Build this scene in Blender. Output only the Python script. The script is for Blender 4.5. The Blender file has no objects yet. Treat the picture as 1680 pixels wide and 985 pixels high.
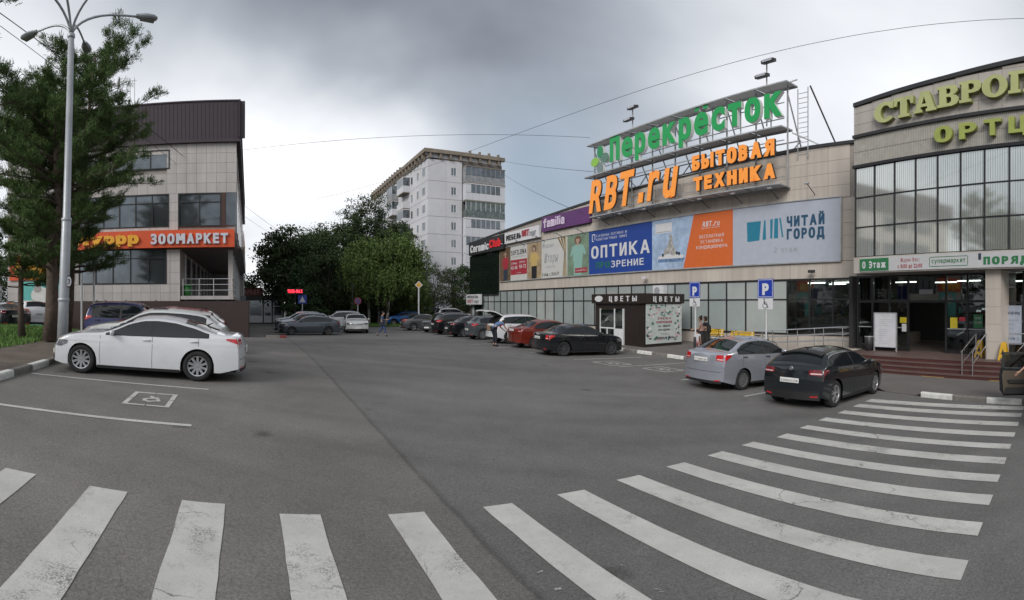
import bpy, math, random
import numpy as np
from mathutils import Vector, Matrix
random.seed(7); RNG = np.random.default_rng(7)
C = bpy.context.scene.collection
SC = bpy.context.scene
PI = math.pi

# ------------------------------------------------------------------ camera
F = 840.0            # photograph pixels per radian
HY = 499.0           # horizon row of the photograph
cam_d = bpy.data.cameras.new('camera'); cam = bpy.data.objects.new('camera', cam_d); C.objects.link(cam)
cam.location = (0, 0, 0); cam.rotation_euler = (PI/2, 0, 0)
cam_d.type = 'PANO'; cam_d.panorama_type = 'CENTRAL_CYLINDRICAL'
cam_d.central_cylindrical_range_u_min = -1.0; cam_d.central_cylindrical_range_u_max = 1.0
cam_d.central_cylindrical_range_v_min = -(985-HY)/F; cam_d.central_cylindrical_range_v_max = HY/F
cam_d.central_cylindrical_radius = 1.0
cam_d.clip_start = 0.05; cam_d.clip_end = 3000
SC.camera = cam
SC.view_settings.view_transform = 'Standard'; SC.view_settings.look = 'None'
SC.view_settings.exposure = 0.58; SC.view_settings.gamma = 1.0

# ------------------------------------------------------------------ world: Nishita sky under broken grey cloud
SUN_AZ, SUN_EL = math.radians(208), math.radians(32)
w = bpy.data.worlds.new('World'); SC.world = w; w.use_nodes = True
nt = w.node_tree; nt.nodes.clear()
def N(t, **k):
    n = nt.nodes.new(t)
    for a, b in k.items(): setattr(n, a, b)
    return n
def Lk(a, b): nt.links.new(a, b)
out = N('ShaderNodeOutputWorld'); mixs = N('ShaderNodeMixShader')
sky = N('ShaderNodeTexSky', sky_type='NISHITA', sun_disc=False)
sky.sun_elevation = SUN_EL; sky.sun_rotation = SUN_AZ; sky.air_density = 1.0; sky.dust_density = 2.0
bg1 = N('ShaderNodeBackground'); bg1.inputs[1].default_value = 0.10
bg2 = N('ShaderNodeBackground'); bg2.inputs[1].default_value = 1.0
Lk(sky.outputs[0], bg1.inputs[0])
tc = N('ShaderNodeTexCoord'); sep = N('ShaderNodeSeparateXYZ'); Lk(tc.outputs['Generated'], sep.inputs[0])
def M(op, a, b=None, c=None):
    n = N('ShaderNodeMath', operation=op)
    for i, v in enumerate((a, b, c)):
        if v is None: continue
        if isinstance(v, (int, float)): n.inputs[i].default_value = v
        else: Lk(v, n.inputs[i])
    return n.outputs[0]
zz = M('ADD', M('MAXIMUM', sep.outputs[2], 0.0), 0.42)
comb = N('ShaderNodeCombineXYZ'); Lk(M('DIVIDE', sep.outputs[0], zz), comb.inputs[0]); Lk(M('DIVIDE', sep.outputs[1], zz), comb.inputs[1])
n1 = N('ShaderNodeTexNoise'); n1.inputs['Scale'].default_value = 0.95; n1.inputs['Detail'].default_value = 5; n1.inputs['Roughness'].default_value = 0.45; n1.inputs['Distortion'].default_value = 0.2
Lk(comb.outputs[0], n1.inputs['Vector'])
n2 = N('ShaderNodeTexNoise'); n2.inputs['Scale'].default_value = 0.22; n2.inputs['Detail'].default_value = 3
Lk(comb.outputs[0], n2.inputs['Vector'])
def blob(az, el, power):
    az, el = math.radians(az), math.radians(el)
    v = N('ShaderNodeVectorMath', operation='DOT_PRODUCT'); Lk(tc.outputs['Generated'], v.inputs[0])
    v.inputs[1].default_value = (math.sin(az)*math.cos(el), math.cos(az)*math.cos(el), math.sin(el))
    return M('POWER', M('MAXIMUM', v.outputs['Value'], 0.0), power)
wob = M('SUBTRACT', n1.outputs[0], 0.5)
# lightness of the cloud deck
light = M('ADD', 0.32, M('MULTIPLY', wob, 1.35))
light = M('ADD', light, M('MULTIPLY', M('SUBTRACT', n2.outputs[0], 0.5), 0.60))
glow = M('ADD', M('MULTIPLY', blob(-25, 8, 16), 0.60), M('MULTIPLY', blob(-50, 8, 6), 0.12))
glow = M('ADD', glow, M('MULTIPLY', blob(-14, 20, 70), 0.22))
glow = M('MULTIPLY', glow, M('ADD', 1.0, M('MULTIPLY', wob, 2.2)))
glow = M('ADD', glow, M('MULTIPLY', blob(45, 26, 9), 0.42))
glow = M('ADD', glow, M('MULTIPLY', blob(180, 30, 2), 0.22))
dark = M('ADD', M('MULTIPLY', blob(-8, 34, 20), 0.28), M('MULTIPLY', blob(8, 14, 120), 0.10))
lum = M('MAXIMUM', M('SUBTRACT', M('ADD', light, glow), dark), 0.10)
cr = N('ShaderNodeValToRGB'); Lk(lum, cr.inputs[0])
e = cr.color_ramp.elements; e[0].position = 0.1; e[0].color = (0.14, 0.15, 0.175, 1); e[1].position = 1.0; e[1].color = (0.93, 0.93, 0.95, 1)
e.new(0.35).color = (0.31, 0.335, 0.37, 1); e.new(0.62).color = (0.60, 0.615, 0.64, 1)
# cool tint low over the road axis where the cloud thins
mixc = N('ShaderNodeMixRGB', blend_type='MIX'); mixc.inputs[2].default_value = (0.21, 0.27, 0.34, 1)
Lk(cr.outputs[0], mixc.inputs[1]); Lk(M('MINIMUM', M('MULTIPLY', blob(3, 13, 90), 0.85), 1.0), mixc.inputs[0])
Lk(mixc.outputs[0], bg2.inputs[0])
mixs.inputs[0].default_value = 0.93
Lk(bg1.outputs[0], mixs.inputs[1]); Lk(bg2.outputs[0], mixs.inputs[2]); Lk(mixs.outputs[0], out.inputs[0])

sl = bpy.data.lights.new('sun', 'SUN'); sl.energy = 1.5; sl.angle = math.radians(26); sl.color = (1.0, 0.97, 0.93)
so = bpy.data.objects.new('sun', sl); C.objects.link(so)
sd = Vector((math.sin(SUN_AZ)*math.cos(SUN_EL), math.cos(SUN_AZ)*math.cos(SUN_EL), math.sin(SUN_EL)))
so.rotation_euler = sd.to_track_quat('Z', 'Y').to_euler()
so.location = (0, 0, 60)

# ------------------------------------------------------------------ frames and helpers
TH = 1.058; PHI = -TH          # the street grid: +a runs right along the mall front, +n runs into it
THE = 1.29; PHE = -THE         # the entrance block stands at a slight angle
def LW(a, n, phi=PHI):
    return (a*math.cos(phi)-n*math.sin(phi), a*math.sin(phi)+n*math.cos(phi))
def AN(x, y, phi=PHI):
    return (x*math.cos(phi)+y*math.sin(phi), -x*math.sin(phi)+y*math.cos(phi))
def sm(t): t = min(max(t, 0.0), 1.0); return t*t*(3-2*t)
def T(x, y):
    return -2.05 - 0.7*math.tanh(x/10)*(1-sm((y-12)/24)) - 0.006*min(max(y, 0), 60)
def G(px, py, dz=0.0):
    th = (px-840)/F; r = 12.0
    for _ in range(60):
        z = T(r*math.sin(th), r*math.cos(th))+dz
        r = 0.5*r + 0.5*(-z*F/(py-HY))
    return (r*math.sin(th), r*math.cos(th), T(r*math.sin(th), r*math.cos(th))+dz)
def AR(px, r, z=None):
    th = (px-840)/F; x, y = r*math.sin(th), r*math.cos(th)
    return (x, y, T(x, y) if z is None else z)
OFF = {}
def tagp(o, label=None, cat=None, group=None, kind=None):
    if label: o['label'] = label
    if cat: o['category'] = cat
    if group: o['group'] = group
    if kind: o['kind'] = kind
    return o
def thing(name, label, cat, loc=(0, 0, 0), rot=0.0, group=None, phi=None):
    """An Empty at a thing's base. With phi the location is (a, n, z) and every part is written in that frame."""
    o = bpy.data.objects.new(name, None); C.objects.link(o)
    if phi is None:
        o.location = loc; o.rotation_euler = (0, 0, rot); OFF[o.name] = (0, 0, 0)
    else:
        x, y = LW(loc[0], loc[1], phi); o.location = (x, y, loc[2]); o.rotation_euler = (0, 0, phi); OFF[o.name] = tuple(loc)
    o.empty_display_size = 0.2
    return tagp(o, label, cat, group)
class MB:
    def __init__(s): s.v = []; s.f = []
    def add(s, vs, fs):
        k = len(s.v); s.v += [tuple(p) for p in vs]; s.f += [tuple(i+k for i in f) for f in fs]; return s
    def box(s, x0, x1, y0, y1, z0, z1, rot=None, piv=None):
        vs = [(x, y, z) for x in (x0, x1) for y in (y0, y1) for z in (z0, z1)]
        if rot is not None:
            p = Vector(piv if piv else ((x0+x1)/2, (y0+y1)/2, (z0+z1)/2)); vs = [tuple(rot @ (Vector(q)-p)+p) for q in vs]
        return s.add(vs, [(0, 1, 3, 2), (4, 6, 7, 5), (0, 4, 5, 1), (2, 3, 7, 6), (0, 2, 6, 4), (1, 5, 7, 3)])
    def tube(s, pts, r, n=8, cap=True):
        pts = [Vector(p) for p in pts]; rs = r if isinstance(r, (list, tuple)) else [r]*len(pts)
        k = len(s.v); up = None
        for i, p in enumerate(pts):
            d = (pts[min(i+1, len(pts)-1)]-pts[max(i-1, 0)])
            if d.length < 1e-9: d = Vector((0, 0, 1))
            d.normalize()
            if up is None:
                up = Vector((0, 0, 1)) if abs(d.z) < .9 else Vector((1, 0, 0))
            u = up - d*up.dot(d)
            if u.length < 1e-6: u = Vector((1, 0, 0)) - d*d.x
            u.normalize(); up = u; q = d.cross(u)
            for j in range(n):
                a = 2*PI*j/n; s.v.append(tuple(p+(u*math.cos(a)+q*math.sin(a))*rs[i]))
        for i in range(len(pts)-1):
            for j in range(n):
                a = k+i*n+j; b = k+i*n+(j+1) % n; s.f.append((a, b, b+n, a+n))
        if cap:
            s.f.append(tuple(k+j for j in reversed(range(n)))); s.f.append(tuple(k+(len(pts)-1)*n+j for j in range(n)))
        return s
    def bar(s, p0, p1, wd, ht=None):
        """rectangular bar"""
        ht = ht or wd; p0, p1 = Vector(p0), Vector(p1); d = (p1-p0).normalized()
        up = Vector((0, 0, 1)) if abs(d.z) < .95 else Vector((0, 1, 0))
        u = d.cross(up).normalized(); q = u.cross(d)
        vs = [p+u*a*wd/2+q*b*ht/2 for p in (p0, p1) for a, b in ((-1, -1), (1, -1), (1, 1), (-1, 1))]
        return s.add(vs, [(3, 2, 1, 0), (4, 5, 6, 7), (0, 1, 5, 4), (1, 2, 6, 5), (2, 3, 7, 6), (3, 0, 4, 7)])
    def lathe(s, prof, c=(0, 0, 0), axis='z', n=24):
        """prof: (radius, height)"""
        k = len(s.v)
        for r, h in prof:
            for j in range(n):
                a = 2*PI*j/n; x, y = r*math.cos(a), r*math.sin(a)
                p = (x, y, h) if axis == 'z' else ((x, h, y) if axis == 'y' else (h, x, y))
                s.v.append((p[0]+c[0], p[1]+c[1], p[2]+c[2]))
        for i in range(len(prof)-1):
            for j in range(n):
                a = k+i*n+j; b = k+i*n+(j+1) % n; s.f.append((a, b, b+n, a+n))
        return s
    def grid(s, P):
        k = len(s.v); m = len(P[0])
        for row in P: s.v += [tuple(p) for p in row]
        for i in range(len(P)-1):
            for j in range(m-1):
                a = k+i*m+j; s.f.append((a, a+1, a+m+1, a+m))
        return s
    def prism(s, poly, fn, d0, d1):
        """poly: 2D outline, fn(u, v, d) -> point"""
        n = len(poly); k = len(s.v)
        s.v += [tuple(fn(u, v, d0)) for u, v in poly]+[tuple(fn(u, v, d1)) for u, v in poly]
        s.f.append(tuple(k+i for i in range(n))); s.f.append(tuple(k+n+i for i in reversed(range(n))))
        for i in range(n): s.f.append((k+(i+1) % n, k+i, k+n+i, k+n+(i+1) % n))
        return s
    def mesh(s, name, mat, smooth=False, off=(0, 0, 0)):
        me = bpy.data.meshes.new(name)
        v = s.v if off == (0, 0, 0) else [(a-off[0], b-off[1], c-off[2]) for a, b, c in s.v]
        me.from_pydata(v, [], s.f); me.validate(); me.update()
        if smooth: me.polygons.foreach_set('use_smooth', [True]*len(me.polygons))
        if mat: me.materials.append(mat)
        return me
    def build(s, name, mat, parent=None, smooth=False, label=None, **kw):
        off = (0, 0, 0)
        if parent is not None and parent.name in OFF: off = OFF[parent.name]
        me = s.mesh(name, mat, smooth, off)
        o = bpy.data.objects.new(name, me); C.objects.link(o)
        if parent is not None: o.parent = parent; OFF[o.name] = off
        if label: o['label'] = label
        for k2, v2 in kw.items(): o[k2] = v2
        return o
def inst(name, me, parent, loc=(0, 0, 0), rot=None, label=None):
    o = bpy.data.objects.new(name, me); C.objects.link(o); o.parent = parent
    off = OFF.get(parent.name, (0, 0, 0)); o.location = (loc[0]-off[0], loc[1]-off[1], loc[2]-off[2])
    if rot: o.rotation_euler = rot
    OFF[o.name] = (0, 0, 0)
    if label: o['label'] = label
    return o
def B(x0, x1, y0, y1, z0, z1): return MB().box(x0, x1, y0, y1, z0, z1)
def copy_tree(o, parent=None):
    c = o.copy(); C.objects.link(c); c.parent = parent
    for ch in list(o.children): copy_tree(ch, c)
    return c

# ------------------------------------------------------------------ materials
MATS = {}
def mat(name, col, rough=0.6, metal=0.0, var=0.12, scale=3.0, bump=0.0, bscale=60, emit=None, es=1.0, spec=None, island=0.0, coat=0.0, col2=None, trans=0.0, alpha=1.0, detail=4, objco=True):
    if name in MATS: return MATS[name]
    m = bpy.data.materials.new(name); m.use_nodes = True; t = m.node_tree; n = t.nodes; b = n['Principled BSDF']
    b.inputs['Roughness'].default_value = rough; b.inputs['Metallic'].default_value = metal
    if spec is not None: b.inputs['Specular IOR Level'].default_value = spec
    if coat: b.inputs['Coat Weight'].default_value = coat; b.inputs['Coat Roughness'].default_value = 0.04
    col = tuple(col)+(1,)
    last = None
    if var > 0 or col2 is not None:
        co = n.new('ShaderNodeTexCoord'); ns = n.new('ShaderNodeTexNoise'); ns.inputs['Scale'].default_value = scale; ns.inputs['Detail'].default_value = detail
        ns.inputs['Roughness'].default_value = 0.65
        if objco: t.links.new(co.outputs['Object'], ns.inputs['Vector'])
        else:
            g = n.new('ShaderNodeNewGeometry'); t.links.new(g.outputs['Position'], ns.inputs['Vector'])
        mr = n.new('ShaderNodeMapRange'); mr.inputs[1].default_value = 0.3; mr.inputs[2].default_value = 0.7
        t.links.new(ns.outputs[0], mr.inputs[0])
        mx = n.new('ShaderNodeMixRGB')
        if col2 is None:
            mx.inputs[1].default_value = tuple(c*(1-var) for c in col[:3])+(1,); mx.inputs[2].default_value = tuple(min(1, c*(1+var)) for c in col[:3])+(1,)
        else:
            mx.inputs[1].default_value = col; mx.inputs[2].default_value = tuple(col2)+(1,)
        t.links.new(mr.outputs[0], mx.inputs[0]); last = mx.outputs[0]
    if island > 0:
        g = n.new('ShaderNodeNewGeometry'); h = n.new('ShaderNodeHueSaturation')
        mr2 = n.new('ShaderNodeMapRange'); mr2.inputs[3].default_value = 1-island; mr2.inputs[4].default_value = 1+island
        t.links.new(g.outputs['Random Per Island'], mr2.inputs[0]); t.links.new(mr2.outputs[0], h.inputs['Value'])
        if last is not None: t.links.new(last, h.inputs['Color'])
        else: h.inputs['Color'].default_value = col
        last = h.outputs[0]
    if last is not None: t.links.new(last, b.inputs['Base Color'])
    else: b.inputs['Base Color'].default_value = col
    if bump > 0:
        co2 = n.new('ShaderNodeTexCoord'); ns2 = n.new('ShaderNodeTexNoise'); ns2.inputs['Scale'].default_value = bscale; ns2.inputs['Detail'].default_value = 3
        t.links.new(co2.outputs['Object'], ns2.inputs['Vector'])
        bp = n.new('ShaderNodeBump'); bp.inputs['Strength'].default_value = bump; bp.inputs['Distance'].default_value = 0.02
        t.links.new(ns2.outputs[0], bp.inputs['Height']); t.links.new(bp.outputs[0], b.inputs['Normal'])
    if emit: b.inputs['Emission Color'].default_value = tuple(emit)+(1,); b.inputs['Emission Strength'].default_value = es
    if trans > 0:
        b.inputs['Transmission Weight'].default_value = trans
    if alpha < 1: b.inputs['Alpha'].default_value = alpha
    MATS[name] = m; return m
def glass(name, tint=(.5, .55, .55), tr=0.6, rough=0.02, ior=1.5):
    """thin architectural glazing: transparent with a fresnel mirror"""
    if name in MATS: return MATS[name]
    m = bpy.data.materials.new(name); m.use_nodes = True; t = m.node_tree; n = t.nodes; n.clear()
    o = n.new('ShaderNodeOutputMaterial'); tp = n.new('ShaderNodeBsdfTransparent'); tp.inputs[0].default_value = tuple(x*tr for x in tint)+(1,)
    gl = n.new('ShaderNodeBsdfGlossy'); gl.inputs['Roughness'].default_value = rough; gl.inputs[0].default_value = (.9, .92, .92, 1)
    fr = n.new('ShaderNodeFresnel'); fr.inputs[0].default_value = ior; mx = n.new('ShaderNodeMixShader')
    mm = n.new('ShaderNodeMath'); mm.operation = 'MULTIPLY_ADD'; mm.inputs[1].default_value = 1.3; mm.inputs[2].default_value = 0.03; t.links.new(fr.outputs[0], mm.inputs[0])
    t.links.new(mm.outputs[0], mx.inputs[0]); t.links.new(tp.outputs[0], mx.inputs[1]); t.links.new(gl.outputs[0], mx.inputs[2]); t.links.new(mx.outputs[0], o.inputs[0])
    MATS[name] = m; return m

def tile_mat(name, col, rough=.42, streak=.16, tone=.05):
    m = bpy.data.materials.new(name); m.use_nodes = True; t = m.node_tree; n = t.nodes; b = n['Principled BSDF']; L = t.links.new
    g = n.new('ShaderNodeNewGeometry'); mp = n.new('ShaderNodeMapping'); mp.inputs['Scale'].default_value = (3.2, 3.2, .22); L(g.outputs['Position'], mp.inputs[0])
    ns = n.new('ShaderNodeTexNoise'); ns.inputs['Scale'].default_value = 1.0; ns.inputs['Detail'].default_value = 6; L(mp.outputs[0], ns.inputs['Vector'])
    n2 = n.new('ShaderNodeTexNoise'); n2.inputs['Scale'].default_value = .25; n2.inputs['Detail'].default_value = 4; L(g.outputs['Position'], n2.inputs['Vector'])
    oi = n.new('ShaderNodeObjectInfo'); h = n.new('ShaderNodeHueSaturation'); h.inputs['Color'].default_value = tuple(col)+(1,)
    a = n.new('ShaderNodeMapRange'); a.inputs[1].default_value = .35; a.inputs[2].default_value = .75; a.inputs[3].default_value = 1.03; a.inputs[4].default_value = 1-streak; L(ns.outputs[0], a.inputs[0])
    c = n.new('ShaderNodeMapRange'); c.inputs[3].default_value = 1-tone; c.inputs[4].default_value = 1+tone; L(oi.outputs['Random'], c.inputs[0])
    d = n.new('ShaderNodeMapRange'); d.inputs[1].default_value = .3; d.inputs[2].default_value = .7; d.inputs[3].default_value = .93; d.inputs[4].default_value = 1.05; L(n2.outputs[0], d.inputs[0])
    x = n.new('ShaderNodeMath'); x.operation = 'MULTIPLY'; L(a.outputs[0], x.inputs[0]); L(c.outputs[0], x.inputs[1]); y = n.new('ShaderNodeMath'); y.operation = 'MULTIPLY'; L(x.outputs[0], y.inputs[0]); L(d.outputs[0], y.inputs[1])
    L(y.outputs[0], h.inputs['Value']); L(h.outputs[0], b.inputs['Base Color']); b.inputs['Roughness'].default_value = rough
    MATS[name] = m; return m
# ------------------------------------------------------------------ lettering (a font that ships with Blender)
FONTS = {}
def get_font(kind):
    if 'f' not in FONTS:
        try:
            import os
            FONTS['f'] = bpy.data.fonts.load(os.path.join(bpy.utils.system_resource('DATAFILES'), 'fonts', 'DejaVuSansMono.woff2'))
        except Exception: FONTS['f'] = None
    return FONTS['f']
WIDE = {c: 1.32 for c in 'МЖШЩЮФЪMW'}; WIDE.update({c: 1.25 for c in 'мжшщыюфmw'}); WIDE.update({c: 1.15 for c in 'ОСДQGОCNНД@'}); WIDE.update({c: 0.9 for c in 'ri'})
def layout(s, bold, depth, shear, gap=0.11, space=0.33):
    """proportional setting: glyph boxes one after another"""
    out = []; pen = 0.0
    for ch in s:
        if ch == ' ': pen += space; out.append(None); continue
        v, fs = raw_text(ch, bold, depth, shear)
        if not len(v): continue
        k = WIDE.get(ch, 1.0); mn, mx = v[:, 0].min()*k, v[:, 0].max()*k
        out.append((v, fs, pen-mn, k)); pen += mx-mn+gap
    return out, max(pen-gap, 0.01)
GC = {}
def raw_text(s, bold=0.0, depth=0.0, shear=0.0, font='f', spacing=1.0):
    """vertices (x, y, d) and faces of a line of text, size 1"""
    key = (s, bold, depth > 0, shear, font, spacing)
    if key not in GC:
        if s in ('i', 'l'):
            b_ = .042+bold*.9; xh = float(raw_text('о', 0, 0, 0)[0][:, 1].max()); ch_ = float(raw_text('О', 0, 0, 0)[0][:, 1].max())*1.03; tp = xh if s == 'i' else ch_; ps = [[(.1-b_, 0), (.1+b_, 0), (.1+b_, tp), (.1-b_, tp)]]
            if s == 'i': ps.append([(.1-b_, ch_-.09), (.1+b_, ch_-.09), (.1+b_, ch_), (.1-b_, ch_)])
            v, fs = raw_poly(ps, depth); v[:, 0] += shear*v[:, 1]; GC[key] = (v, fs); return GC[key]
        if s == 'ё':
            v, fs = raw_text('е', bold, depth, shear); mn, mx = v[:, 0].min(), v[:, 0].max(); c = (mn+mx)/2; q = .040+bold*.45; y0 = float(v[:, 1].max())+.045
            v2, f2 = raw_poly([[(c+dx-q, y0), (c+dx+q, y0), (c+dx+q, y0+2*q), (c+dx-q, y0+2*q)] for dx in (-.13, .13)], depth); v2[:, 0] += shear*v2[:, 1]
            k = len(v); GC[key] = (np.vstack([v, v2]), list(fs)+[tuple(i+k for i in f) for f in f2]); return GC[key]
        if s == 'Ы':
            v, fs = raw_text('Ь', bold, depth, shear); mx = v[:, 0].max(); q = .040+bold*.85; h_ = float(v[:, 1].max()); x0 = mx+.08
            v2, f2 = raw_poly([[(x0, float(v[:, 1].min())), (x0+2*q, float(v[:, 1].min())), (x0+2*q, h_), (x0, h_)]], depth); v2[:, 0] += shear*v2[:, 1]
            k = len(v); GC[key] = (np.vstack([v, v2]), list(fs)+[tuple(i+k for i in f) for f in f2]); return GC[key]
        if s == '0': GC[key] = raw_text('О', bold, depth, shear); return GC[key]
        cu = bpy.data.curves.new('t', 'FONT'); cu.body = s; cu.offset = bold; cu.extrude = 0.5 if depth > 0 else 0; cu.shear = shear; cu.resolution_u = 3
        cu.space_character = spacing; cu.align_x = 'LEFT'
        f = get_font(font)
        if f: cu.font = f
        ob = bpy.data.objects.new('t', cu); C.objects.link(ob)
        dg = bpy.context.evaluated_depsgraph_get(); dg.update()
        me = bpy.data.meshes.new_from_object(ob.evaluated_get(dg))
        v = np.array([x.co[:] for x in me.vertices]) if len(me.vertices) else np.zeros((0, 3)); fs = [tuple(p.vertices) for p in me.polygons]
        bpy.data.objects.remove(ob); bpy.data.curves.remove(cu); bpy.data.meshes.remove(me)
        GC[key] = (v, fs)
    return GC[key]
def raw_poly(polys, depth):
    cu = bpy.data.curves.new('t', 'CURVE'); cu.dimensions = '2D'; cu.fill_mode = 'BOTH'; cu.extrude = 0.5 if depth > 0 else 0
    for p in polys:
        sp = cu.splines.new('POLY'); sp.points.add(len(p)-1); sp.use_cyclic_u = True
        for i, (x, y) in enumerate(p): sp.points[i].co = (x, y, 0, 1)
    ob = bpy.data.objects.new('t', cu); C.objects.link(ob)
    dg = bpy.context.evaluated_depsgraph_get(); dg.update()
    me = bpy.data.meshes.new_from_object(ob.evaluated_get(dg))
    v = np.array([x.co[:] for x in me.vertices]); fs = [tuple(p.vertices) for p in me.polygons]
    bpy.data.objects.remove(ob); bpy.data.curves.remove(cu); bpy.data.meshes.remove(me)
    return v, fs
def orient(kind, x, y, d, o):
    if kind == 'f': return (o[0]+x, o[1]-d, o[2]+y)      # faces -n
    if kind == 's': return (o[0]+d, o[1]+x, o[2]+y)      # faces +a
    if kind == 'r': return (o[0]-x, o[1]+d, o[2]+y)      # faces +n
    if kind == 'l': return (o[0]-d, o[1]-x, o[2]+y)      # faces -a
    return (o[0]+x, o[1]+y, o[2]+d)
def fit(v, wd, ht, fixed_h=None):
    mn, mx = v.min(0), v.max(0)
    sx = wd/max(mx[0]-mn[0], 1e-6); sy = ht/max((mx[1]-mn[1]) if fixed_h is None else fixed_h, 1e-6)
    return (v[:, 0]-mn[0])*sx, (v[:, 1]-(mn[1] if fixed_h is None else 0))*sy
def text(s, o, wd, ht, m, parent, kind='f', depth=0.0, bold=0.0, shear=0.0, name='lettering', gap=0.11, ref=None):
    """one line of print in wd x ht (ht: from the baseline to the top of the capitals), left end of the baseline at o"""
    items, tot = layout(s, bold, depth, shear, gap)
    cap = raw_text(ref or ('О' if any(c.isupper() or c.isdigit() for c in s) else 'о'), bold, 0.0, 0.0)[0][:, 1].max()
    sx, sy = wd/tot, ht/cap; mb = MB()
    for it in items:
        if it is None: continue
        v, fs, dx, k = it
        mb.add([orient(kind, (x*k+dx)*sx, y*sy, (z+0.5)*depth if depth > 0 else 0.0, o) for x, y, z in v], fs)
    return mb.build(name, m, parent, kind='stuff') if mb.v else None
def sign_letters(s, o, wd, ht, mfront, mside, parent, depth=0.2, bold=0.02, shear=0.0, gap=0.12, kind='f', glyphs=None, capref='О'):
    """channel letters: every letter a part, its deep return a sub-part"""
    if glyphs:
        items = []; pen = 0.0
        for ch in s:
            v, fs = glyphs[ch]; mn, mx = v[:, 0].min(), v[:, 0].max()
            items.append((v, fs, pen-mn, 1.0)); pen += mx-mn+gap
        pen -= gap
    else: items, pen = layout(s, bold, 1.0, shear, gap)
    cap = (raw_text(capref, bold, 1.0, 0.0)[0][:, 1].max() if not glyphs else 1.0)
    sx, sy = wd/pen, ht/cap
    for it in items:
        if it is None: continue
        v, fs, dx, k = it
        pts = [((x*k+dx)*sx, y*sy, z) for x, y, z in v]
        a = MB(); a.v = [orient(kind, x, y, depth-0.03+(z+0.5)*0.04, o) for x, y, z in pts]; a.f = list(fs); lo = a.build('letter', mfront, parent)
        b = MB(); b.v = [orient(kind, x, y, (z+0.5)*(depth-0.031), o) for x, y, z in pts]; b.f = list(fs); b.build('letter_side', mside, lo)
    return pen
# ------------------------------------------------------------------ shared materials
def paint(name, col, metal=0.0): return mat('paint_'+name, col, rough=0.16, metal=metal, var=0.05, scale=2.0, coat=0.8, spec=0.3)
M_TYRE = mat('tyre_rubber', (.018, .018, .019), rough=.85, var=.3, scale=12)
M_RIM = mat('alloy_rim', (.52, .53, .55), rough=.28, metal=.85, var=.1)
M_RIMD = mat('dark_rim', (.10, .10, .11), rough=.4, metal=.6, var=.1)
M_WELL = mat('wheel_well', (.008, .008, .008), rough=.95, var=0)
M_TRIM = mat('black_trim', (.016, .016, .017), rough=.5, var=.15)
M_CGL = mat('car_glass', (.010, .013, .015), rough=.03, var=0.2, scale=1.5, spec=.5)
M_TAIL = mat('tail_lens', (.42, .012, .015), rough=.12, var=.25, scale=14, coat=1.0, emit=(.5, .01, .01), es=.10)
M_TAILD = mat('dark_tail_lens', (.16, .008, .012), rough=.12, var=.4, scale=14, coat=1.0)
M_TAILW = mat('clear_tail_lens', (.62, .45, .45), rough=.12, var=.15, coat=1.0)
M_HEAD = mat('head_lens', (.16, .17, .19), rough=.10, metal=.3, var=.7, scale=24, coat=1.0)
M_HEADD = mat('head_lens_core', (.04, .045, .05), rough=.1, var=.3, coat=1.0)
M_CHR = mat('chrome', (.75, .76, .78), rough=.12, metal=1.0, var=.05)
M_PLATE = mat('plate_white', (.72, .72, .70), rough=.45, var=.08)
M_INK = mat('black_ink', (.02, .02, .02), rough=.6, var=0)
M_SEAM = mat('panel_gap', (.02, .02, .022), rough=.8, var=0)

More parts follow.
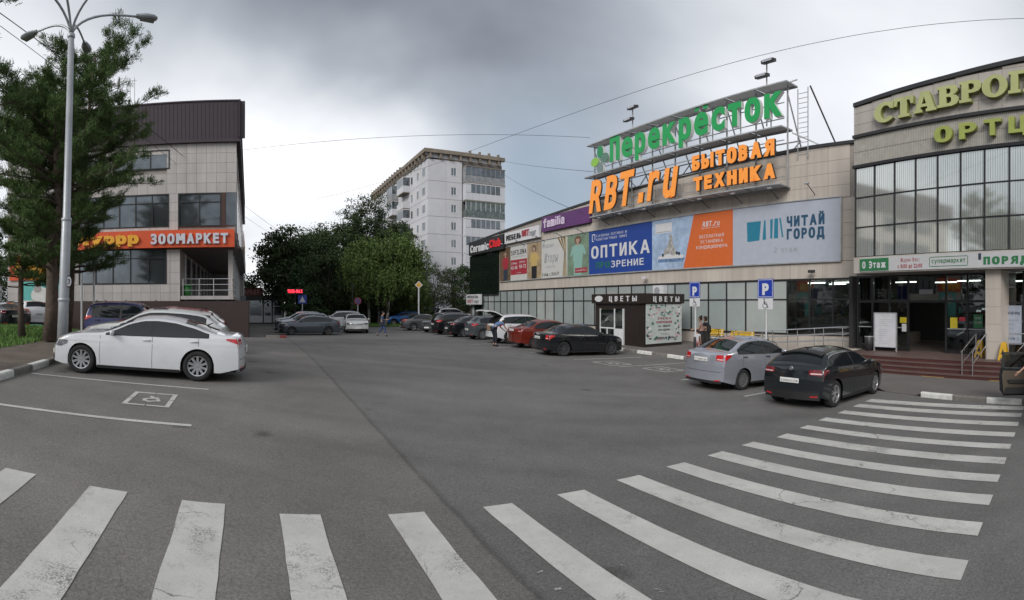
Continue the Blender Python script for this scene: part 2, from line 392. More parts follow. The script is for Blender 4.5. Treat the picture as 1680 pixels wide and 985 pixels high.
# top outline as (distance from the front / length, height / overall height) and other proportions
KINDS = {
 'sedan':  dict(L=4.55, Wd=1.79, H=1.46, top=[(0, .40), (.004, .50), (.03, .58), (.10, .645), (.20, .685), (.275, .70), (.33, .79), (.41, .93), (.47, .985), (.56, 1.0), (.66, .985), (.74, .93), (.82, .80), (.875, .735), (.95, .72), (.985, .70), (.996, .62), (1, .50)], wb=(.20, .79), wr=.325, glass=(.285, .42, .735, .86), win=(.30, .54, .79)),
 'fastback': dict(L=4.87, Wd=1.84, H=1.45, top=[(0, .40), (.004, .48), (.03, .565), (.10, .65), (.20, .70), (.295, .72), (.35, .80), (.43, .93), (.50, .99), (.57, 1.0), (.66, .975), (.76, .90), (.85, .795), (.90, .755), (.965, .745), (.985, .72), (.996, .62), (1, .48)], wb=(.195, .775), wr=.335, glass=(.30, .44, .70, .87), win=(.315, .555, .82)),
 'liftback': dict(L=4.25, Wd=1.70, H=1.50, top=[(0, .38), (.004, .48), (.03, .58), (.10, .635), (.20, .685), (.26, .71), (.33, .83), (.40, .94), (.47, .985), (.56, 1.0), (.68, .985), (.76, .94), (.86, .82), (.93, .745), (.975, .735), (.99, .69), (.996, .6), (1, .48)], wb=(.185, .775), wr=.31, glass=(.27, .41, .76, .915), win=(.295, .54, .835)),
 'hatch':  dict(L=4.30, Wd=1.80, H=1.45, top=[(0, .40), (.004, .50), (.03, .575), (.10, .645), (.20, .70), (.285, .72), (.34, .80), (.42, .93), (.49, .99), (.57, 1.0), (.70, .99), (.80, .965), (.855, .935), (.905, .84), (.955, .74), (.985, .70), (.995, .62), (1, .50)], wb=(.205, .82), wr=.335, glass=(.29, .43, .85, .95), win=(.31, .57, .86)),
 'suv':    dict(L=4.50, Wd=1.86, H=1.66, top=[(0, .42), (.004, .52), (.03, .60), (.10, .655), (.20, .69), (.27, .715), (.33, .82), (.40, .93), (.46, .985), (.56, 1.0), (.72, .995), (.84, .97), (.885, .945), (.93, .85), (.965, .72), (.985, .66), (.995, .58), (1, .46)], wb=(.20, .80), wr=.36, glass=(.28, .41, .875, .962), win=(.30, .57, .88)),
 'offroad': dict(L=3.74, Wd=1.68, H=1.64, top=[(0, .40), (.004, .52), (.015, .61), (.06, .635), (.20, .65), (.32, .665), (.36, .78), (.40, .90), (.44, .97), (.50, .99), (.60, 1.0), (.80, .985), (.90, .96), (.93, .93), (.955, .84), (.98, .68), (.99, .60), (.996, .52), (1, .42)], wb=(.20, .79), wr=.345, glass=(.325, .415, .925, .975), win=(.35, .60, .90)),
}
WHEELS = {}
def wheel_mesh(r, style, dark=False):
    key = (round(r, 3), style, dark)
    if key in WHEELS: return WHEELS[key]
    wd = .20; ri = r*.66
    t = MB().lathe([(ri, -wd/2+.02), (ri*1.04, -wd/2), (r*.93, -wd/2+.004), (r*.985, -wd/2+.025), (r, -wd/4), (r, wd/4), (r*.985, wd/2-.025), (r*.93, wd/2-.004), (ri*1.04, wd/2), (ri, wd/2-.02), (ri*.97, wd/2-.07)], axis='y', n=28)
    m1 = t.mesh('tyre', M_TYRE, True)
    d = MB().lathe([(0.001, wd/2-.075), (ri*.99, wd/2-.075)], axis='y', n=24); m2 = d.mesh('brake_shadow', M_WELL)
    s = MB().lathe([(ri*.90, wd/2-.03), (ri*.93, wd/2-.008), (ri*1.0, wd/2-.004), (ri*1.02, wd/2-.02), (ri*1.0, wd/2-.06)], axis='y', n=28)
    s.lathe([(.001, wd/2-.012), (ri*.17, wd/2-.014), (ri*.2, wd/2-.04)], axis='y', n=14)
    n = {'five': 5, 'ten': 10, 'seven': 7, 'cover': 12}[style]
    for i in range(n):
        a = 2*PI*i/n+.3
        for da, w0, w1 in (((-.13, .035, .022), (.13, .035, .022)) if style in ('five', 'seven') else ((0, .05 if style == 'ten' else .06, .032),)):
            ca, sa = math.cos(a+da*.3), math.sin(a+da*.3); cb, sb = math.cos(a+da*1.5), math.sin(a+da*1.5)
            px, pz = -sa, ca; qx, qz = -sb, cb
            y0, y1 = wd/2-.018, wd/2-.012; R0, R1 = ri*.14, ri*.93
            vs = [(ca*R0+px*w0/2, y0, sa*R0+pz*w0/2), (ca*R0-px*w0/2, y0, sa*R0-pz*w0/2), (cb*R1-qx*w1/2*1.6, y1, sb*R1-qz*w1/2*1.6), (cb*R1+qx*w1/2*1.6, y1, sb*R1+qz*w1/2*1.6)]
            vs += [(x, y-.04, z) for x, y, z in vs]
            s.add(vs, [(0, 1, 2, 3), (0, 4, 5, 1), (2, 6, 7, 3), (1, 5, 6, 2), (3, 7, 4, 0)])
    m3 = s.mesh('rim', M_RIMD if dark else M_RIM, False)
    WHEELS[key] = (m1, m2, m3); return WHEELS[key]

def smooth_interp(xs, px, pz, sig):
    d = np.linspace(0, 1, 1201); z = np.interp(d, px, pz); k = int(max(sig*1200, 1)); ker = np.hanning(2*k+3); ker /= ker.sum()
    zp = np.concatenate([np.full(k+1, z[0]), z, np.full(k+1, z[-1])]); zs = np.convolve(zp, ker, 'valid')
    return np.interp(xs, d, zs)

def car(label, kind, body, loc, az, rim='five', dark_rim=False, tail='r', plate=None, plate_pos=.48, group='cars parked in the lot', cat='car', name='parked_car', steer=0,
        H=None, L=None, black_bumper=False, rails=False, open_tail=False, clad=False, chrome_line=False, spoiler=False, handles='body', badge=False, roofm=None, grille='dark', tailw=.34, tailz=(.56, .67), headz=(.44, .535), lod=1, front_plate=None, mirror_dark=False, sunroof=False, tint=None):
    K = dict(KINDS[kind]);
    if H: K['H'] = H
    if L: K['L'] = L
    Ln, Wd, Hh = K['L'], K['Wd'], K['H']; hw = Wd/2; hl = Ln/2
    px = [p[0] for p in K['top']]; pz = [p[1] for p in K['top']]
    def u_of(x): return (hl-x)/Ln
    def zc(x):  # centre line height
        u = np.clip(u_of(np.asarray(x, float)), 0, 1); a = smooth_interp(u, px, pz, .018); b = np.interp(u, px, pz)
        k = np.clip(np.minimum(u, 1-u)/.03, 0, 1); return (a*k+b*(1-k))*Hh
    ug, ur = K['glass'][0], K['glass'][3]
    def cab(x):   # 1 in the cabin, 0 over bonnet and boot
        u = u_of(x); return min(max((u-ug+.02)/.10, 0), 1)*min(max((ur+.03-u)/.10, 0), 1)
    def crown(x): return .035+.045*cab(x)
    def zs(x): return float(zc(x))-crown(x)
    zb0 = .665*Hh if kind != 'offroad' else .63*Hh
    def belt(x): u = u_of(x); return zb0+(.045*(u-.35) if kind != 'offroad' else 0)*Hh
    def wplan(x):
        u = u_of(x); k = 1-.085*max(0, 1-u/.22)**2-.06*max(0, 1-(1-u)/.2)**2; return hw*k
    tum = .30 if kind not in ('offroad', 'suv') else .24
    def fy(x, z):
        wp = wplan(x); zb = belt(x)
        if z <= zb:
            t = (z-.18)/(zb-.18); g = .945+.055*math.sin(min(max(t, 0), 1)*PI*.86+.15)
            g += .006*math.exp(-((z-zb*.86)/.03)**2)
        else: g = .945+.055*math.sin(PI*.86+.15)-tum*(z-zb)/(Hh-zb)*(1.0+.25*(z-zb)/(Hh-zb))
        y = wp*g; top = zs(x); e = .05
        if z > top-e: y -= .035*(1-math.sqrt(max(0, 1-((z-top+e)/e)**2)))
        return y
    def dfm(x, y, z):
        t = min(max((abs(x)-(hl-.95))/.95, 0), 1)**2
        bow = (.30 if x > 0 else .17)
        x2 = x-math.copysign(bow*t*(y/hw)**2, x)
        if x < 0 and kind not in ('sedan', 'fastback'): x2 += .0
        return (x2, y, z)
    xf, xr = hl-Ln*K['wb'][0], hl-Ln*K['wb'][1]; wr = K['wr']; ra = wr+.045
    sill = .20 if kind not in ('suv', 'offroad') else .27
    def zl(x):
        for xc in (xf, xr):
            d = abs(x-xc)
            if d < ra: return wr+math.sqrt(ra*ra-d*d)
        z = sill
        if x > hl-.35: z += .05*(x-hl+.35)/.35
        if x < -hl+.5: z += .10*(-hl+.5-x)/.5
        return z
    st = set(np.linspace(-hl, hl, 64 if lod else 40).round(4).tolist())
    for xc in (xf, xr):
        st = {x for x in st if abs(abs(x-xc)-ra) > .015}
        st |= {round(xc+s*(ra+.002), 4) for s in (-1, 1)} | {round(xc+s*(ra-.0005), 4) for s in (-1, 1)} | {round(xc-math.cos(a)*ra*.999, 4) for a in np.linspace(.18, PI-.18, 9)}
    for d in (.006, .015, .03, .05): st |= {round(hl-d, 4), round(-hl+d, 4)}
    st = sorted(x for x in st if -hl <= x <= hl)
    rows = []
    mlow, mup, ntop = 6, 12, 6
    for x in st:
        lo = zl(x); top = zs(x); zm = min(.72, top-.04); zm = max(zm, lo+.005)
        ring = []
        zlist = [lo+(zm-lo)*j/mlow for j in range(mlow)]+[zm+(top-zm)*(1-(1-j/mup)**1.5) for j in range(mup+1)]
        ring = [dfm(x, fy(x, z), z) for z in zlist]
        yt = fy(x, top)
        ring += [dfm(x, yt*(1-j/ntop), top+crown(x)*(1-(1-j/ntop)**2)) for j in range(1, ntop+1)]
        full = ring+[(p[0], -p[1], p[2]) for p in reversed(ring[:-1])]
        rows.append(full)
    mb = MB().grid(rows)
    m = len(rows[0])
    for ri, rev in ((0, 0), (len(rows)-1, 1)):   # end caps, bowed
        x = st[ri]; lo = zl(x); top = zs(x); P = []
        for j in range(9):
            z = lo+(top-lo)*j/8; y = fy(x, z); P.append([dfm(x, y*(1-2*i/10), z+crown(x)*(j/8)**4*(1-(1-2*i/10)**2)) for i in range(11)])
        mb.grid(P)
    root = thing(name, label, cat, loc, PI/2-az, group)
    # sit on the slope: pitch/roll from the terrain under the wheels
    hx, hy = math.sin(az), math.cos(az)
    zf, zr_ = T(loc[0]+hx*1.3, loc[1]+hy*1.3), T(loc[0]-hx*1.3, loc[1]-hy*1.3)
    zl_, zr2 = T(loc[0]-hy*.8, loc[1]+hx*.8), T(loc[0]+hy*.8, loc[1]-hx*.8)
    root.rotation_euler = Matrix.Rotation(PI/2-az, 3, 'Z').to_4x4().to_3x3() @ Matrix.Rotation(-math.atan2(zf-zr_, 2.6), 3, 'Y') @ Matrix.Rotation(math.atan2(zl_-zr2, 1.6), 3, 'X') and (Matrix.Rotation(PI/2-az, 3, 'Z') @ Matrix.Rotation(-math.atan2(zf-zr_, 2.6), 3, 'Y') @ Matrix.Rotation(math.atan2(zl_-zr2, 1.6), 3, 'X')).to_euler()
    bo = mb.build('body', body, root, True)
    # inner tub that closes the arches
    def tubz(x0, x1, z1): return (x0, x1, -hw+.26, hw-.26, .20 if sill < .25 else .26, z1)
    ub = MB().box(*tubz(-hl+.2, hl-.25, .52)); ub.build('underbody', M_WELL, root)
    def side(x0, x1, lo, hi, off, nx=14, nz=5, sgn=1):
        P = []
        for i in range(nx+1):
            x = x0+(x1-x0)*i/nx; a, b = lo(x), hi(x)
            if b < a: b = a
            P.append([(lambda q: (q[0], sgn*q[1], q[2]))(dfm(x, fy(x, a+(b-a)*j/nz)+off, a+(b-a)*j/nz)) for j in range(nz+1)])
        return P
    def sideb(nm, x0, x1, lo, hi, off, mt, both=True, nx=14, nz=5, par=None):
        r = []
        for s in ((1, -1) if both else (1,)):
            r.append(MB().grid(side(x0, x1, lo, hi, off, nx, nz, s)).build(nm, mt, par or root, True))
        return r
    def topp(x0, x1, y0, y1, off, nx=8, ny=8, inset=0.0):
        P = []
        for i in range(nx+1):
            x = x0+(x1-x0)*i/nx; yt = fy(x, zs(x))-inset
            P.append([(lambda yy: dfm(x, yy, zs(x)+crown(x)*(1-(yy/(yt+inset))**2)+off))(yt*(y0+(y1-y0)*j/ny)) for j in range(ny+1)])
        return P
    _xi = np.linspace(0, .30*Ln, 90)
    _zr = [float(zc(-hl+q))-crown(-hl+q)*.5 for q in _xi]; _zf = [float(zc(hl-q))-crown(hl-q)*.5 for q in _xi]
    _zr = np.maximum.accumulate(_zr); _zf = np.maximum.accumulate(_zf)
    def XE(z, rear):
        return -hl+float(np.interp(z, _zr, _xi)) if rear else hl-float(np.interp(z, _zf, _xi))
    def endp(pts, off, rear, nu=6, nv=3):
        (a, b, c, d) = pts; P = []
        for j in range(nv+1):
            row = []
            for i in range(nu+1):
                u, v = i/nu, j/nv
                y = (a[0]*(1-u)+b[0]*u)*(1-v)+(d[0]*(1-u)+c[0]*u)*v; z = (a[1]*(1-u)+b[1]*u)*(1-v)+(d[1]*(1-u)+c[1]*u)*v
                x = (XE(z, True)-off) if rear else (XE(z, False)+off); q = dfm(x, y, z); row.append(q)
            P.append(row)
        return P
    U = lambda u: hl-u*Ln
    gl = tint or M_CGL
    # glazing
    g0, g1, g2, g3 = K['glass']
    MB().grid(topp(U(g0+.012), U(g1), -1, 1, .006, inset=.055)).build('windscreen', gl, root, True)
    if not open_tail: MB().grid(topp(U(g2+.005), U(g3-.008), -1, 1, .006, inset=.07)).build('rear_window', gl, root, True)
    w0, w1, w2 = K['win']
    lo = lambda x: belt(x)+.012
    hi = lambda x: zs(x)-.062
    def hi_f(x): return hi(x)
    xm = U(w1); gap = .035
    def trimx(x0, x1):
        while x0 < x1 and hi(x0) < lo(x0)+.01: x0 += .01
        while x1 > x0 and hi(x1) < lo(x1)+.01: x1 -= .01
        return x0, x1
    a0, a1 = trimx(xm+gap, U(w0)); b0, b1 = trimx(U(w2), xm-gap)
    if kind in ('fastback',): sideb('window_trim', b0-.03, a1+.03, lambda x: belt(x)-.002, lambda x: max(hi(x)+.03, belt(x)), .003, M_TRIM, nx=24)
    else: sideb('window_trim', b0-.02, a1+.02, lambda x: belt(x)-.004, lambda x: max(hi(x)+.018, belt(x)), .003, M_TRIM, nx=24)
    sideb('side_window', a0, a1, lo, hi_f, .007, gl, nx=16); sideb('side_window', b0, b1, lo, hi_f, .007, gl, nx=16)
    if chrome_line:
        sideb('window_chrome', b0-.04, a1, lambda x: max(hi(x)+.014, belt(x)), lambda x: max(hi(x)+.03, belt(x)+.012), .009, M_CHR, nx=30, nz=1)
    # doors: panel gaps and handles
    for xx in (U(w0)+.10, xm, U(w2)+.20):
        zlo = max(sill+.09, 0); 
        sideb('door_gap', xx-.004, xx+.004, lambda x: zl(x)+.05, lambda x: belt(x)-.005, .0022, M_SEAM, nx=1, nz=8)
    hm = body if handles == 'body' else M_TRIM
    for s in (1, -1):
        for hx_ in (xm+.13, U(w2)+.30):
            z = belt(hx_)-.085; y = fy(hx_, z)
            h = MB().tube([(hx_-.09, s*(y-.005), z), (hx_-.075, s*(y+.03), z+.004), (hx_+.075, s*(y+.03), z+.004), (hx_+.09, s*(y-.005), z)], [.010, .014, .014, .010], 6); h.build('door_handle', hm, root, True)
        # mirror
        xx = U(w0)-.20; z = belt(xx)+.06; y = fy(xx, z)
        mm = MB()
        pr = [(0.0, .0), (.05, .02), (.09, .05), (.10, .10), (.09, .16), (.05, .20), (.0, .215)]
        mm.lathe([(r*.9+.002, hgt-.1) for r, hgt in pr], (0, 0, 0), 'y', 12)
        mm.v = [(v[0]*.55+xx, s*(y+.13)+v[1]*s*.9, v[2]*.8+z) for v in mm.v]
        mo = mm.build('mirror', M_TRIM if mirror_dark else body, root, True)
        MB().box(xx-.03, xx+.03, min(s*(y-.03), s*(y+.05)), max(s*(y-.03), s*(y+.05)), z-.07, z-.03).build('mirror_foot', M_TRIM, mo)
    # sills, lower trims
    sideb('sill_trim', xr+ra+.01, xf-ra-.01, lambda x: sill-.03, lambda x: sill+(.10 if clad else .035), .006, M_TRIM, nx=6, nz=2)
    if clad:
        for xc in (xf, xr):
            for s in (1, -1):
                P = []
                for a in np.linspace(.0, PI, 15):
                    row = []
                    for rr in (ra-.004, ra+.05):
                        x = xc+math.cos(a)*rr; z = max(wr+math.sin(a)*rr, .25); q = dfm(x, fy(x, z)+.008, z); row.append((q[0], s*q[1], q[2]))
                    P.append(row)
                MB().grid(P).build('arch_trim', M_TRIM, root, True)
    # front face
    hz0, hz1 = headz[0]*Hh, headz[1]*Hh
    zt = zs(hl)
    for s in (1, -1):
        x1 = hl-.02; hd = MB()
        hd.grid(side(hl-.50, hl-.0, lambda x: hz0+(hz1-hz0)*.55*max(0, (hl-.25-x)/.25), lambda x: min(hz1+.015, zs(x)-.012), .008, 8, 3, s))
        zz1 = hz1
        hd.grid(endp([(s*hw*.52, hz0+.02), (s*fy(hl, hz0), hz0), (s*fy(hl, zz1), zz1), (s*hw*.48, zz1-.01)], .010, False))
        ho = hd.build('headlight', M_HEAD, root, True)
        MB().grid(endp([(s*hw*.62, hz0+.035), (s*hw*.78, hz0+.03), (s*hw*.78, zz1-.02), (s*hw*.62, zz1-.025)], .014, False, 3, 2)).build('lens', M_HEADD, ho, True)
        MB().grid(endp([(s*hw*.60, .27*1), (s*hw*.80, .29), (s*hw*.80, .37), (s*hw*.60, .35)], .012, False, 3, 2)).build('fog_light', M_TRIM, root, True)
    MB().grid(endp([(-hw*.42, hz0-.01), (hw*.42, hz0-.01), (hw*.46, hz1-.03), (-hw*.46, hz1-.03)], .012, False)).build('grille', M_TRIM, root, True)
    if grille == 'chrome':
        for k in (0.25, .6):
            z = hz0+(hz1-hz0)*k; MB().grid(endp([(-hw*.43, z-.012), (hw*.43, z-.012), (hw*.43, z+.012), (-hw*.43, z+.012)], .02, False, 6, 1)).build('grille_bar', M_CHR, root, True)
        bd = MB().lathe([(.001, .03), (.055, .03), (.06, .0)], (XE((hz0+hz1)/2, False), 0, (hz0+hz1)/2-.02), 'x', 14); bd.build('badge', M_CHR, root)
    MB().grid(endp([(-hw*.62, .22), (hw*.62, .22), (hw*.58, .36), (-hw*.58, .36)], .010, False)).build('air_intake', M_TRIM, root, True)
    # rear face
    tz0, tz1 = tailz[0]*Hh, tailz[1]*Hh; ztr = zs(-hl)
    tm = {'r': M_TAIL, 'd': M_TAILD, 'w': M_TAILW}[tail]
    for s in (1, -1):
        tl = MB()
        tt = tz1; xa_ = XE(tz1, True)
        tl.grid(side(-hl+.003, xa_+.30, lambda x: min(tz0+(tz1-tz0)*.75*(max(0, x+hl)/(.30+xa_+hl)), zs(x)-.012), lambda x: min(tz1, zs(x)-.006), .010, 9, 3, s))
        tl.grid(endp([(s*hw*(1-tailw), tz0+.02), (s*fy(-hl, tz0), tz0), (s*fy(-hl, tt), tt), (s*hw*(1-tailw), tt-.01)], .012, True))
        to = tl.build('taillight', tm, root, True)
        MB().grid(endp([(s*hw*(1-tailw*.9), tz0+.035), (s*hw*.90, tz0+.035), (s*hw*.90, tz0+.065), (s*hw*(1-tailw*.9), tz0+.065)], .016, True, 4, 1)).build('reverse_lens', M_TAILW, to, True)
        if lod: MB().grid(endp([(s*hw*.60, .30), (s*hw*.80, .31), (s*hw*.80, .34), (s*hw*.60, .33)], .02, True, 3, 1)).build('reflector', M_TAIL, root, True)
    # rear bumper, boot gap, plate
    MB().grid(endp([(-hw*.86, .235), (hw*.86, .235), (hw*.84, .31 if not black_bumper else .42), (-hw*.84, .31 if not black_bumper else .42)], .014, True)).build('rear_bumper_trim', M_TRIM, root, True)
    zb_ = .36*Hh if not black_bumper else .30*Hh
    MB().grid(endp([(-hw*.83, zb_), (hw*.83, zb_), (hw*.83, zb_+.010), (-hw*.83, zb_+.010)], .006, True, 8, 1)).build('boot_gap', M_SEAM, root, True)
    pzc = plate_pos*Hh
    if open_tail:
        MB().grid(endp([(-hw*.72, .42*Hh), (hw*.72, .42*Hh), (hw*.70, .66*Hh), (-hw*.70, .66*Hh)], .008, True)).build('boot_shade_sheet', M_WELL, root, True)  # near-black sheets on the closed body paint the boot's inner shade
        MB().grid(topp(U(g2-.01), U(.995), -1, 1, .008, inset=.09)).build('boot_shade_sheet', M_WELL, root, True)
        # raised tailgate hinged at the back of the roof
        hx0 = U(g2-.01); z0 = float(zc(hx0))+.01; tg = MB(); P = []
        for i in range(9):
            t = i/8; ang = .18+.5*t*t; xx = hx0-1.12*t; zz = z0+.33*math.sin(t*PI*.62)-.02*t
            P.append([(xx, hw*.70*(1-2*j/6)*(1+.12*t), zz-.05*abs(1-2*j/6)**2) for j in range(7)])
        tg.grid(P); tg.grid([[(p[0], p[1], p[2]-.07) for p in r] for r in P])
        for j in (0, 6): tg.grid([[r[j], (r[j][0], r[j][1], r[j][2]-.07)] for r in P])
        tg.grid([[P[-1][j], (P[-1][j][0], P[-1][j][1], P[-1][j][2]-.07)] for j in range(7)])
        to = tg.build('raised_tailgate', body, root, True, label='tailgate raised above the roof')
        MB().grid([[(p[0], p[1]*.78, p[2]+.012) for p in r] for r in P[1:6]]).build('tailgate_glass', gl, to, True)
        MB().grid([[(p[0], p[1]*.9, p[2]-.078) for p in r] for r in P[1:8]]).build('tailgate_lining', M_TRIM, to, True)
        for s in (1, -1): MB().tube([(hx0-.62, s*hw*.68, z0+.18), (U(.985), s*hw*.66, ztr-.1)], .012, 6).build('gas_strut', M_TRIM, root)
    else:
        xp = XE(pzc-.05, True); po = MB(); po.box(xp-.032, xp-.016, -.26, .26, pzc-.056, pzc+.056).build('number_plate', M_PLATE, root)
        pl = root.children[-1]
        if plate:
            its, tot = layout(plate, .012, 0.0, 0.0); mb2 = MB(); sx = .47/tot
            for it in its:
                if it is None: continue
                v, fs, dx, k = it; mb2.add([(xp-.0345, .235-(x*k+dx)*sx, pzc-.036+y*.10) for x, y, z in v], fs)
            mb2.build('plate_characters', M_INK, pl)
            for bx in ((-.255, -.25, -.05, .05), (.25, .255, -.05, .05)): pass
        else:
            mb2 = MB()
            for i in range(7): mb2.box(xp-.0345, xp-.0330, .20-i*.06-.018, .20-i*.06+.016, pzc-.032, pzc+.032)
            mb2.build('plate_characters', M_INK, pl, kind='stuff')
    if front_plate or True:
        q = MB().box(hl+.014, hl+.03, -.26, .26, .36, .47).build('front_plate', M_PLATE, root)
    if badge: MB().lathe([(.001, -.022), (.045, -.022), (.055, -.0)], (XE(.66*Hh, True), 0, .66*Hh), 'x', 12).build('badge', M_CHR, root)
    if spoiler:
        x0 = U(K['glass'][2]-.01); P = []
        for i in range(5):
            x = x0+.06-.24*i/4; yt = fy(x0, zs(x0))-.03
            P.append([(x, yt*(1-2*j/8), zs(x0)+crown(x0)*(1-(1-2*j/8)**2)+.028-.035*i/4) for j in range(9)])
        sp = MB().grid(P); sp.grid([[(p[0], p[1], p[2]-.035) for p in r] for r in P]); sp.grid([[P[-1][j], (P[-1][j][0], P[-1][j][1], P[-1][j][2]-.035)] for j in range(9)]); sp.build('roof_spoiler', M_TRIM if body.name.find('white') < 0 else body, root, True)
    if rails:
        for s in (1, -1):
            pts = []
            for i in range(9):
                u = .44+.40*i/8; x = U(u); y = fy(x, zs(x))-.06; pts.append((x, s*y, zs(x)+.02+(.055 if 0 < i < 8 else .01)))
            MB().tube(pts, .016, 6).build('roof_rail', M_CHR if rails == 'c' else M_TRIM, root, True)
    if sunroof: MB().grid(topp(U(.50), U(.60), -.72, .72, .006)).build('sunroof', gl, root, True)
    MB().tube([(U(.80), 0, float(zc(U(.80)))), (U(.83), 0, float(zc(U(.80)))+.06)], [.02, .008], 5).build('antenna', M_TRIM, root)
    for s in (1, -1): MB().tube([(U(g0+.01), s*.05+.1, float(zc(U(g0+.02)))), (U(g0+.025), s*.45+.1, float(zc(U(g0+.03)))-.01)], .008, 4).build('wiper', M_TRIM, root)
    # wheels
    m1, m2, m3 = wheel_mesh(wr, rim, dark_rim)
    for xc in (xf, xr):
        for s in (1, -1):
            wo = inst('wheel', m1, root, (xc, s*(wplan(xc)*.985-.115), wr), (0, 0, (0 if s > 0 else PI)+(steer if xc == xf else 0)))
            b2 = inst('rim', m3, wo); b3 = inst('wheel_shade_disc', m2, wo)  # the last disc paints the shade behind the spokes as near-black colour
    return root
# ------------------------------------------------------------------ ground
def asphalt_mat():
    m = bpy.data.materials.new('asphalt'); m.use_nodes = True; t = m.node_tree; n = t.nodes; b = n['Principled BSDF']; L = t.links.new
    g = n.new('ShaderNodeNewGeometry'); P = g.outputs['Position']
    def noise(sc, det, rough=.6):
        x = n.new('ShaderNodeTexNoise'); x.inputs['Scale'].default_value = sc; x.inputs['Detail'].default_value = det; x.inputs['Roughness'].default_value = rough; L(P, x.inputs['Vector']); return x.outputs[0]
    def mr(v, a, b_, c, d):
        x = n.new('ShaderNodeMapRange'); x.inputs[1].default_value = a; x.inputs[2].default_value = b_; x.inputs[3].default_value = c; x.inputs[4].default_value = d; L(v, x.inputs[0]); return x.outputs[0]
    def mul(a, b_):
        x = n.new('ShaderNodeMath'); x.operation = 'MULTIPLY'; L(a, x.inputs[0]); L(b_, x.inputs[1]); return x.outputs[0]
    big = mr(noise(.16, 5), .3, .7, .80, 1.14); mid = mr(noise(1.3, 6, .7), .3, .7, .92, 1.08)
    grit = mr(noise(42, 3, .8), .35, .68, .72, 1.32); grit2 = mr(noise(150, 1), .3, .7, .75, 1.25)
    # scattered dark oil spots
    vo = n.new('ShaderNodeTexVoronoi'); vo.inputs['Scale'].default_value = .55; L(P, vo.inputs['Vector'])
    nz = noise(4, 3); ad = n.new('ShaderNodeMath'); ad.operation = 'MULTIPLY_ADD'; L(nz, ad.inputs[0]); ad.inputs[1].default_value = .22; L(vo.outputs['Distance'], ad.inputs[2])
    spot = mr(ad.outputs[0], .14, .22, .55, 1.0)
    # lighter and darker drive tracks running along the lot
    tm = n.new('ShaderNodeMapping'); tm.inputs['Rotation'].default_value = (0, 0, -PHI-PI/2+.12); tm.inputs['Scale'].default_value = (.05, .9, 1); L(P, tm.inputs[0])
    tn = n.new('ShaderNodeTexNoise'); tn.inputs['Scale'].default_value = 1.0; tn.inputs['Detail'].default_value = 4; L(tm.outputs[0], tn.inputs['Vector']); track = mr(tn.outputs[0], .32, .68, .88, 1.10)
    # newer, bluer asphalt to the right of the seam, browner older one to the left
    sx = n.new('ShaderNodeSeparateXYZ'); L(P, sx.inputs[0])
    d = n.new('ShaderNodeVectorMath'); d.operation = 'DOT_PRODUCT'; L(P, d.inputs[0]); d.inputs[1].default_value = SEAM_N
    side = mr(d.outputs['Value'], SEAM_D-.02, SEAM_D+.02, 0, 1)
    dn = n.new('ShaderNodeMath'); dn.operation = 'MULTIPLY_ADD'; L(noise(1.2, 4), dn.inputs[0]); dn.inputs[1].default_value = .12; L(d.outputs['Value'], dn.inputs[2])
    s1 = mr(dn.outputs[0], SEAM_D+.02, SEAM_D+.055, 1, .68); s2 = mr(dn.outputs[0], SEAM_D+.06, SEAM_D+.14, .68, 1)
    seam = n.new('ShaderNodeMath'); seam.operation = 'MAXIMUM'; L(s1, seam.inputs[0]); L(s2, seam.inputs[1])
    mx = n.new('ShaderNodeMixRGB'); L(side, mx.inputs[0]); mx.inputs[1].default_value = (.168, .159, .149, 1); mx.inputs[2].default_value = (.152, .147, .142, 1)
    # thin cracks in the old surface
    cv = n.new('ShaderNodeTexVoronoi'); cv.feature = 'DISTANCE_TO_EDGE'; cv.inputs['Scale'].default_value = .33
    wn = n.new('ShaderNodeTexNoise'); wn.inputs['Scale'].default_value = 1.6; wn.inputs['Detail'].default_value = 6; L(P, wn.inputs['Vector'])
    va = n.new('ShaderNodeVectorMath'); va.operation = 'MULTIPLY_ADD'; L(wn.outputs['Color'], va.inputs[0]); va.inputs[1].default_value = (1.2, 1.2, 0); L(P, va.inputs[2]); L(va.outputs[0], cv.inputs['Vector'])
    cr0 = mr(cv.outputs['Distance'], .0, .005, .80, 1); crm = mr(noise(.25, 2), .50, .56, 1, 0)
    mc = n.new('ShaderNodeMath'); mc.operation = 'MAXIMUM'; L(cr0, mc.inputs[0]); L(crm, mc.inputs[1])
    f = mul(mul(mul(big, mul(mid, track)), mul(grit, grit2)), mul(spot, mul(seam.outputs[0], mc.outputs[0])))
    h = n.new('ShaderNodeHueSaturation'); L(mx.outputs[0], h.inputs['Color']); L(f, h.inputs['Value']); L(h.outputs[0], b.inputs['Base Color'])
    b.inputs['Roughness'].default_value = .86; b.inputs['Specular IOR Level'].default_value = .3
    bp = n.new('ShaderNodeBump'); bp.inputs['Strength'].default_value = .5; bp.inputs['Distance'].default_value = .006; L(grit, bp.inputs['Height']); L(bp.outputs[0], b.inputs['Normal'])
    return m
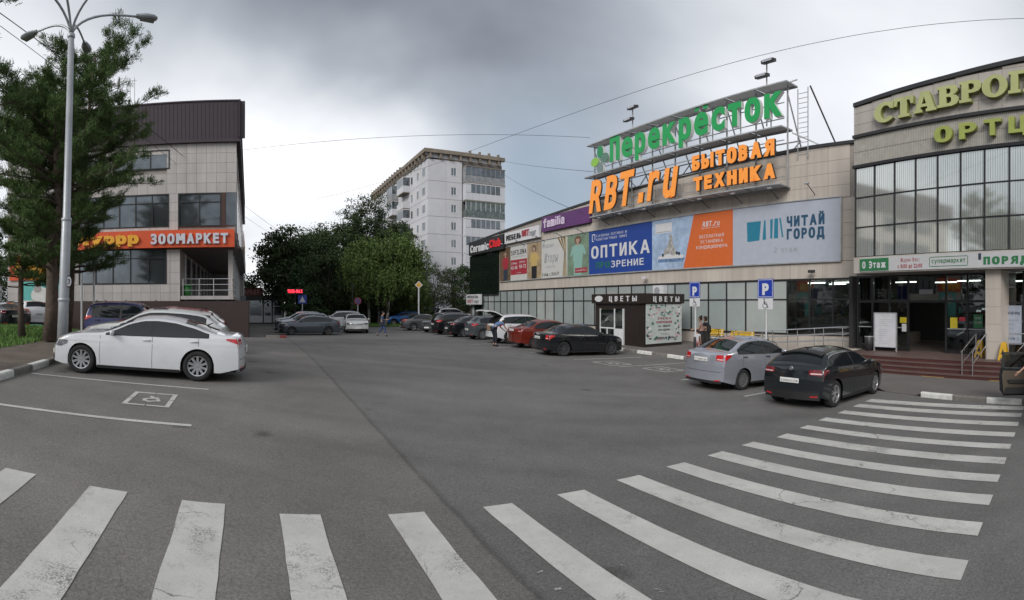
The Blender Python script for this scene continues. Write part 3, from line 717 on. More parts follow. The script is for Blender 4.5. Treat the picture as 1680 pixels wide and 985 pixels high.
# the paving seam: through two points of the photograph
p1 = G(560, 640); p2 = G(740, 836)
_d = Vector((p2[0]-p1[0], p2[1]-p1[1], 0)).normalized(); SEAM_N = (-_d.y, _d.x, 0.0); 
if SEAM_N[0] < 0: SEAM_N = (_d.y, -_d.x, 0.0)
SEAM_D = SEAM_N[0]*p1[0]+SEAM_N[1]*p1[1]
M_ASPH = asphalt_mat()
xs = sorted(set([-900, -500, -300, -200, -140, -100, -80, -60, -50]+list(np.arange(-44, 44.1, 1.0))+[50, 60, 80, 100, 140, 200, 300, 500, 900]))
ys = sorted(set([-900, -400, -200, -100, -60, -40]+list(np.arange(-30, 80.1, 1.0))+[90, 100, 120, 150, 200, 300, 500, 900, 1500]))
o = MB().grid([[(x, y, T(x, y)) for y in ys] for x in xs]).build('ground', M_ASPH, None, True); o['kind'] = 'structure'

def sheet(poly_a, name, m, dz, kind='structure', parent=None, step=.5, skirt=.0, jit=0.0):
    """a raised or painted quad laid over the terrain; poly_a: four (x, y) world corners"""
    (a, b, c, d) = poly_a
    la = max(math.dist(a, b), math.dist(d, c)); lb = max(math.dist(b, c), math.dist(a, d)); nu, nv = max(1, int(la/step)), max(1, int(lb/step)); P = []
    for i in range(nu+1):
        u = i/nu; row = []
        for j in range(nv+1):
            v = j/nv; x = (a[0]*(1-u)+b[0]*u)*(1-v)+(d[0]*(1-u)+c[0]*u)*v; y = (a[1]*(1-u)+b[1]*u)*(1-v)+(d[1]*(1-u)+c[1]*u)*v
            if jit and (i in (0, nu) or j in (0, nv)): x += random.gauss(0, jit); y += random.gauss(0, jit)
            row.append((x, y, T(x, y)+dz))
        P.append(row)
    mb = MB().grid(P)
    o = mb.build(name, m, parent)
    if kind and parent is None: o['kind'] = kind
    return o
def worn_paint(name, col, wear):
    m = bpy.data.materials.new(name); m.use_nodes = True; t = m.node_tree; n = t.nodes; b = n['Principled BSDF']; L = t.links.new
    g = n.new('ShaderNodeNewGeometry'); P = g.outputs['Position']
    def noise(sc, det, rough=.7):
        x = n.new('ShaderNodeTexNoise'); x.inputs['Scale'].default_value = sc; x.inputs['Detail'].default_value = det; x.inputs['Roughness'].default_value = rough; L(P, x.inputs['Vector']); return x.outputs[0]
    def mr(v, a, b_, c, d):
        x = n.new('ShaderNodeMapRange'); x.inputs[1].default_value = a; x.inputs[2].default_value = b_; x.inputs[3].default_value = c; x.inputs[4].default_value = d; L(v, x.inputs[0]); return x.outputs[0]
    a = mr(noise(70, 4, .8), .60-wear*.15, .66-wear*.15, 0, .75)      # chips
    dirt = mr(noise(1.6, 6), .3, .72, 0, .38)
    cv = n.new('ShaderNodeTexVoronoi'); cv.feature = 'DISTANCE_TO_EDGE'; cv.inputs['Scale'].default_value = .8
    wn = n.new('ShaderNodeTexNoise'); wn.inputs['Scale'].default_value = 3; wn.inputs['Detail'].default_value = 7; L(P, wn.inputs['Vector'])
    va = n.new('ShaderNodeVectorMath'); va.operation = 'MULTIPLY_ADD'; L(wn.outputs['Color'], va.inputs[0]); va.inputs[1].default_value = (.7, .7, 0); L(P, va.inputs[2]); L(va.outputs[0], cv.inputs['Vector'])
    ck = mr(cv.outputs['Distance'], .004, .012, .85, 0); ckm = mr(noise(.5, 3), .5, .58, 0, 1)
    mm = n.new('ShaderNodeMath'); mm.operation = 'MULTIPLY'; L(ck, mm.inputs[0]); L(ckm, mm.inputs[1])
    mx = n.new('ShaderNodeMath'); mx.operation = 'MAXIMUM'; L(a, mx.inputs[0]); L(mm.outputs[0], mx.inputs[1])
    w1 = mr(noise(1.9, 5), .50, .66, 0, 1); w2 = mr(noise(60, 3), .42, .58, 0, .9); wm = n.new('ShaderNodeMath'); wm.operation = 'MULTIPLY'; L(w1, wm.inputs[0]); L(w2, wm.inputs[1])
    mx2 = n.new('ShaderNodeMath'); mx2.operation = 'MAXIMUM'; L(mx.outputs[0], mx2.inputs[0]); L(wm.outputs[0], mx2.inputs[1])
    m2 = n.new('ShaderNodeMath'); m2.operation = 'MAXIMUM'; L(mx2.outputs[0], m2.inputs[0]); L(dirt, m2.inputs[1])
    c = n.new('ShaderNodeMixRGB'); L(m2.outputs[0], c.inputs[0]); c.inputs[1].default_value = tuple(col)+(1,); c.inputs[2].default_value = (.125, .12, .115, 1)
    L(c.outputs[0], b.inputs['Base Color']); b.inputs['Roughness'].default_value = .75
    return m
M_ZEBRA = worn_paint('zebra_paint', (.56, .55, .52), .12)
M_LINE = worn_paint('line_paint', (.58, .57, .55), .4)

# zebra crossing: long stripes parallel to the mall front, measured from the photograph
tops = [(1431, 654.7), (1411.5, 662.9), (1386, 673.9), (1354.8, 686), (1323.6, 698.9), (1290.3, 712.6), (1233.7, 726.2), (1184.5, 741.5), (1122, 759.5), (1049.7, 780.2), (959.8, 804.4), (840.6, 826.7), (695.5, 841.2), (521.6, 845.7), (373.2, 828.6), (212.2, 809), (61.7, 779.8)]
lows = [(1425, 660), (1405, 668), (1380, 679), (1349, 691.5), (1313, 704), (1272, 718.5), (1221, 733), (1159, 748), (1096, 767.5), (1014, 789), (918, 813.5), (794, 831), (637, 843.5), (455, 840), (299, 820.5), (147, 799), (5, 772)]
GA = [AN(*G(x, y)[:2]) for x, y in tops]; GB = [AN(*G(x, y)[:2]) for x, y in lows]
# regular spacing by a straight-line fit of n against the stripe number, stripe ends on a straight line
k = np.arange(17); na = np.polyfit(k, [g[1] for g in GA], 1); nb = np.polyfit(k, [g[1] for g in GB], 1)
aa = np.polyfit(k, [g[0] for g in GA], 2)
for i in range(17):
    n1_, n0_ = float(GA[i][1]*.7+np.polyval(na, i)*.3), float(GB[i][1]*.7+np.polyval(nb, i)*.3)
    if n1_-n0_ < .30: n0_ = n1_-.36
    a0 = float(GA[i][0]); L_ = -0.76-a0
    cs = [LW(a0, n0_), LW(a0+L_, n0_), LW(a0+L_, n1_), LW(a0, n1_)]
    sheet(cs, 'zebra_stripe', M_ZEBRA, .006, step=.2, jit=.003)
ZINFO = [(round(float(GA[i][0]), 2), round(float(GB[i][1]), 2), round(float(GA[i][1]), 2)) for i in range(17)]

# scuffed paint remnants near the seam
M_SCUFF = worn_paint('scuffed_paint', (.50, .49, .47), .9)
for (px, py, w_, h_, rot) in ((914, 968, .035, .018, .3), (1078, 968, .05, .006, -.5), (1086, 972, .03, .005, .2), (886, 940, .03, .012, .6), (935, 873, .012, .008, 0), (1020, 928, .015, .006, .4)):
    c = G(px, py)[:2]; pts = []
    for q in range(9):
        a = 2*PI*q/9; rr = random.uniform(.6, 1.1); u, v = math.cos(a)*w_*rr, math.sin(a)*h_*rr; x, y = c[0]+u*math.cos(rot)-v*math.sin(rot), c[1]+u*math.sin(rot)+v*math.cos(rot); pts.append((x, y, T(x, y)+.0065))
    o = MB().add(pts, [tuple(range(9))]).build('paint_mark', M_SCUFF); o['kind'] = 'structure'

# parking lines
def line(p, q, wd=.09):
    a, b = G(*p), G(*q); d = Vector((b[0]-a[0], b[1]-a[1])).normalized(); nrm = Vector((-d.y, d.x))*wd/2
    sheet([(a[0]+nrm.x, a[1]+nrm.y), (b[0]+nrm.x, b[1]+nrm.y), (b[0]-nrm.x, b[1]-nrm.y), (a[0]-nrm.x, a[1]-nrm.y)], 'parking_line', M_LINE, .006)
line((52, 613), (342, 639.5)); line((-60, 655), (314, 699), .12)
line((942, 590), (1052, 586.5)); line((1016, 602), (1124, 595.5)); line((1118, 624), (1156, 620)); line((1221, 651), (1258, 644))
for q in ((735, 560), (770, 566), (815, 571), (870, 579)): line(q, (q[0]+40, q[1]-2.2))
line((462, 553), (492, 553)); line((400, 552), (430, 551))
def stroke(pts, frame, wd, name='floor_mark'):
    o_, ux, uy = frame
    mb = MB()
    for p, q in zip(pts[:-1], pts[1:]):
        P, Q = [(o_[0]+ux[0]*t[0]+uy[0]*t[1], o_[1]+ux[1]*t[0]+uy[1]*t[1]) for t in (p, q)]
        d = Vector((Q[0]-P[0], Q[1]-P[1])).normalized(); nr = Vector((-d.y, d.x))*wd/2; e = d*wd/2
        c = [(P[0]-e.x+nr.x, P[1]-e.y+nr.y), (Q[0]+e.x+nr.x, Q[1]+e.y+nr.y), (Q[0]+e.x-nr.x, Q[1]+e.y-nr.y), (P[0]-e.x-nr.x, P[1]-e.y-nr.y)]
        mb.add([(x, y, T(x, y)+.007) for x, y in c], [(0, 1, 2, 3)])
    return mb
def wheelchair_mark(px, py, wa, wn, name='wheelchair_mark'):
    c = G(px, py)[:2]; ux = LW(0, 1); uy = LW(-1, 0)     # read from the road
    fr = (c, ux, uy); mb = MB()
    h, v = wn/2, wa/2
    for sx in (-1, 1):
        for sy in (-1, 1):
            s = stroke([(sx*h*.15, sy*v), (sx*h, sy*v), (sx*h, sy*v*.12)], fr, .085); mb.add(s.v, s.f)
    k = .5*min(h, v)*1.3
    for pts in ([(-.1*k, .9*k), (0, .2*k), (.45*k, .2*k), (.65*k, -.5*k)], [(0, .5*k), (.35*k, .5*k)], [(-.1*k+0*k, .25*k), (-.45*k, -.1*k), (-.4*k, -.6*k), (0, -.85*k), (.35*k, -.6*k)]):
        s = stroke(pts, fr, .07); mb.add(s.v, s.f)
    o = mb.build(name, M_LINE); o['kind'] = 'structure'
wheelchair_mark(248, 655.5, 1.02, .74); wheelchair_mark(1004, 596.5, 1.15, 1.0); wheelchair_mark(1088, 606.5, 1.15, 1.0)

# right-hand pavement and its kerb; (s, n) with s = -a
M_PAVE = mat('pavement_asphalt', (.135, .122, .115), rough=.9, var=.14, scale=.7, bump=.3, bscale=40)
M_KW = mat('kerb_white', (.62, .62, .59), rough=.7, var=.22, scale=5, bump=.2)
M_KG = mat('kerb_concrete', (.17, .16, .145), rough=.85, var=.25, scale=5, bump=.3)
KL = [(62, 17.0), (12, 17.0), (8.2, 15.6), (5.35, 14.65)]; KR = [(3.75, 14.1), (1.8, 13.6), (-4, 12.6), (-30, 10.0)]
def kerb_n(s):
    pts = sorted(KL+KR); return float(np.interp(s, [p[0] for p in pts], [p[1] for p in pts]))
svals = list(np.arange(-30, 62.1, .5)); P = []
for s in svals:
    k0 = kerb_n(s)+.16; row = []
    for n_ in [k0, k0+.8, k0+2, k0+4, k0+7, 30]:
        x, y = LW(-s, n_); low = .135
        if 3.7 < s < 5.4: low = .135*min(1, max(0, (n_-k0)/1.2))+.008
        row.append((x, y, T(x, y)+low))
    P.append(row)
o = MB().grid(P).build('pavement', M_PAVE, None, True); o['kind'] = 'structure'
PAVE = o
def kerb_run(pts, parent, white_every, start=0, L_=1.0, back=(0, 1), hgt=.145, w=.16, lst=None):
    # walk along the polyline laying kerb stones
    seg = 0; i = start; cur = Vector(pts[0]); out_ = []
    for p, q in zip(pts[:-1], pts[1:]):
        p, q = Vector(p), Vector(q); d = (q-p); n = max(1, round(d.length/L_))
        for j in range(n):
            u, v = p+d*(j/n), p+d*((j+1)/n); out_.append((u, v))
    for (u, v) in out_:
        dd = (v-u).normalized()*.006; u2, v2 = u+dd, v-dd
        mb = MB(); c = []
        for (s, n_) in ((u2.x, u2.y), (v2.x, v2.y)):
            for off in (0, w):
                x, y = LW(-s, n_+off*back[1]); c.append((x, y, T(x, y)))
        vs = [(x, y, z-.15) for x, y, z in c]+[(x, y, z+hgt) for x, y, z in c]
        bev = Vector((c[1][0]-c[0][0], c[1][1]-c[0][1]))*.12
        vs[4] = (vs[4][0]+bev.x, vs[4][1]+bev.y, vs[4][2]); vs[6] = (vs[6][0]+bev.x, vs[6][1]+bev.y, vs[6][2])
        vs += [(c[0][0], c[0][1], c[0][2]+hgt-.03), (c[2][0], c[2][1], c[2][2]+hgt-.03)]
        mb.add(vs, [(4, 5, 7, 6), (0, 2, 9, 8), (8, 9, 6, 4), (1, 5, 7, 3)[::-1], (0, 8, 4, 5, 1), (2, 3, 7, 6, 9)])
        mb.build('kerb_stone', M_KW if white_every(i) else M_KG, parent); i += 1
kerb_run(KL, PAVE, lambda i: (i % 2 == 0))
kerb_run(KR, PAVE, lambda i: i % 2 == 0)
# left verge: kerb, strip of pavement, grass
M_VERGE = mat('verge_pavement', (.115, .092, .075), rough=.95, var=.3, scale=1.5, bump=.3)
M_GRASSB = mat('lawn_soil', (.035, .055, .016), rough=1, var=.35, scale=1.2)
P = []; nL = -4.95
for s in np.arange(-30, 24.1, .75):
    row = []
    for n_ in (nL-.16, nL-.6, nL-1.2, nL-2.0, nL-2.6): x, y = LW(-s, n_); row.append((x, y, T(x, y)+.13))
    P.append(row)
LV = MB().grid(P).build('left_pavement', M_VERGE, None, True); LV['kind'] = 'structure'
kerb_run([(-28, nL-.0), (12.0, nL-.0), (24, nL-.0)], LV, lambda i: (i % 2 == 1) and i < 41, back=(0, -1))
def lawn_z(s, n_):
    x, y = LW(-s, n_); return T(x, y)+.15+.10*math.sin(s*.35)*min(1, max(0, (-n_-7.2)/3))+.12*min(1, max(0, (-n_-7.4)/3))
P = []
for s in np.arange(-12, 24.1, .6):
    row = []
    for n_ in (-7.5, -7.9, -8.5, -9.5, -11, -13, -15, -18, -22, -26): x, y = LW(-s, n_); row.append((x, y, lawn_z(s, n_)))
    P.append(row)
LG = MB().grid(P).build('lawn', M_GRASSB, None, True); LG['kind'] = 'structure'
M_GRASS = mat('grass_blades', (.095, .185, .035), rough=.75, var=.3, scale=.8, island=.35)
gb = MB(); cnt = 0; vs = []; fs = []
for _ in range(36000):
    s = random.uniform(4, 24); n_ = -7.35-abs(random.gauss(0, 1))*5.0
    if n_ < -20: continue
    x, y = LW(-s, n_); z = lawn_z(s, n_) if n_ < -7.5 else T(x, y)+.14; a = random.uniform(0, 2*PI); hgt = random.uniform(.05, .14); wd = random.uniform(.012, .03)
    lx, ly = random.gauss(0, .04), random.gauss(0, .04); k = len(vs)
    vs += [(x-math.cos(a)*wd, y-math.sin(a)*wd, z-.01), (x+math.cos(a)*wd, y+math.sin(a)*wd, z-.01), (x+lx, y+ly, z+hgt)]; fs.append((k, k+1, k+2))
gb.v = vs; gb.f = fs; go = gb.build('grass', M_GRASS); tagp(go, 'short green grass on the lawn under the pines', 'grass', kind='stuff')
# ------------------------------------------------------------------ shopping mall (grid frame: a = -s along the front, n into it)
M_TILE = tile_mat('facade_tile', (.50, .45, .395))
M_TILEJ = mat('facade_joint', (.29, .26, .235), rough=.8, var=.1)
M_DARKM = mat('dark_metal', (.03, .03, .032), rough=.5, var=.2)
M_FRAME = mat('window_frame_black', (.018, .018, .02), rough=.45, var=.2)
M_FILM = mat('frosted_film_pane', (.29, .33, .325), rough=.10, var=.10, scale=.5, coat=.6, objco=False)
M_FILM2 = mat('frosted_film_pane_light', (.36, .39, .38), rough=.14, var=.10, scale=.5, coat=.6, objco=False)
M_STEEL = mat('galvanised_steel', (.38, .39, .40), rough=.5, metal=.3, var=.2)
M_STEELP = mat('stainless_rail', (.55, .55, .56), rough=.25, metal=.9, var=.1)
M_ROOF = mat('roof_membrane', (.10, .10, .10), rough=.9)
M_GLASSD = glass('shop_glass', (.55, .60, .58), .75)
DF = 23.0
def par(s):   # parapet height along the front
    return float(np.interp(s, [7, 12, 29, 35.6, 43.3, 50], [7.95, 8.0, 7.55, 7.26, 6.92, 6.56]))
mall = thing('shopping_mall', 'long two-storey beige tiled mall wing behind the row of parked cars', 'building', (-30, DF, -2.4), phi=PHI)
# core walls (joint colour shows between the tiles)
mb = MB()
SS = [7.4, 12, 20, 29, 35.6, 43.3, 50]
for s0, s1 in zip(SS[:-1], SS[1:]):
    vs = []
    for s in (s0, s1):
        for n_ in (DF+.06, DF+24):
            vs += [(-s, n_, 1.27), (-s, n_, par(s)-.12)]
    mb.add(vs, [(0, 4, 5, 1), (1, 5, 7, 3), (2, 3, 7, 6)])
mb.add([(-50, DF+.06, -3.5), (-50, DF+24, -3.5), (-50, DF+24, par(50)-.12), (-50, DF+.06, par(50)-.12)], [(0, 1, 2, 3)])
mb.build('wall', M_TILEJ, mall)
MB().box(-50, -7.4, DF+.09, DF+24, -3.6, -1.55).build('plinth', M_TILE, mall)
mb = MB()
for s0, s1 in zip(SS[:-1], SS[1:]):
    vs = []
    for s in (s0, s1):
        z = par(s); vs += [(-s, DF-.06, z-.16), (-s, DF-.06, z), (-s, DF+.5, z), (-s, DF+.5, z-.16)]
    mb.add(vs, [(0, 4, 5, 1), (1, 5, 6, 2), (0, 3, 7, 4), (0, 1, 2, 3), (4, 7, 6, 5)])
mb.build('parapet_cap', M_DARKM, mall)
MB().box(-50, -7.5, DF+.3, DF+23.8, par(50)-.9, par(50)-.6).build('roof', M_ROOF, mall)
# facade tiles 1.2 x 0.6
TW, THt = 1.18, .62
def tile_mesh(w, h, nm='facade_tile', m=None): return MB().box(0, w-.012, -.04, 0, 0, h-.012).mesh(nm, m or M_TILE)
tmesh = tile_mesh(TW, THt)
def tiles(parent, s_lo, s_hi, zrows, dn, w=TW, me=None, clipfn=None, holes=()):
    n = 0
    s = s_lo
    while s < s_hi-.05:
        ww = min(w, s_hi-s)
        for z0, z1 in zrows:
            zt = z1
            if clipfn: zt = min(z1, clipfn(s+ww)-.13, clipfn(s)-.13)
            if zt-z0 < .08: continue
            if any(a < s+ww/2 < b and c < (z0+zt)/2 < d for a, b, c, d in holes): continue
            if me is not None and abs(ww-w) < 1e-3 and abs(zt-z0-THt) < 1e-3: inst('tile', me, parent, (-(s+ww), dn, z0))
            else: MB().box(-(s+ww)+.0, -s-.012, dn-.04, dn, z0, zt-.012).build('tile', M_TILE, parent)
            n += 1
        s += w
    return n
rows = [(5.25+THt*i, 5.25+THt*(i+1)) for i in range(5)]
nt_ = tiles(mall, 9.66, 43.4, rows, DF+.05, me=tmesh, clipfn=par, holes=((27.5, 43.5, 5.86, 7.0),))
nt_ += tiles(mall, 43.4, 50, [(6.5, 7.0)], DF+.05, clipfn=par)
nt_ += tiles(mall, 9.3, 43.3, [(1.29, 2.12)], DF+.05, w=1.85)
nt_ += tiles(mall, 9.3, 10.12, [(2.13+.62*i, 2.75+.62*i) for i in range(5)], DF+.05)
nt_ += tiles(mall, 9.3, 50, [(-3.2, -1.53)], DF+.08, w=1.85)
# lower window band: sill, head, mullions, panes
PW = 1.30; S0 = 9.28; NP = 31
zs0, zs1, zt_ = -1.50, 1.25, .23
MB().box(-50, -9.28, DF-.02, DF+.10, zs0-.07, zs0).build('window_sill', M_FRAME, mall)
MB().box(-50, -9.28, DF-.02, DF+.10, zs1-.06, zs1+.02).build('window_head', M_FRAME, mall)
MB().box(-50, -9.28, DF-.01, DF+.05, zt_-.035, zt_+.035).build('transom', M_FRAME, mall)
mul = MB().box(-.035, .035, -.03, .06, zs0, zs1-.06).mesh('mullion', M_FRAME)
pl_ = MB().box(0, PW-.07, 0, .02, 0, zt_-.035-zs0-.002).mesh('window_pane', M_FILM); pl2 = MB().box(0, PW-.07, 0, .02, 0, zt_-.035-zs0-.002).mesh('window_pane', M_FILM2)
pu_ = MB().box(0, PW-.07, 0, .02, 0, zs1-.06-zt_-.037).mesh('window_pane', M_FILM); pu2 = MB().box(0, PW-.07, 0, .02, 0, zs1-.06-zt_-.037).mesh('window_pane', M_FILM2)
pg1 = MB().box(0, PW-.07, 0, .02, 0, zt_-.035-zs0-.002).mesh('window_pane', M_GLASSD); pg2 = MB().box(0, PW-.07, 0, .02, 0, zs1-.06-zt_-.037).mesh('window_pane', M_GLASSD)
for i in range(NP+1):
    s = S0+PW*i
    inst('mullion', mul, mall, (-s, DF, 0))
    if i == NP: break
    clear = i in (0, 1, 2) 
    a, b = (pg1, pg2) if clear and i > 0 or i == 0 else ((pl_, pu_) if random.random() < .6 else (pl2, pu2))
    inst('window_pane', a, mall, (-(s+PW)+.035, DF+.02, zs0+.001)); inst('window_pane', b if random.random() < .85 or clear else pu2, mall, (-(s+PW)+.035, DF+.02, zt_+.036))
# shop interior behind the clear panes: floor, back wall, ceiling lamps and shelves of goods
M_INT = mat('shop_interior', (.28, .27, .26), rough=.9)
M_INTF = mat('shop_floor', (.22, .21, .20), rough=.5)
ib = MB(); ib.box(-14, -9.3, DF+5, DF+5.1, -2, 1.3); ib.box(-14, -13.3, DF+.2, DF+5, -2, 1.3); ib.build('shop_back_wall', M_INT, mall)
MB().box(-14, -9.3, DF+.12, DF+5, 1.2, 1.26).build('shop_ceiling', M_INT, mall)
MB().box(-9.75, -9.34, DF+.12, DF+.14, -1.45, 1.18).build('roller_blind', mat('blind_pale', (.55, .60, .60), rough=.7), mall)
M_LAMP = mat('tube_lamp', (.9, .9, .9), emit=(1, .98, .93), es=9.0, var=0)
for q, (a, n_) in enumerate(((-12.6, DF+1.2), (-11.2, DF+1.2), (-12.2, DF+3.0), (-10.8, DF+3.0))):
    MB().box(a, a+1.0, n_, n_+.08, 1.08, 1.14).build('ceiling_lamp', M_LAMP, mall)
sh = thing('shop_shelf', 'black shelf rack of small goods behind the clear mall window by the entrance', 'shelf', (-11.4, DF+.9, -2.0), phi=PHI)
for z in (-1.35, -1.0, -.62, -.24, .1): MB().box(-13.0, -9.9, DF+.7, DF+1.1, z-.02, z).build('shelf_board', M_DARKM, sh)
for a in (-13.0, -11.9, -10.9, -9.9): MB().box(a-.02, a+.02, DF+.7, DF+1.1, -2, .18).build('shelf_upright', M_STEEL, sh)
cols = [mat('goods_%s' % n, c, rough=.5, var=.2, scale=9) for n, c in (('cream', (.5, .47, .42)), ('pink', (.5, .25, .25)), ('blue', (.15, .25, .42)), ('tan', (.35, .24, .15)), ('white', (.6, .6, .6)), ('grey', (.2, .2, .21)))]
gbs = [MB() for _ in cols]
for z in (-1.35, -1.0, -.62, -.24):
    a = -12.95
    while a < -10.0:
        w_ = random.uniform(.05, .16); h_ = random.uniform(.08, .26)
        if random.random() < .85: random.choice(gbs).box(a, a+w_*.9, DF+.72, DF+.72+random.uniform(.08, .2), z, z+h_)
        a += w_
for g_, m_ in zip(gbs, cols):
    o_ = g_.build('packaged_goods', m_, sh); o_['kind'] = 'stuff'
gd = MB()

# rooftop sign gantry
gan = thing('sign_gantry', 'grey steel gantry of catwalks and posts carrying the green and orange rooftop letters', 'sign frame', (-20, DF-1, 6), phi=PHI)
SN = 22.0
def cat(sa, sb, z, dep=1.05, nm='catwalk', up=.0):
    fr = MB()
    fr.box(-sb, -sa, SN-.10, SN-.06, z-.02, z+.05); fr.box(-sb, -sa, SN+dep, SN+dep+.06, z-.05+up, z+.05+up)
    fo = fr.build(nm, M_STEEL, gan)
    n = int((sb-sa)/1.9)
    for i in range(n+1):
        s = sa+(sb-sa)*i/n; MB().bar((-s, SN-.1, z), (-s, SN+dep+.03, z+up), .05, .07).build('cross_beam', M_STEEL, fo)
        if i < n:
            s2 = sa+(sb-sa)*(i+1)/n; MB().add([(-s2+.04, SN-.05, z+.045), (-s-.04, SN-.05, z+.045), (-s-.04, SN+dep, z+.045+up), (-s2+.04, SN+dep, z+.045+up), (-s2+.04, SN-.05, z+.055), (-s-.04, SN-.05, z+.055), (-s-.04, SN+dep, z+.055+up), (-s2+.04, SN+dep, z+.055+up)], [(0, 3, 2, 1), (4, 5, 6, 7), (0, 1, 5, 4), (1, 2, 6, 5), (2, 3, 7, 6), (3, 0, 4, 7)]).build('grating_panel', M_STEELG, fo)
M_STEELG = mat('catwalk_grating', (.66, .66, .67), rough=.6, metal=.3, var=.25, scale=25)
cat(12.6, 28.3, 11.02, 1.0, up=.12); cat(12.9, 28.6, 8.85, 1.0, up=.1); cat(13.0, 28.0, 6.0, .95)
for i in range(9):
    s = 12.9+15.3*i/8
    MB().bar((-s, SN+.55, 6.0), (-s, SN+.55, 11.1), .07).build('post', M_STEEL, gan)
    MB().bar((-s, SN+2.8, 7.0), (-s, SN+.6, 10.6), .06).build('back_stay', M_STEEL, gan)
    if i < 8:
        s2 = 12.9+15.3*(i+1)/8
        MB().bar((-s, SN+2.0, 7.0), (-s2, SN+2.0, 8.7), .05).build('brace', M_STEEL, gan); MB().bar((-s2, SN+2.0, 7.0), (-s, SN+2.0, 8.7), .05).build('brace', M_STEEL, gan)
        MB().bar(((-s-s2)/2, SN+.5, 9.0), ((-s-s2)/2, SN+.5, 11.0), .05).build('post', M_STEEL, gan)
for z in (6.45, 7.0, 7.5, 8.3, 9.4, 10.2, 10.85):
    MB().box(-28.1, -13.0, SN+.36, SN+.41, z-.02, z+.02).build('letter_rail', M_STEEL, gan)
for z, n_ in ((7.6, SN+2.0), (8.7, SN+2.0), (7.0, SN+2.0)): MB().box(-28, -13, n_, n_+.06, z-.03, z+.03).build('chord', M_STEEL, gan)
lad = MB()
for dz in range(13): lad.bar((-12.45, SN+.9, 7.7+dz*.25), (-11.95, SN+.9, 7.7+dz*.25), .025)
lo_ = lad.build('ladder_rungs', M_STEEL, gan); lo_['kind'] = 'stuff'
for a in (-12.5, -11.92): MB().bar((a, SN+.9, 7.4), (a, SN+.9, 10.95), .04).build('ladder_rail', M_STEEL, gan)
MB().bar((-11.8, SN+.9, 11.0), (-10.9, SN+2.6, 7.9), .06).build('back_stay', M_DARKM, gan)
MB().bar((-12.7, SN+.2, 11.05), (-12.2, SN+.3, 11.15), .05).build('brace', M_STEEL, gan)
MB().bar((-13, SN+1.2, 8.9), (-10.9, SN+2.8, 7.9), .06).build('brace', M_STEEL, gan)

M_GREEN = mat('sign_green', (.012, .33, .085), rough=.4, var=.06); M_WHITES = mat('sign_white_side', (.62, .64, .62), rough=.5, var=.06)
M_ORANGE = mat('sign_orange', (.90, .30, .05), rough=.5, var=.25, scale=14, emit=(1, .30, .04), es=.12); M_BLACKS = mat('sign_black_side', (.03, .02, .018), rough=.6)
sg = thing('rooftop_sign', 'green supermarket name in deep letters on the top gantry level', 'sign', (-20, SN, 9.5), phi=PHI)
sign_letters('Перекрёсток', (-25.9, SN+.28, 9.50), 13.0, 1.50, M_GREEN, M_WHITES, sg, depth=.30, bold=.035, gap=.10, capref='П')
for (cx, cz, rx, rz, c, nm) in ((-26.95, 10.35, .30, .42, (.02, .25, .09), 'deep'), (-27.5, 9.75, .42, .30, (.25, .50, .07), 'lime'), (-26.45, 9.85, .40, .32, (.10, .20, .15), 'sage'), (-26.95, 9.25, .30, .38, (.17, .23, .23), 'grey')):
    ring = [(math.cos(t)*rx, math.sin(t)*rz) for t in np.linspace(0, 2*PI, 25)[:-1]]
    p = MB().prism(ring, lambda u, v, d: (cx+u, SN-.02+d, cz+v), 0, .05).build('clover_petal', mat('petal_'+nm, c, rough=.4, var=.05), sg)
    MB().prism(ring, lambda u, v, d: (cx+u, SN-.02+d, cz+v), .052, .30).build('petal_side', M_WHITES, p)
sg = thing('rooftop_sign', 'large slanted orange shop name RBT.ru on the gantry edge', 'sign', (-24, SN, 6.4), phi=PHI)
sign_letters('RBT.ru', (-28.0, SN+.0, 6.36), 8.3, 2.1, M_ORANGE, M_BLACKS, sg, depth=.15, bold=.028, shear=.22, gap=.10, capref='B')
sg = thing('rooftop_sign', 'small orange lettering for household appliances in two rows on the gantry', 'sign', (-16, SN, 6.4), phi=PHI)
sign_letters('БЫТОВАЯ', (-18.6, SN+.0, 7.50), 5.35, .78, M_ORANGE, M_BLACKS, sg, depth=.2, bold=.05)
sign_letters('ТЕХНИКА', (-18.5, SN+.0, 6.34), 5.3, .72, M_ORANGE, M_BLACKS, sg, depth=.2, bold=.05)
for (px, yb, yt) in ((1038, 215, 178), (1258, 140, 103)):
    th = (px-840)/F; dl = TH-th; s = 23.3*math.tan(dl); r = 23.3/math.cos(dl); z0, z1 = (HY-yb)*r/F, (HY-yt)*r/F
    t = thing('floodlight_mast', 'twin floodlights on a thin mast above the %s end of the green rooftop letters' % ('left' if px < 1100 else 'right'), 'floodlight', (-s, 23.3, z0-1.5), phi=PHI, group='floodlight masts on the roof')
    MB().tube([(-s, 23.3, z0-2.2), (-s, 23.3, z1)], .045, 6).build('pole', M_STEEL, t)
    for k, (dz, da) in enumerate(((-.05, .25), (-.75, -.15))):
        h = MB().box(-s-.38+da, -s+.38+da, 22.9, 23.25, z1+dz-.10, z1+dz+.06, Matrix.Rotation(.25, 3, 'X')).build('lamp_head', M_DARKM, t)
        MB().box(-s-.3+da, -s+.3+da, 22.88, 22.90, z1+dz-.09, z1+dz+.04).build('lamp_glass', M_STEELP, h)
        MB().bar((-s, 23.3, z1+dz), (-s+da, 23.1, z1+dz), .04).build('lamp_arm', M_STEEL, t)

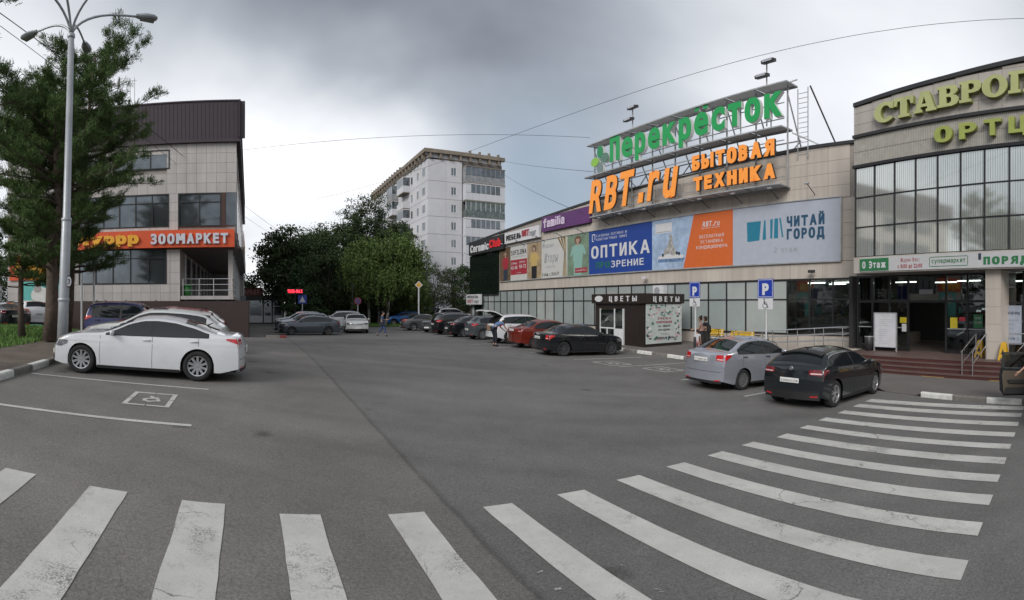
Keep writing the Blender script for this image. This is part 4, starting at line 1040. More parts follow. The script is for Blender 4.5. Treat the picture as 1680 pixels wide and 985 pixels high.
# posters above the windows: thin framed sheets, print in raised layers
def col(nm, c, **k): return mat(nm, c, rough=k.pop('rough', .45), var=k.pop('var', .04), **k)
M_PW = col('print_white', (.60, .60, .62)); M_PG = col('print_grey', (.30, .31, .33)); M_PR = col('print_red', (.33, .03, .045)); M_PBL = col('print_blue', (.016, .055, .27)); M_PO = col('print_orange', (.60, .13, .03))
M_PK = col('print_black', (.02, .02, .022)); M_PLB = col('print_ice', (.33, .43, .58), var=.3, scale=1.2); M_PT = col('print_teal', (.02, .19, .29)); M_PGR = col('print_green', (.02, .16, .05)); M_PCR = col('print_cream', (.52, .52, .50))
M_SKIN = col('print_skin', (.42, .27, .2)); M_PBR = col('print_brown', (.13, .085, .05), var=.3, scale=3); M_PMINT = col('print_mint', (.24, .42, .37)); M_PYEL = col('print_mustard', (.50, .36, .13)); M_PNAVY = col('print_navy', (.03, .045, .07))
def psheet(parent, s0, s1, z0, z1, m, d=0.06, nm='poster_sheet', lab=None):
    return MB().box(-s1, -s0, DF-d, DF-.012*0-.005, z0, z1).build(nm, m, parent, label=lab)
def shape(parent, poly, m, d, nm='print_shape'):
    """poly in (a, z); d in front of the wall"""
    mb = MB(); mb.add([(a, DF-d, z) for a, z in poly], [tuple(range(len(poly)))]); return mb.build(nm, m, parent)
def ell(ca, cz, ra, rz, n=14): return [(ca+ra*math.cos(t), cz+rz*math.sin(t)) for t in np.linspace(0, 2*PI, n+1)[:-1]]
Z0, Z1 = 2.14, 5.24
pf = lambda lab, s0, s1: thing('wall_poster', lab, 'poster', (-(s0+s1)/2, DF, Z0), phi=PHI, group='posters above the windows')
def s_of(px, D=DF): return D*math.tan(TH-(px-840)/F)
b_ = [s_of(x) for x in (821, 838.5, 866, 889.5, 932, 967.5, 1071, 1203.5, 1380)]
def person_print(p, s_mid, zb, h, mtop, mbot, mhair, wd=.62, d0=.068):
    a = -s_mid
    shape(p, [(a-wd*.32, zb), (a+wd*.30, zb), (a+wd*.34, zb+h*.42), (a-wd*.34, zb+h*.42)], mbot, d0)
    shape(p, ell(a, zb+h*.87, wd*.26, h*.115), mhair, d0+.002)
    shape(p, [(a-wd*.36, zb+h*.36), (a+wd*.36, zb+h*.36), (a+wd*.40, zb+h*.55), (a+wd*.58, zb+h*.48), (a+wd*.62, zb+h*.53), (a+wd*.44, zb+h*.72), (a+wd*.16, zb+h*.77), (a-wd*.16, zb+h*.77), (a-wd*.44, zb+h*.72), (a-wd*.60, zb+h*.52), (a-wd*.54, zb+h*.46), (a-wd*.38, zb+h*.55)], mtop, d0+.004)
    shape(p, [(a-wd*.09, zb+h*.74), (a+wd*.09, zb+h*.74), (a+wd*.07, zb+h*.82), (a-wd*.07, zb+h*.82)], M_SKIN, d0+.006)
    shape(p, ell(a, zb+h*.87, wd*.15, h*.075), M_SKIN, d0+.008)
    shape(p, ell(a+wd*.02, zb+h*.94, wd*.19, h*.04), mhair, d0+.010)
p = pf('fashion poster of a woman in a red top, leftmost of the poster row', b_[1], b_[0]); psheet(p, b_[1], b_[0], Z0, Z1, M_PBR); person_print(p, (b_[0]+b_[1])/2-.1, Z0+.05, 2.85, M_PR, M_PNAVY, M_PBR, 1.15)
p = pf('white and red SOFILENA clothing poster with size numbers', b_[2], b_[1]); psheet(p, b_[2], b_[1], Z0, Z1, M_PCR)
shape(p, [(-b_[1]+.03, Z0+.5), (-b_[2]-.03, Z0+.5), (-b_[2]-.03, Z0+1.85), (-b_[1]+.03, Z0+1.85)], M_PR, .064)
wS = b_[1]-b_[2]
text('SOFILENA', (-b_[1]+.12, DF-.068, Z0+2.3), wS-.24, .42, M_PK, p, bold=.02); text('магазин одежды', (-b_[1]+.3, DF-.068, Z0+2.05), wS-.6, .12, M_PG, p)
text('размеры', (-b_[1]+.2, DF-.070, Z0+1.45), wS*.33, .17, M_PW, p); text('размеры', (-b_[1]+wS*.55, DF-.070, Z0+1.5), wS*.33, .17, M_PW, p)
text('42-48', (-b_[1]+.15, DF-.070, Z0+1.0), wS*.37, .30, M_PW, p, bold=.02); text('50-72', (-b_[1]+wS*.54, DF-.070, Z0+1.05), wS*.38, .30, M_PW, p, bold=.02); text('2 этаж', (-b_[1]+wS*.38, DF-.070, Z0+.6), wS*.26, .14, M_PW, p)
p = pf('fashion poster of a woman in a mustard blouse', b_[3], b_[2]); psheet(p, b_[3], b_[2], Z0, Z1, col('print_tan', (.33, .25, .16), var=.35, scale=1.5)); person_print(p, (b_[2]+b_[3])/2, Z0+.03, 2.9, M_PYEL, M_PK, M_PBR, 1.25)
p = pf('white curtain shop poster with grey script and a gathered brown drape', b_[4], b_[3]); psheet(p, b_[4], b_[3], Z0, Z1, M_PCR)
wC = b_[3]-b_[4]
text('Модные', (-b_[3]+.15, DF-.066, Z0+2.45), wC*.45, .34, M_PG, p, shear=.35, bold=.02); text('Шторы', (-b_[3]+.4, DF-.066, Z0+1.25), wC*.55, .75, M_PG, p, shear=.3, bold=.02); text('шторный салон', (-b_[3]+.6, DF-.066, Z0+.8), wC*.4, .13, M_PG, p, shear=.3)
text('0 этаж, т. 55-41-38', (-b_[3]+.12, DF-.066, Z0+.15), wC*.66, .26, M_PK, p, bold=.025)
for i in range(9):
    f0 = i/9; ta = -b_[4]-wC*.36+f0*wC*.34; shape(p, [(ta, Z1-.02), (ta+wC*.045, Z1-.02), (-b_[4]-.42+f0*.25+.05, Z0+1.9), (-b_[4]-.42+f0*.25, Z0+1.9)], (M_PBR, M_PYEL, M_PCR)[i % 3], .070)
    shape(p, [(-b_[4]-.42+f0*.25, Z0+1.9), (-b_[4]-.42+f0*.25+.06, Z0+1.9), (-b_[4]-.62+f0*.6+.07, Z0+.02), (-b_[4]-.62+f0*.6, Z0+.02)], (M_PBR, M_PYEL, M_PCR)[i % 3], .070)
p = pf('poster of a woman in a mint green dress beside the curtain poster', b_[5], b_[4]); psheet(p, b_[5], b_[4], Z0, Z1, col('print_sage', (.17, .24, .17), var=.3, scale=1.2)); person_print(p, (b_[4]+b_[5])/2, Z0+.03, 3.0, M_PMINT, M_PMINT, M_PBR, 1.6)
shape(p, [(-b_[5]-1.7, Z0+.2), (-b_[5]-.2, Z0+.2), (-b_[5]-.2, Z0+.55), (-b_[5]-1.7, Z0+.55)], M_PR, .082); text('www.modistka.ru', (-b_[5]-1.62, DF-.085, Z0+.31), 1.34, .12, M_PW, p)
p = pf('deep blue optician poster with large white lettering', b_[6], b_[5]); psheet(p, b_[6], b_[5], Z0, Z1, M_PBL)
wO = b_[5]-b_[6]
text('САЛОНЫ ОПТИКИ И', (-b_[5]+.85, DF-.066, Z0+2.62), wO*.5, .17, M_PW, p); text('КОНТАКТНЫХ ЛИНЗ', (-b_[5]+.85, DF-.066, Z0+2.36), wO*.5, .17, M_PW, p)
for (x0, x1, z0, z1) in ((.35, .42, 2.35, 2.85), (.35, .72, 2.8, 2.87), (.65, .72, 2.45, 2.8), (.42, .55, 2.33, 2.40)): shape(p, [(-b_[5]+x0, Z0+z0), (-b_[5]+x1, Z0+z0), (-b_[5]+x1, Z0+z1), (-b_[5]+x0, Z0+z1)], M_PW, .066)
text('ОПТИКА', (-b_[5]+.25, DF-.066, Z0+1.15), wO*.93, .86, M_PW, p, bold=.02, gap=.12)
text('ПРО', (-b_[5]+.8, DF-.066, Z0+.40), wO*.24, .44, M_PGR, p, bold=.012); text('ЗРЕНИЕ', (-b_[5]+.8+wO*.26, DF-.066, Z0+.40), wO*.50, .44, M_PW, p, bold=.012)
p = pf('icy blue and orange air conditioner poster with a polar scene', b_[7], b_[6]); psheet(p, b_[7], b_[6], Z0, Z1, M_PLB)
A0 = -b_[6]; wR = b_[6]-b_[7]
sl_ = (wR*.50, wR*.42)
shape(p, [(A0+sl_[1], Z0), (-b_[7], Z0), (-b_[7], Z1), (A0+sl_[0]+wR*.05, Z1)], M_PO, .064)
shape(p, [(A0+.3, Z0+2.25), (A0+1.7, Z0+2.25), (A0+1.7, Z0+2.85), (A0+.3, Z0+2.85)], M_PW, .064); shape(p, [(A0+.36, Z0+2.3), (A0+1.64, Z0+2.3), (A0+1.64, Z0+2.34), (A0+.36, Z0+2.34)], M_PG, .066)
ice = [(A0+.5, Z0+.45), (A0+2.6, Z0+.42), (A0+2.75, Z0+.62), (A0+2.3, Z0+.8), (A0+1.1, Z0+.85), (A0+.55, Z0+.66)]
shape(p, ice, col('print_ice_shadow', (.12, .2, .34), var=.5, scale=5), .066); shape(p, [(a, z+.12 if z > Z0+.5 else z+.2) for a, z in ice], M_PW, .068)
bear = [(A0+1.0, Z0+.85), (A0+1.05, Z0+1.15), (A0+1.35, Z0+1.45), (A0+1.5, Z0+1.9), (A0+1.45, Z0+2.1), (A0+1.62, Z0+2.18), (A0+1.75, Z0+1.95), (A0+1.8, Z0+1.5), (A0+2.05, Z0+1.1), (A0+2.15, Z0+.85), (A0+1.8, Z0+.8), (A0+1.5, Z0+.95)]
shape(p, bear, col('print_fur', (.36, .35, .33), var=.5, scale=6), .071)
for q in ((.95, .88), (2.3, .9), (2.12, .95)): shape(p, ell(A0+q[0], Z0+q[1], .10, .11, 8), M_PNAVY, .073)
text('RBT.ru', (A0+wR*.655, DF-.068, Z0+2.32), wR*.20, .30, M_PW, p, bold=.02, shear=.2); text('бытовая техника', (A0+wR*.645, DF-.068, Z0+2.2), wR*.21, .06, M_PW, p)
text('БЕСПЛАТНАЯ', (A0+wR*.62, DF-.068, Z0+1.66), wR*.28, .19, M_PW, p); text('УСТАНОВКА', (A0+wR*.63, DF-.068, Z0+1.36), wR*.26, .19, M_PW, p); text('КОНДИЦИОНЕРА', (A0+wR*.58, DF-.068, Z0+1.05), wR*.36, .19, M_PW, p)
p = pf('large pale poster with teal books and dark blue bookshop name', b_[8], b_[7]); psheet(p, b_[8], b_[7], Z0, Z1, col('print_pale', (.40, .43, .50)))
A0 = -b_[7]; wB = b_[7]-b_[8]
for poly in ([(.15, 1.22), (.27, 1.25), (.285, 2.28), (.145, 2.28)], [(.30, 1.27), (.335, 1.27), (.33, 2.3), (.315, 2.3)], [(.375, 1.3), (.395, 1.3), (.40, 2.32), (.375, 2.32)], [(.41, 1.3), (.45, 1.3), (.45, 2.33), (.415, 2.33)], [(.485, 1.32), (.50, 1.32), (.475, 2.34), (.46, 2.34)]):
    shape(p, [(A0+u*wB, Z0+z) for u, z in poly], M_PT, .064)
M_PDT = col('print_dark_teal', (.02, .075, .14))
text('ЧИТАЙ', (A0+wB*.53, DF-.066, Z0+1.87), wB*.335, .52, M_PDT, p, bold=.04); text('ГОРОД', (A0+wB*.53, DF-.066, Z0+1.22), wB*.335, .52, M_PDT, p, bold=.04)
text('2 этаж', (A0+wB*.41, DF-.066, Z0+.55), wB*.22, .27, M_PG, p, ref='0')
fr_ = thing('billboard_surround', 'thin pale metal frame running round the whole row of posters', 'frame', (-25, DF, Z0-.1), phi=PHI)
MB().box(-b_[0], -b_[8]+.04, DF-.11, DF-.001, Z0-.07, Z0-.003).build('frame_rail', M_STEEL, fr_); MB().box(-b_[0], -b_[8]+.04, DF-.11, DF-.001, Z1+.003, Z1+.05).build('frame_rail', M_STEEL, fr_); MB().box(-b_[8]+.003, -b_[8]+.07, DF-.13, DF-.001, Z0, Z1).build('frame_rail', M_STEEL, fr_)

# shop signs at the far end
def board(nm, lab, s0, s1, z0, z1, m, d=.2, cat_='sign'):
    t = thing(nm, lab, cat_, (-(s0+s1)/2, DF, z0), phi=PHI); MB().box(-s1, -s0, DF-d, DF-.06, z0, z1).build('sign_board', m, t); return t
sb0, sb1 = s_of(831), s_of(774)
t = board('shop_sign', 'black shop sign with white and red Ceramic Club lettering at the far mall end', sb0, sb1, 5.12, 6.52, M_PK, .35); wd = sb1-sb0
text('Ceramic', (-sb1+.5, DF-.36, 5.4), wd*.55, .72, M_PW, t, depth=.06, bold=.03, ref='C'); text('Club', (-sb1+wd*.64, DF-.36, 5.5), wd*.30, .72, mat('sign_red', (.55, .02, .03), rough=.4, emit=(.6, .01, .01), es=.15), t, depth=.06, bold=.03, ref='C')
gw = thing('black_glass_wall', 'tall black glazed wall below the black sign at the far mall corner', 'wall', (-46, DF, .3), phi=PHI)
M_BG = mat('black_glass', (.008, .012, .010), rough=.08, var=.3, coat=.5)
for i in range(4):
    for j in range(3):
        a0 = -50+i*1.66; MB().box(a0+.02, a0+1.64, DF-.06, DF-.001, 1.0+j*1.37, 1.0+(j+1)*1.37-.03).build('glass_panel', M_BG, gw)
MB().box(-50, -43.36, DF-.10, DF-.065, .86, .98).build('bottom_rail', M_FRAME, gw)
sb0, sb1 = s_of(889), s_of(832.5)
t = board('shop_sign', 'white furniture shop sign with black and red letters left of the purple sign', sb0, sb1, 5.55, 6.55, M_PW, .3); wd = sb1-sb0
text('МЕБЕЛЬ', (-sb1+.4, DF-.31, 5.82), wd*.44, .46, M_PK, t, depth=.05, bold=.015, gap=.16); text('ОПТ', (-sb1+wd*.54, DF-.31, 5.9), wd*.20, .52, M_PR, t, depth=.05, bold=.03); text('торг', (-sb1+wd*.75, DF-.31, 5.82), wd*.18, .36, M_PG, t, depth=.05, bold=.02)
sb0, sb1 = s_of(971.5), s_of(893)
t = board('shop_sign', 'purple sign with pale lowercase familia lettering', sb0, sb1, 5.9, 7.08, mat('sign_purple', (.105, .028, .135), rough=.4, var=.15, scale=.6), .25); wd = sb1-sb0
text('familia', (-sb1+.35, DF-.27, 6.22), wd*.46, .52, mat('sign_lilac', (.62, .52, .66), rough=.5), t, depth=.06, bold=.03)
t = thing('shop_sign', 'small white furniture sign hanging over the far corner door', 'sign', (-49, DF, 0), phi=PHI)
MB().box(-49.9, -46.4, DF-.5, DF-.35, -.05, 1.0).build('sign_board', M_PW, t)
text('МЕБЕЛЬ', (-49.6, DF-.51, .6), 2.6, .27, M_PK, t, bold=.03); text('ОПТ', (-49.6, DF-.51, .12), 1.4, .34, M_PR, t, bold=.04); text('торг', (-48.0, DF-.51, .12), 1.2, .24, M_PK, t, bold=.02)
MB().box(-48.7, -46.9, DF-.12, DF-.05, -2.4, -.1).build('door_leaf', M_BG, mall, label='dark door under the small furniture sign')
# lamp arms over the posters
for i, px in enumerate((838, 862, 895, 927, 962, 1000, 1034, 1074, 1117, 1164, 1218, 1277, 1337)):
    s = s_of(px); t = thing('poster_lamp', 'thin lamp arm on the wall above the posters, number', 'lamp', (-s, DF, 5.6), phi=PHI, group='lamp arms above the posters')
    z = 5.85 if i > 4 else 5.45
    MB().tube([(-s-.0, DF, z-.35), (-s+.05, DF-.95, z)], .022, 5).build('arm', M_DARKM, t); MB().tube([(-s+.05-.12, DF-.97, z+.02), (-s+.17, DF-.97, z+.02)], .055, 8).build('lamp_head', M_STEEL, t)
    where = ['over the woman in red', 'over the SOFILENA poster', 'over the mustard blouse poster', 'over the curtain poster', 'over the mint dress poster', 'over the left half of the blue optician poster', 'over the middle of the blue optician poster', 'over the right edge of the blue optician poster', 'over the white unit on the icy poster', 'over the orange part of the icy poster', 'over the left end of the pale bookshop poster', 'over the teal books on the pale poster', 'over the dark blue name on the pale poster'][i]
    t['label'] = 'thin lamp arm on the wall '+where
def s_cam(px, z, lab):
    s = s_of(px); t = thing('security_camera', lab, 'camera', (-s, DF, z), phi=PHI)
    MB().tube([(-s, DF, z), (-s, DF-.25, z-.02)], .03, 6).build('bracket', M_DARKM, t); MB().box(-s-.05, -s+.28, DF-.42, DF-.26, z-.05, z+.09).build('camera_body', M_PW if px < 1200 else M_DARKM, t)
s_cam(1061, 1.65, 'white security camera on the beige strip left of the parking signs'); s_cam(1333, 1.6, 'black security camera on the beige strip right of the parking signs')
s = s_of(1087); t = thing('wall_unit', 'white air conditioning unit on the windows above the flower kiosk', 'air conditioner', (-s, DF, .4), phi=PHI)
MB().box(-s-.45, -s+.45, DF-.4, DF-.05, .45, 1.15).build('casing', M_PW, t); MB().lathe([(.001, -.41), (.24, -.41), (.25, -.40)], (-s-.1, DF, .8), 'y', 16).build('fan_grille', M_PG, t)

# ---------------------------------------------------------------- flower kiosk in front of the mall
KN, KS0, KS1, KD = 18.3, 18.85, 22.9, 2.9
kz0, kz1 = -2.36, .55
M_KBR = mat('kiosk_brown', (.022, .016, .013), rough=.45, var=.15)
ko = thing('flower_kiosk', 'dark brown flower kiosk with white lettering standing before the mall windows', 'kiosk', (-KS0, KN, kz0), phi=PHI)
A1, A0k = -KS0, -KS1
mb = MB(); mb.box(A0k, A1, KN+.06, KN+KD, kz0-.2, kz1-.05); mb.build('wall', M_KBR, ko)
MB().box(A0k-.12, A1+.12, KN-.12, KN+KD+.1, kz1-.52, kz1).build('fascia', M_KBR, ko)
for i in range(int(2.2/.16)):  # ribbed cladding right of the door
    pass
x0 = A0k+2.55
for i in range(9): MB().box(x0+i*.165, x0+i*.165+.15, KN+.02, KN+.058, kz0, kz1-.52).build('wall_plank', M_KBR, ko)
t1 = text('ЦВЕТЫ', (A0k+1.45, KN-.125, kz1-.40), 2.2, .28, M_PW, ko, depth=.03, bold=.018, gap=.42)
MB().prism(ell(A0k+.55, kz1-.26, .34, .17, 20), lambda u, v, d: (u, KN-.16+d, v), 0, .035).build('oval_badge', M_PW, ko)
text('ЦВЕТЫ', (A1+.125, KN+.55, kz1-.42), 2.0, .28, M_PW, ko, kind='s', depth=.03, bold=.018, gap=.42)
MB().box(A1+.005, A1+.05, KN+.12, KN+KD-.05, kz0+.28, kz1-.55).build('poster', mat('kiosk_poster', (.40, .46, .45), rough=.4, col2=(.52, .56, .55), scale=1.8, var=.1), ko, label='pale poster of flowers and print')
po = ko.children[-1]
def kell(cu, cv, ru, rv, m, d=.056):
    mb = MB(); ring = [(A1+d, KN+cu+ru*math.cos(t), kz0+cv+rv*math.sin(t)) for t in np.linspace(0, 2*PI, 11)[:-1]]; mb.add(ring, [tuple(range(10))]); return mb
flw = [MB() for _ in range(4)]; rr = random.Random(5)
for _ in range(120):
    u = rr.uniform(.2, KD-.15); v = rr.choice([rr.uniform(1.75, 2.30), rr.uniform(1.75, 2.3), rr.uniform(.4, .8)]) if rr.random() < .7 else rr.uniform(.5, 2.2)
    if .75 < u < 2.2 and .6 < v < 1.75: u = rr.choice([rr.uniform(.2, .6), rr.uniform(2.35, 2.8)])
    k = rr.randrange(4); m_ = kell(u, v, rr.uniform(.03, .13), rr.uniform(.02, .09), None, .052+rr.random()*.006); flw[k].add(m_.v, m_.f)
for f_, c_, nm in zip(flw, ((.10, .20, .16), (.55, .35, .38), (.05, .09, .10), (.62, .62, .6)), ('leaf', 'petal', 'dark', 'pale')): f_.build('print_shape', mat('kiosk_'+nm, c_, var=.1), po, kind='stuff')
for k, (tx, h_, w_) in enumerate((('БУКЕТЫ И', .11, 1.0), ('КОМПОЗИЦИИ', .11, 1.2), ('НА ЛЮБОЙ', .09, .9), ('ПРАЗДНИК', .09, .9))): text(tx, (A1+.062, KN+1.45-w_/2, kz0+1.55-k*.2), w_, h_, (M_PR if k < 2 else M_PK), po, kind='s', bold=.02)
text('РОЗЫ', (A1+.062, KN+1.2, kz0+.72), .6, .10, M_PG, po, kind='s'); text('ГЕЛИЕВЫЕ ШАРЫ', (A1+.062, KN+.75, kz0+.5), 1.5, .12, M_PNAVY, po, kind='s', bold=.03)
# door and shop window of the kiosk
dw = B(A0k+.55, A0k+1.75, KN-.0, KN+.05, kz0+1.05, kz0+2.05).build('shop_window', M_BG, ko)
M_PVC = mat('white_pvc', (.62, .63, .64), rough=.35)
for (a, b, c, d) in ((.50, .56, .05, 2.1), (1.72, 1.80, .05, 2.1), (.56, 1.72, 1.0, 1.07), (1.10, 1.16, .1, 1.0), (1.80, 2.42, .05, 1.02), (2.42, 2.50, .05, 2.1)): MB().box(A0k+a, A0k+b, KN-.03, KN+.052, kz0+c, kz0+d).build('door_frame', M_PVC, ko)
MB().box(A0k+.56, A0k+1.72, KN-.0, KN+.05, kz0+.1, kz0+1.0).build('lower_pane', M_BG, ko); MB().box(A0k+1.80, A0k+2.42, KN, KN+.05, kz0+1.03, kz0+2.1).build('door_glass', M_BG, ko)
# ------------------------------------------------------------------ entrance block (own frame, slightly turned)
EN = 17.5
en = thing('entrance_block', 'taller grey tiled entrance block with mirror glazing and a wide doorway at the right', 'building', (-4, EN, -2.4), phi=PHE)
AX0, AX1 = -12.55, 9.0
def etop(a): return float(np.interp(a, [-12.6, -10.6, -8.2, -5.2, -1, 9], [8.40, 8.52, 8.62, 8.80, 8.88, 8.5]))
mb = MB(); AS = [AX0, -10.6, -8.2, -5.2, -1, 4, AX1]
for a0, a1 in zip(AS[:-1], AS[1:]):
    vs = []
    for a in (a0, a1): vs += [(a, EN+.06, 5.72), (a, EN+.06, etop(a)-.1), (a, EN+18, 5.72), (a, EN+18, etop(a)-.1)]
    mb.add(vs, [(0, 4, 5, 1), (1, 5, 7, 3), (2, 3, 7, 6)])
mb.box(AX0, AX0+.25, EN+.06, EN+18, 1.3, 8.28); mb.box(AX1-.25, AX1, EN+.06, EN+18, -2.8, 8.3); mb.box(AX0+.25, AX1-.25, EN+17.8, EN+18.1, -2.8, 8.2)
mb.build('wall', M_TILEJ, en)
mb = MB()
for a0, a1 in zip(AS[:-1], AS[1:]):
    vs = []
    for a in (a0, a1): z = etop(a); vs += [(a, EN-.07, z-.14), (a, EN-.07, z+.02), (a, EN+.5, z+.02), (a, EN+.5, z-.14)]
    mb.add(vs, [(0, 4, 5, 1), (1, 5, 6, 2), (0, 3, 7, 4), (0, 1, 2, 3), (4, 7, 6, 5)])
mb.build('parapet_cap', M_DARKM, en)
M_TILE2 = tile_mat('entrance_tile', (.44, .405, .365))
def etile(a0, a1, z0, z1): MB().box(a0, a1-.012, EN, EN+.04, z0, z1-.012).build('tile', M_TILE2, en)
a = AX0
while a < 4:
    for z0, z1 in ((7.08, 7.5), (7.5, 7.98), (7.98, 8.5), (8.5, 9.2)):
        z1 = min(z1, etop(a)-.14, etop(a+.9)-.14)
        if z1-z0 > .08: etile(a, a+.93, z0, z1)
    a += .93
MB().box(AX0-.02, AX1, EN-.10, EN+.05, 6.94, 7.06).build('cornice', M_DARKM, en)
# ribbed band between the cornice and the glazing
M_RIB = mat('ribbed_panel', (.42, .40, .36), rough=.5, var=.12, scale=4, bump=.0)
MB().box(AX0, 4.5, EN+.02, EN+.05, 5.80, 6.94).build('ribbed_band', M_RIB, en)
ribs = MB(); a = AX0+.03
while a < 4.5: ribs.box(a, a+.035, EN-.008, EN+.02, 5.82, 6.93); a += .075
o_ = ribs.build('rib', M_RIB, en); o_['kind'] = 'stuff'
for z in (6.35,): MB().box(AX0, 4.5, EN-.012, EN+.03, z, z+.012).build('band_joint', M_TILEJ, en)
MB().box(AX0-.04, 4.5, EN-.07, EN+.05, 5.68, 5.80).build('glazing_head', M_FRAME, en)
# mirror glazing, three rows, with vertical blinds printed behind the glass
def mirror_mat():
    m = bpy.data.materials.new('mirror_glazing'); m.use_nodes = True; t = m.node_tree; n = t.nodes; b = n['Principled BSDF']; L = t.links.new
    co = n.new('ShaderNodeTexCoord'); wv = n.new('ShaderNodeTexWave'); wv.wave_type = 'BANDS'; wv.bands_direction = 'X'; wv.inputs['Scale'].default_value = 3.4; wv.inputs['Distortion'].default_value = .5; wv.inputs['Detail'].default_value = 1
    L(co.outputs['Object'], wv.inputs['Vector']); ns = n.new('ShaderNodeTexNoise'); ns.inputs['Scale'].default_value = 2.5; ns.inputs['Detail'].default_value = 5; mp = n.new('ShaderNodeMapping'); mp.inputs['Scale'].default_value = (6, 1, .5); L(co.outputs['Object'], mp.inputs[0]); L(mp.outputs[0], ns.inputs['Vector'])
    mr = n.new('ShaderNodeMapRange'); mr.inputs[1].default_value = .75; mr.inputs[2].default_value = 1.0; L(wv.outputs[0], mr.inputs[0])
    m2 = n.new('ShaderNodeMath'); m2.operation = 'MULTIPLY'; L(mr.outputs[0], m2.inputs[0]); L(ns.outputs[0], m2.inputs[1])
    c = n.new('ShaderNodeMixRGB'); L(m2.outputs[0], c.inputs[0]); c.inputs[1].default_value = (.82, .84, .79, 1); c.inputs[2].default_value = (.10, .10, .07, 1); L(c.outputs[0], b.inputs['Base Color'])
    b.inputs['Metallic'].default_value = .75; b.inputs['Roughness'].default_value = .06
    bp = n.new('ShaderNodeBump'); bp.inputs['Strength'].default_value = .05; n3 = n.new('ShaderNodeTexNoise'); n3.inputs['Scale'].default_value = .9; L(co.outputs['Object'], n3.inputs['Vector']); L(n3.outputs[0], bp.inputs['Height']); L(bp.outputs[0], b.inputs['Normal'])
    return m
M_MIR = mirror_mat(); gz0, gz1 = 1.95, 5.68; gr = (gz1-gz0)/3; gw_ = .957; ga = -12.48
MB().box(AX0, AX1, EN+.12, EN+.2, 1.3, 5.75).build('inner_blind_wall', M_FRAME, en)
pm = MB().box(.03, gw_-.03, 0, .02, .03, gr-.03).mesh('glass_pane', M_MIR)
for i in range(18):
    for j in range(3):
        o_ = inst('glass_pane', pm, en, (ga+i*gw_, EN+.03, gz0+j*gr), rot=(random.uniform(-.006, .006), 0, random.uniform(-.008, .008)))
fm = MB().box(-.028, .028, 0, .08, gz0, gz1).mesh('mullion', M_FRAME)
for i in range(19): inst('mullion', fm, en, (ga+i*gw_, EN-.01, 0))
for j in range(4): MB().box(ga, ga+18*gw_, EN+.0, EN+.07, gz0+j*gr-.025, gz0+j*gr+.025).build('transom', M_FRAME, en)
MB().box(AX0, 4.8, EN-.02, EN+.12, 1.90, 1.945).build('base_rail', M_TILE2, en)
# fascia with the supermarket banner
MB().box(AX0, 5, EN-.02, EN+.30, 1.28, 1.90).build('fascia', M_TILE2, en)
MB().box(AX0+.05, AX1-.3, EN+.31, EN+2.2, 1.26, 1.34).build('soffit', mat('soffit_panel', (.20, .195, .19), rough=.6), en)
bn = thing('banner', 'white banner over the entrance with a green floor label and red opening hours', 'banner', (-6, EN-.02, 1.3), phi=PHE)
MB().box(-12.2, 4.6, EN-.06, EN-.022, 1.33, 1.89).build('banner_board', mat('banner_white', (.50, .50, .51), rough=.5, var=.05), bn)
M_BGN = mat('banner_green', (.03, .17, .065), rough=.45)
MB().box(-12.2, -10.8, EN-.075, EN-.061, 1.36, 1.86).build('green_panel', M_BGN, bn)
text('0 Этаж', (-12.07, EN-.078, 1.48), 1.15, .27, M_PW, bn, bold=.03, ref='0')
text('Ждем Вас:', (-10.25, EN-.065, 1.66), .85, .15, M_PR, bn, ref='0'); text('с 9:00 до 21:00', (-10.38, EN-.065, 1.42), 1.1, .15, M_PR, bn, bold=.03, ref='0')
def rrect(a0, a1, z0, z1, w): 
    m_ = MB()
    for (x0, x1, y0, y1) in ((a0+w, a1-w, z1-w, z1), (a0+w, a1-w, z0, z0+w), (a0, a0+w, z0+w, z1-w), (a1-w, a1, z0+w, z1-w)): m_.add([(x0, EN-.064, y0), (x1, EN-.064, y0), (x1, EN-.064, y1), (x0, EN-.064, y1)], [(0, 1, 2, 3)])
    return m_
rrect(-8.97, -7.36, 1.42, 1.80, .025).build('rounded_outline', M_BGN, bn)
text('супермаркет', (-8.87, EN-.065, 1.56), 1.4, .13, M_BGN, bn, bold=.02, ref='с')
text('ПОРЯД', (-6.75, EN-.065, 1.46), 1.75, .27, M_BGN, bn, bold=.05)
MB().box(-6.95, -6.84, EN-.066, EN-.062, 1.62, 1.86).build('print_shape', M_PNAVY, bn)
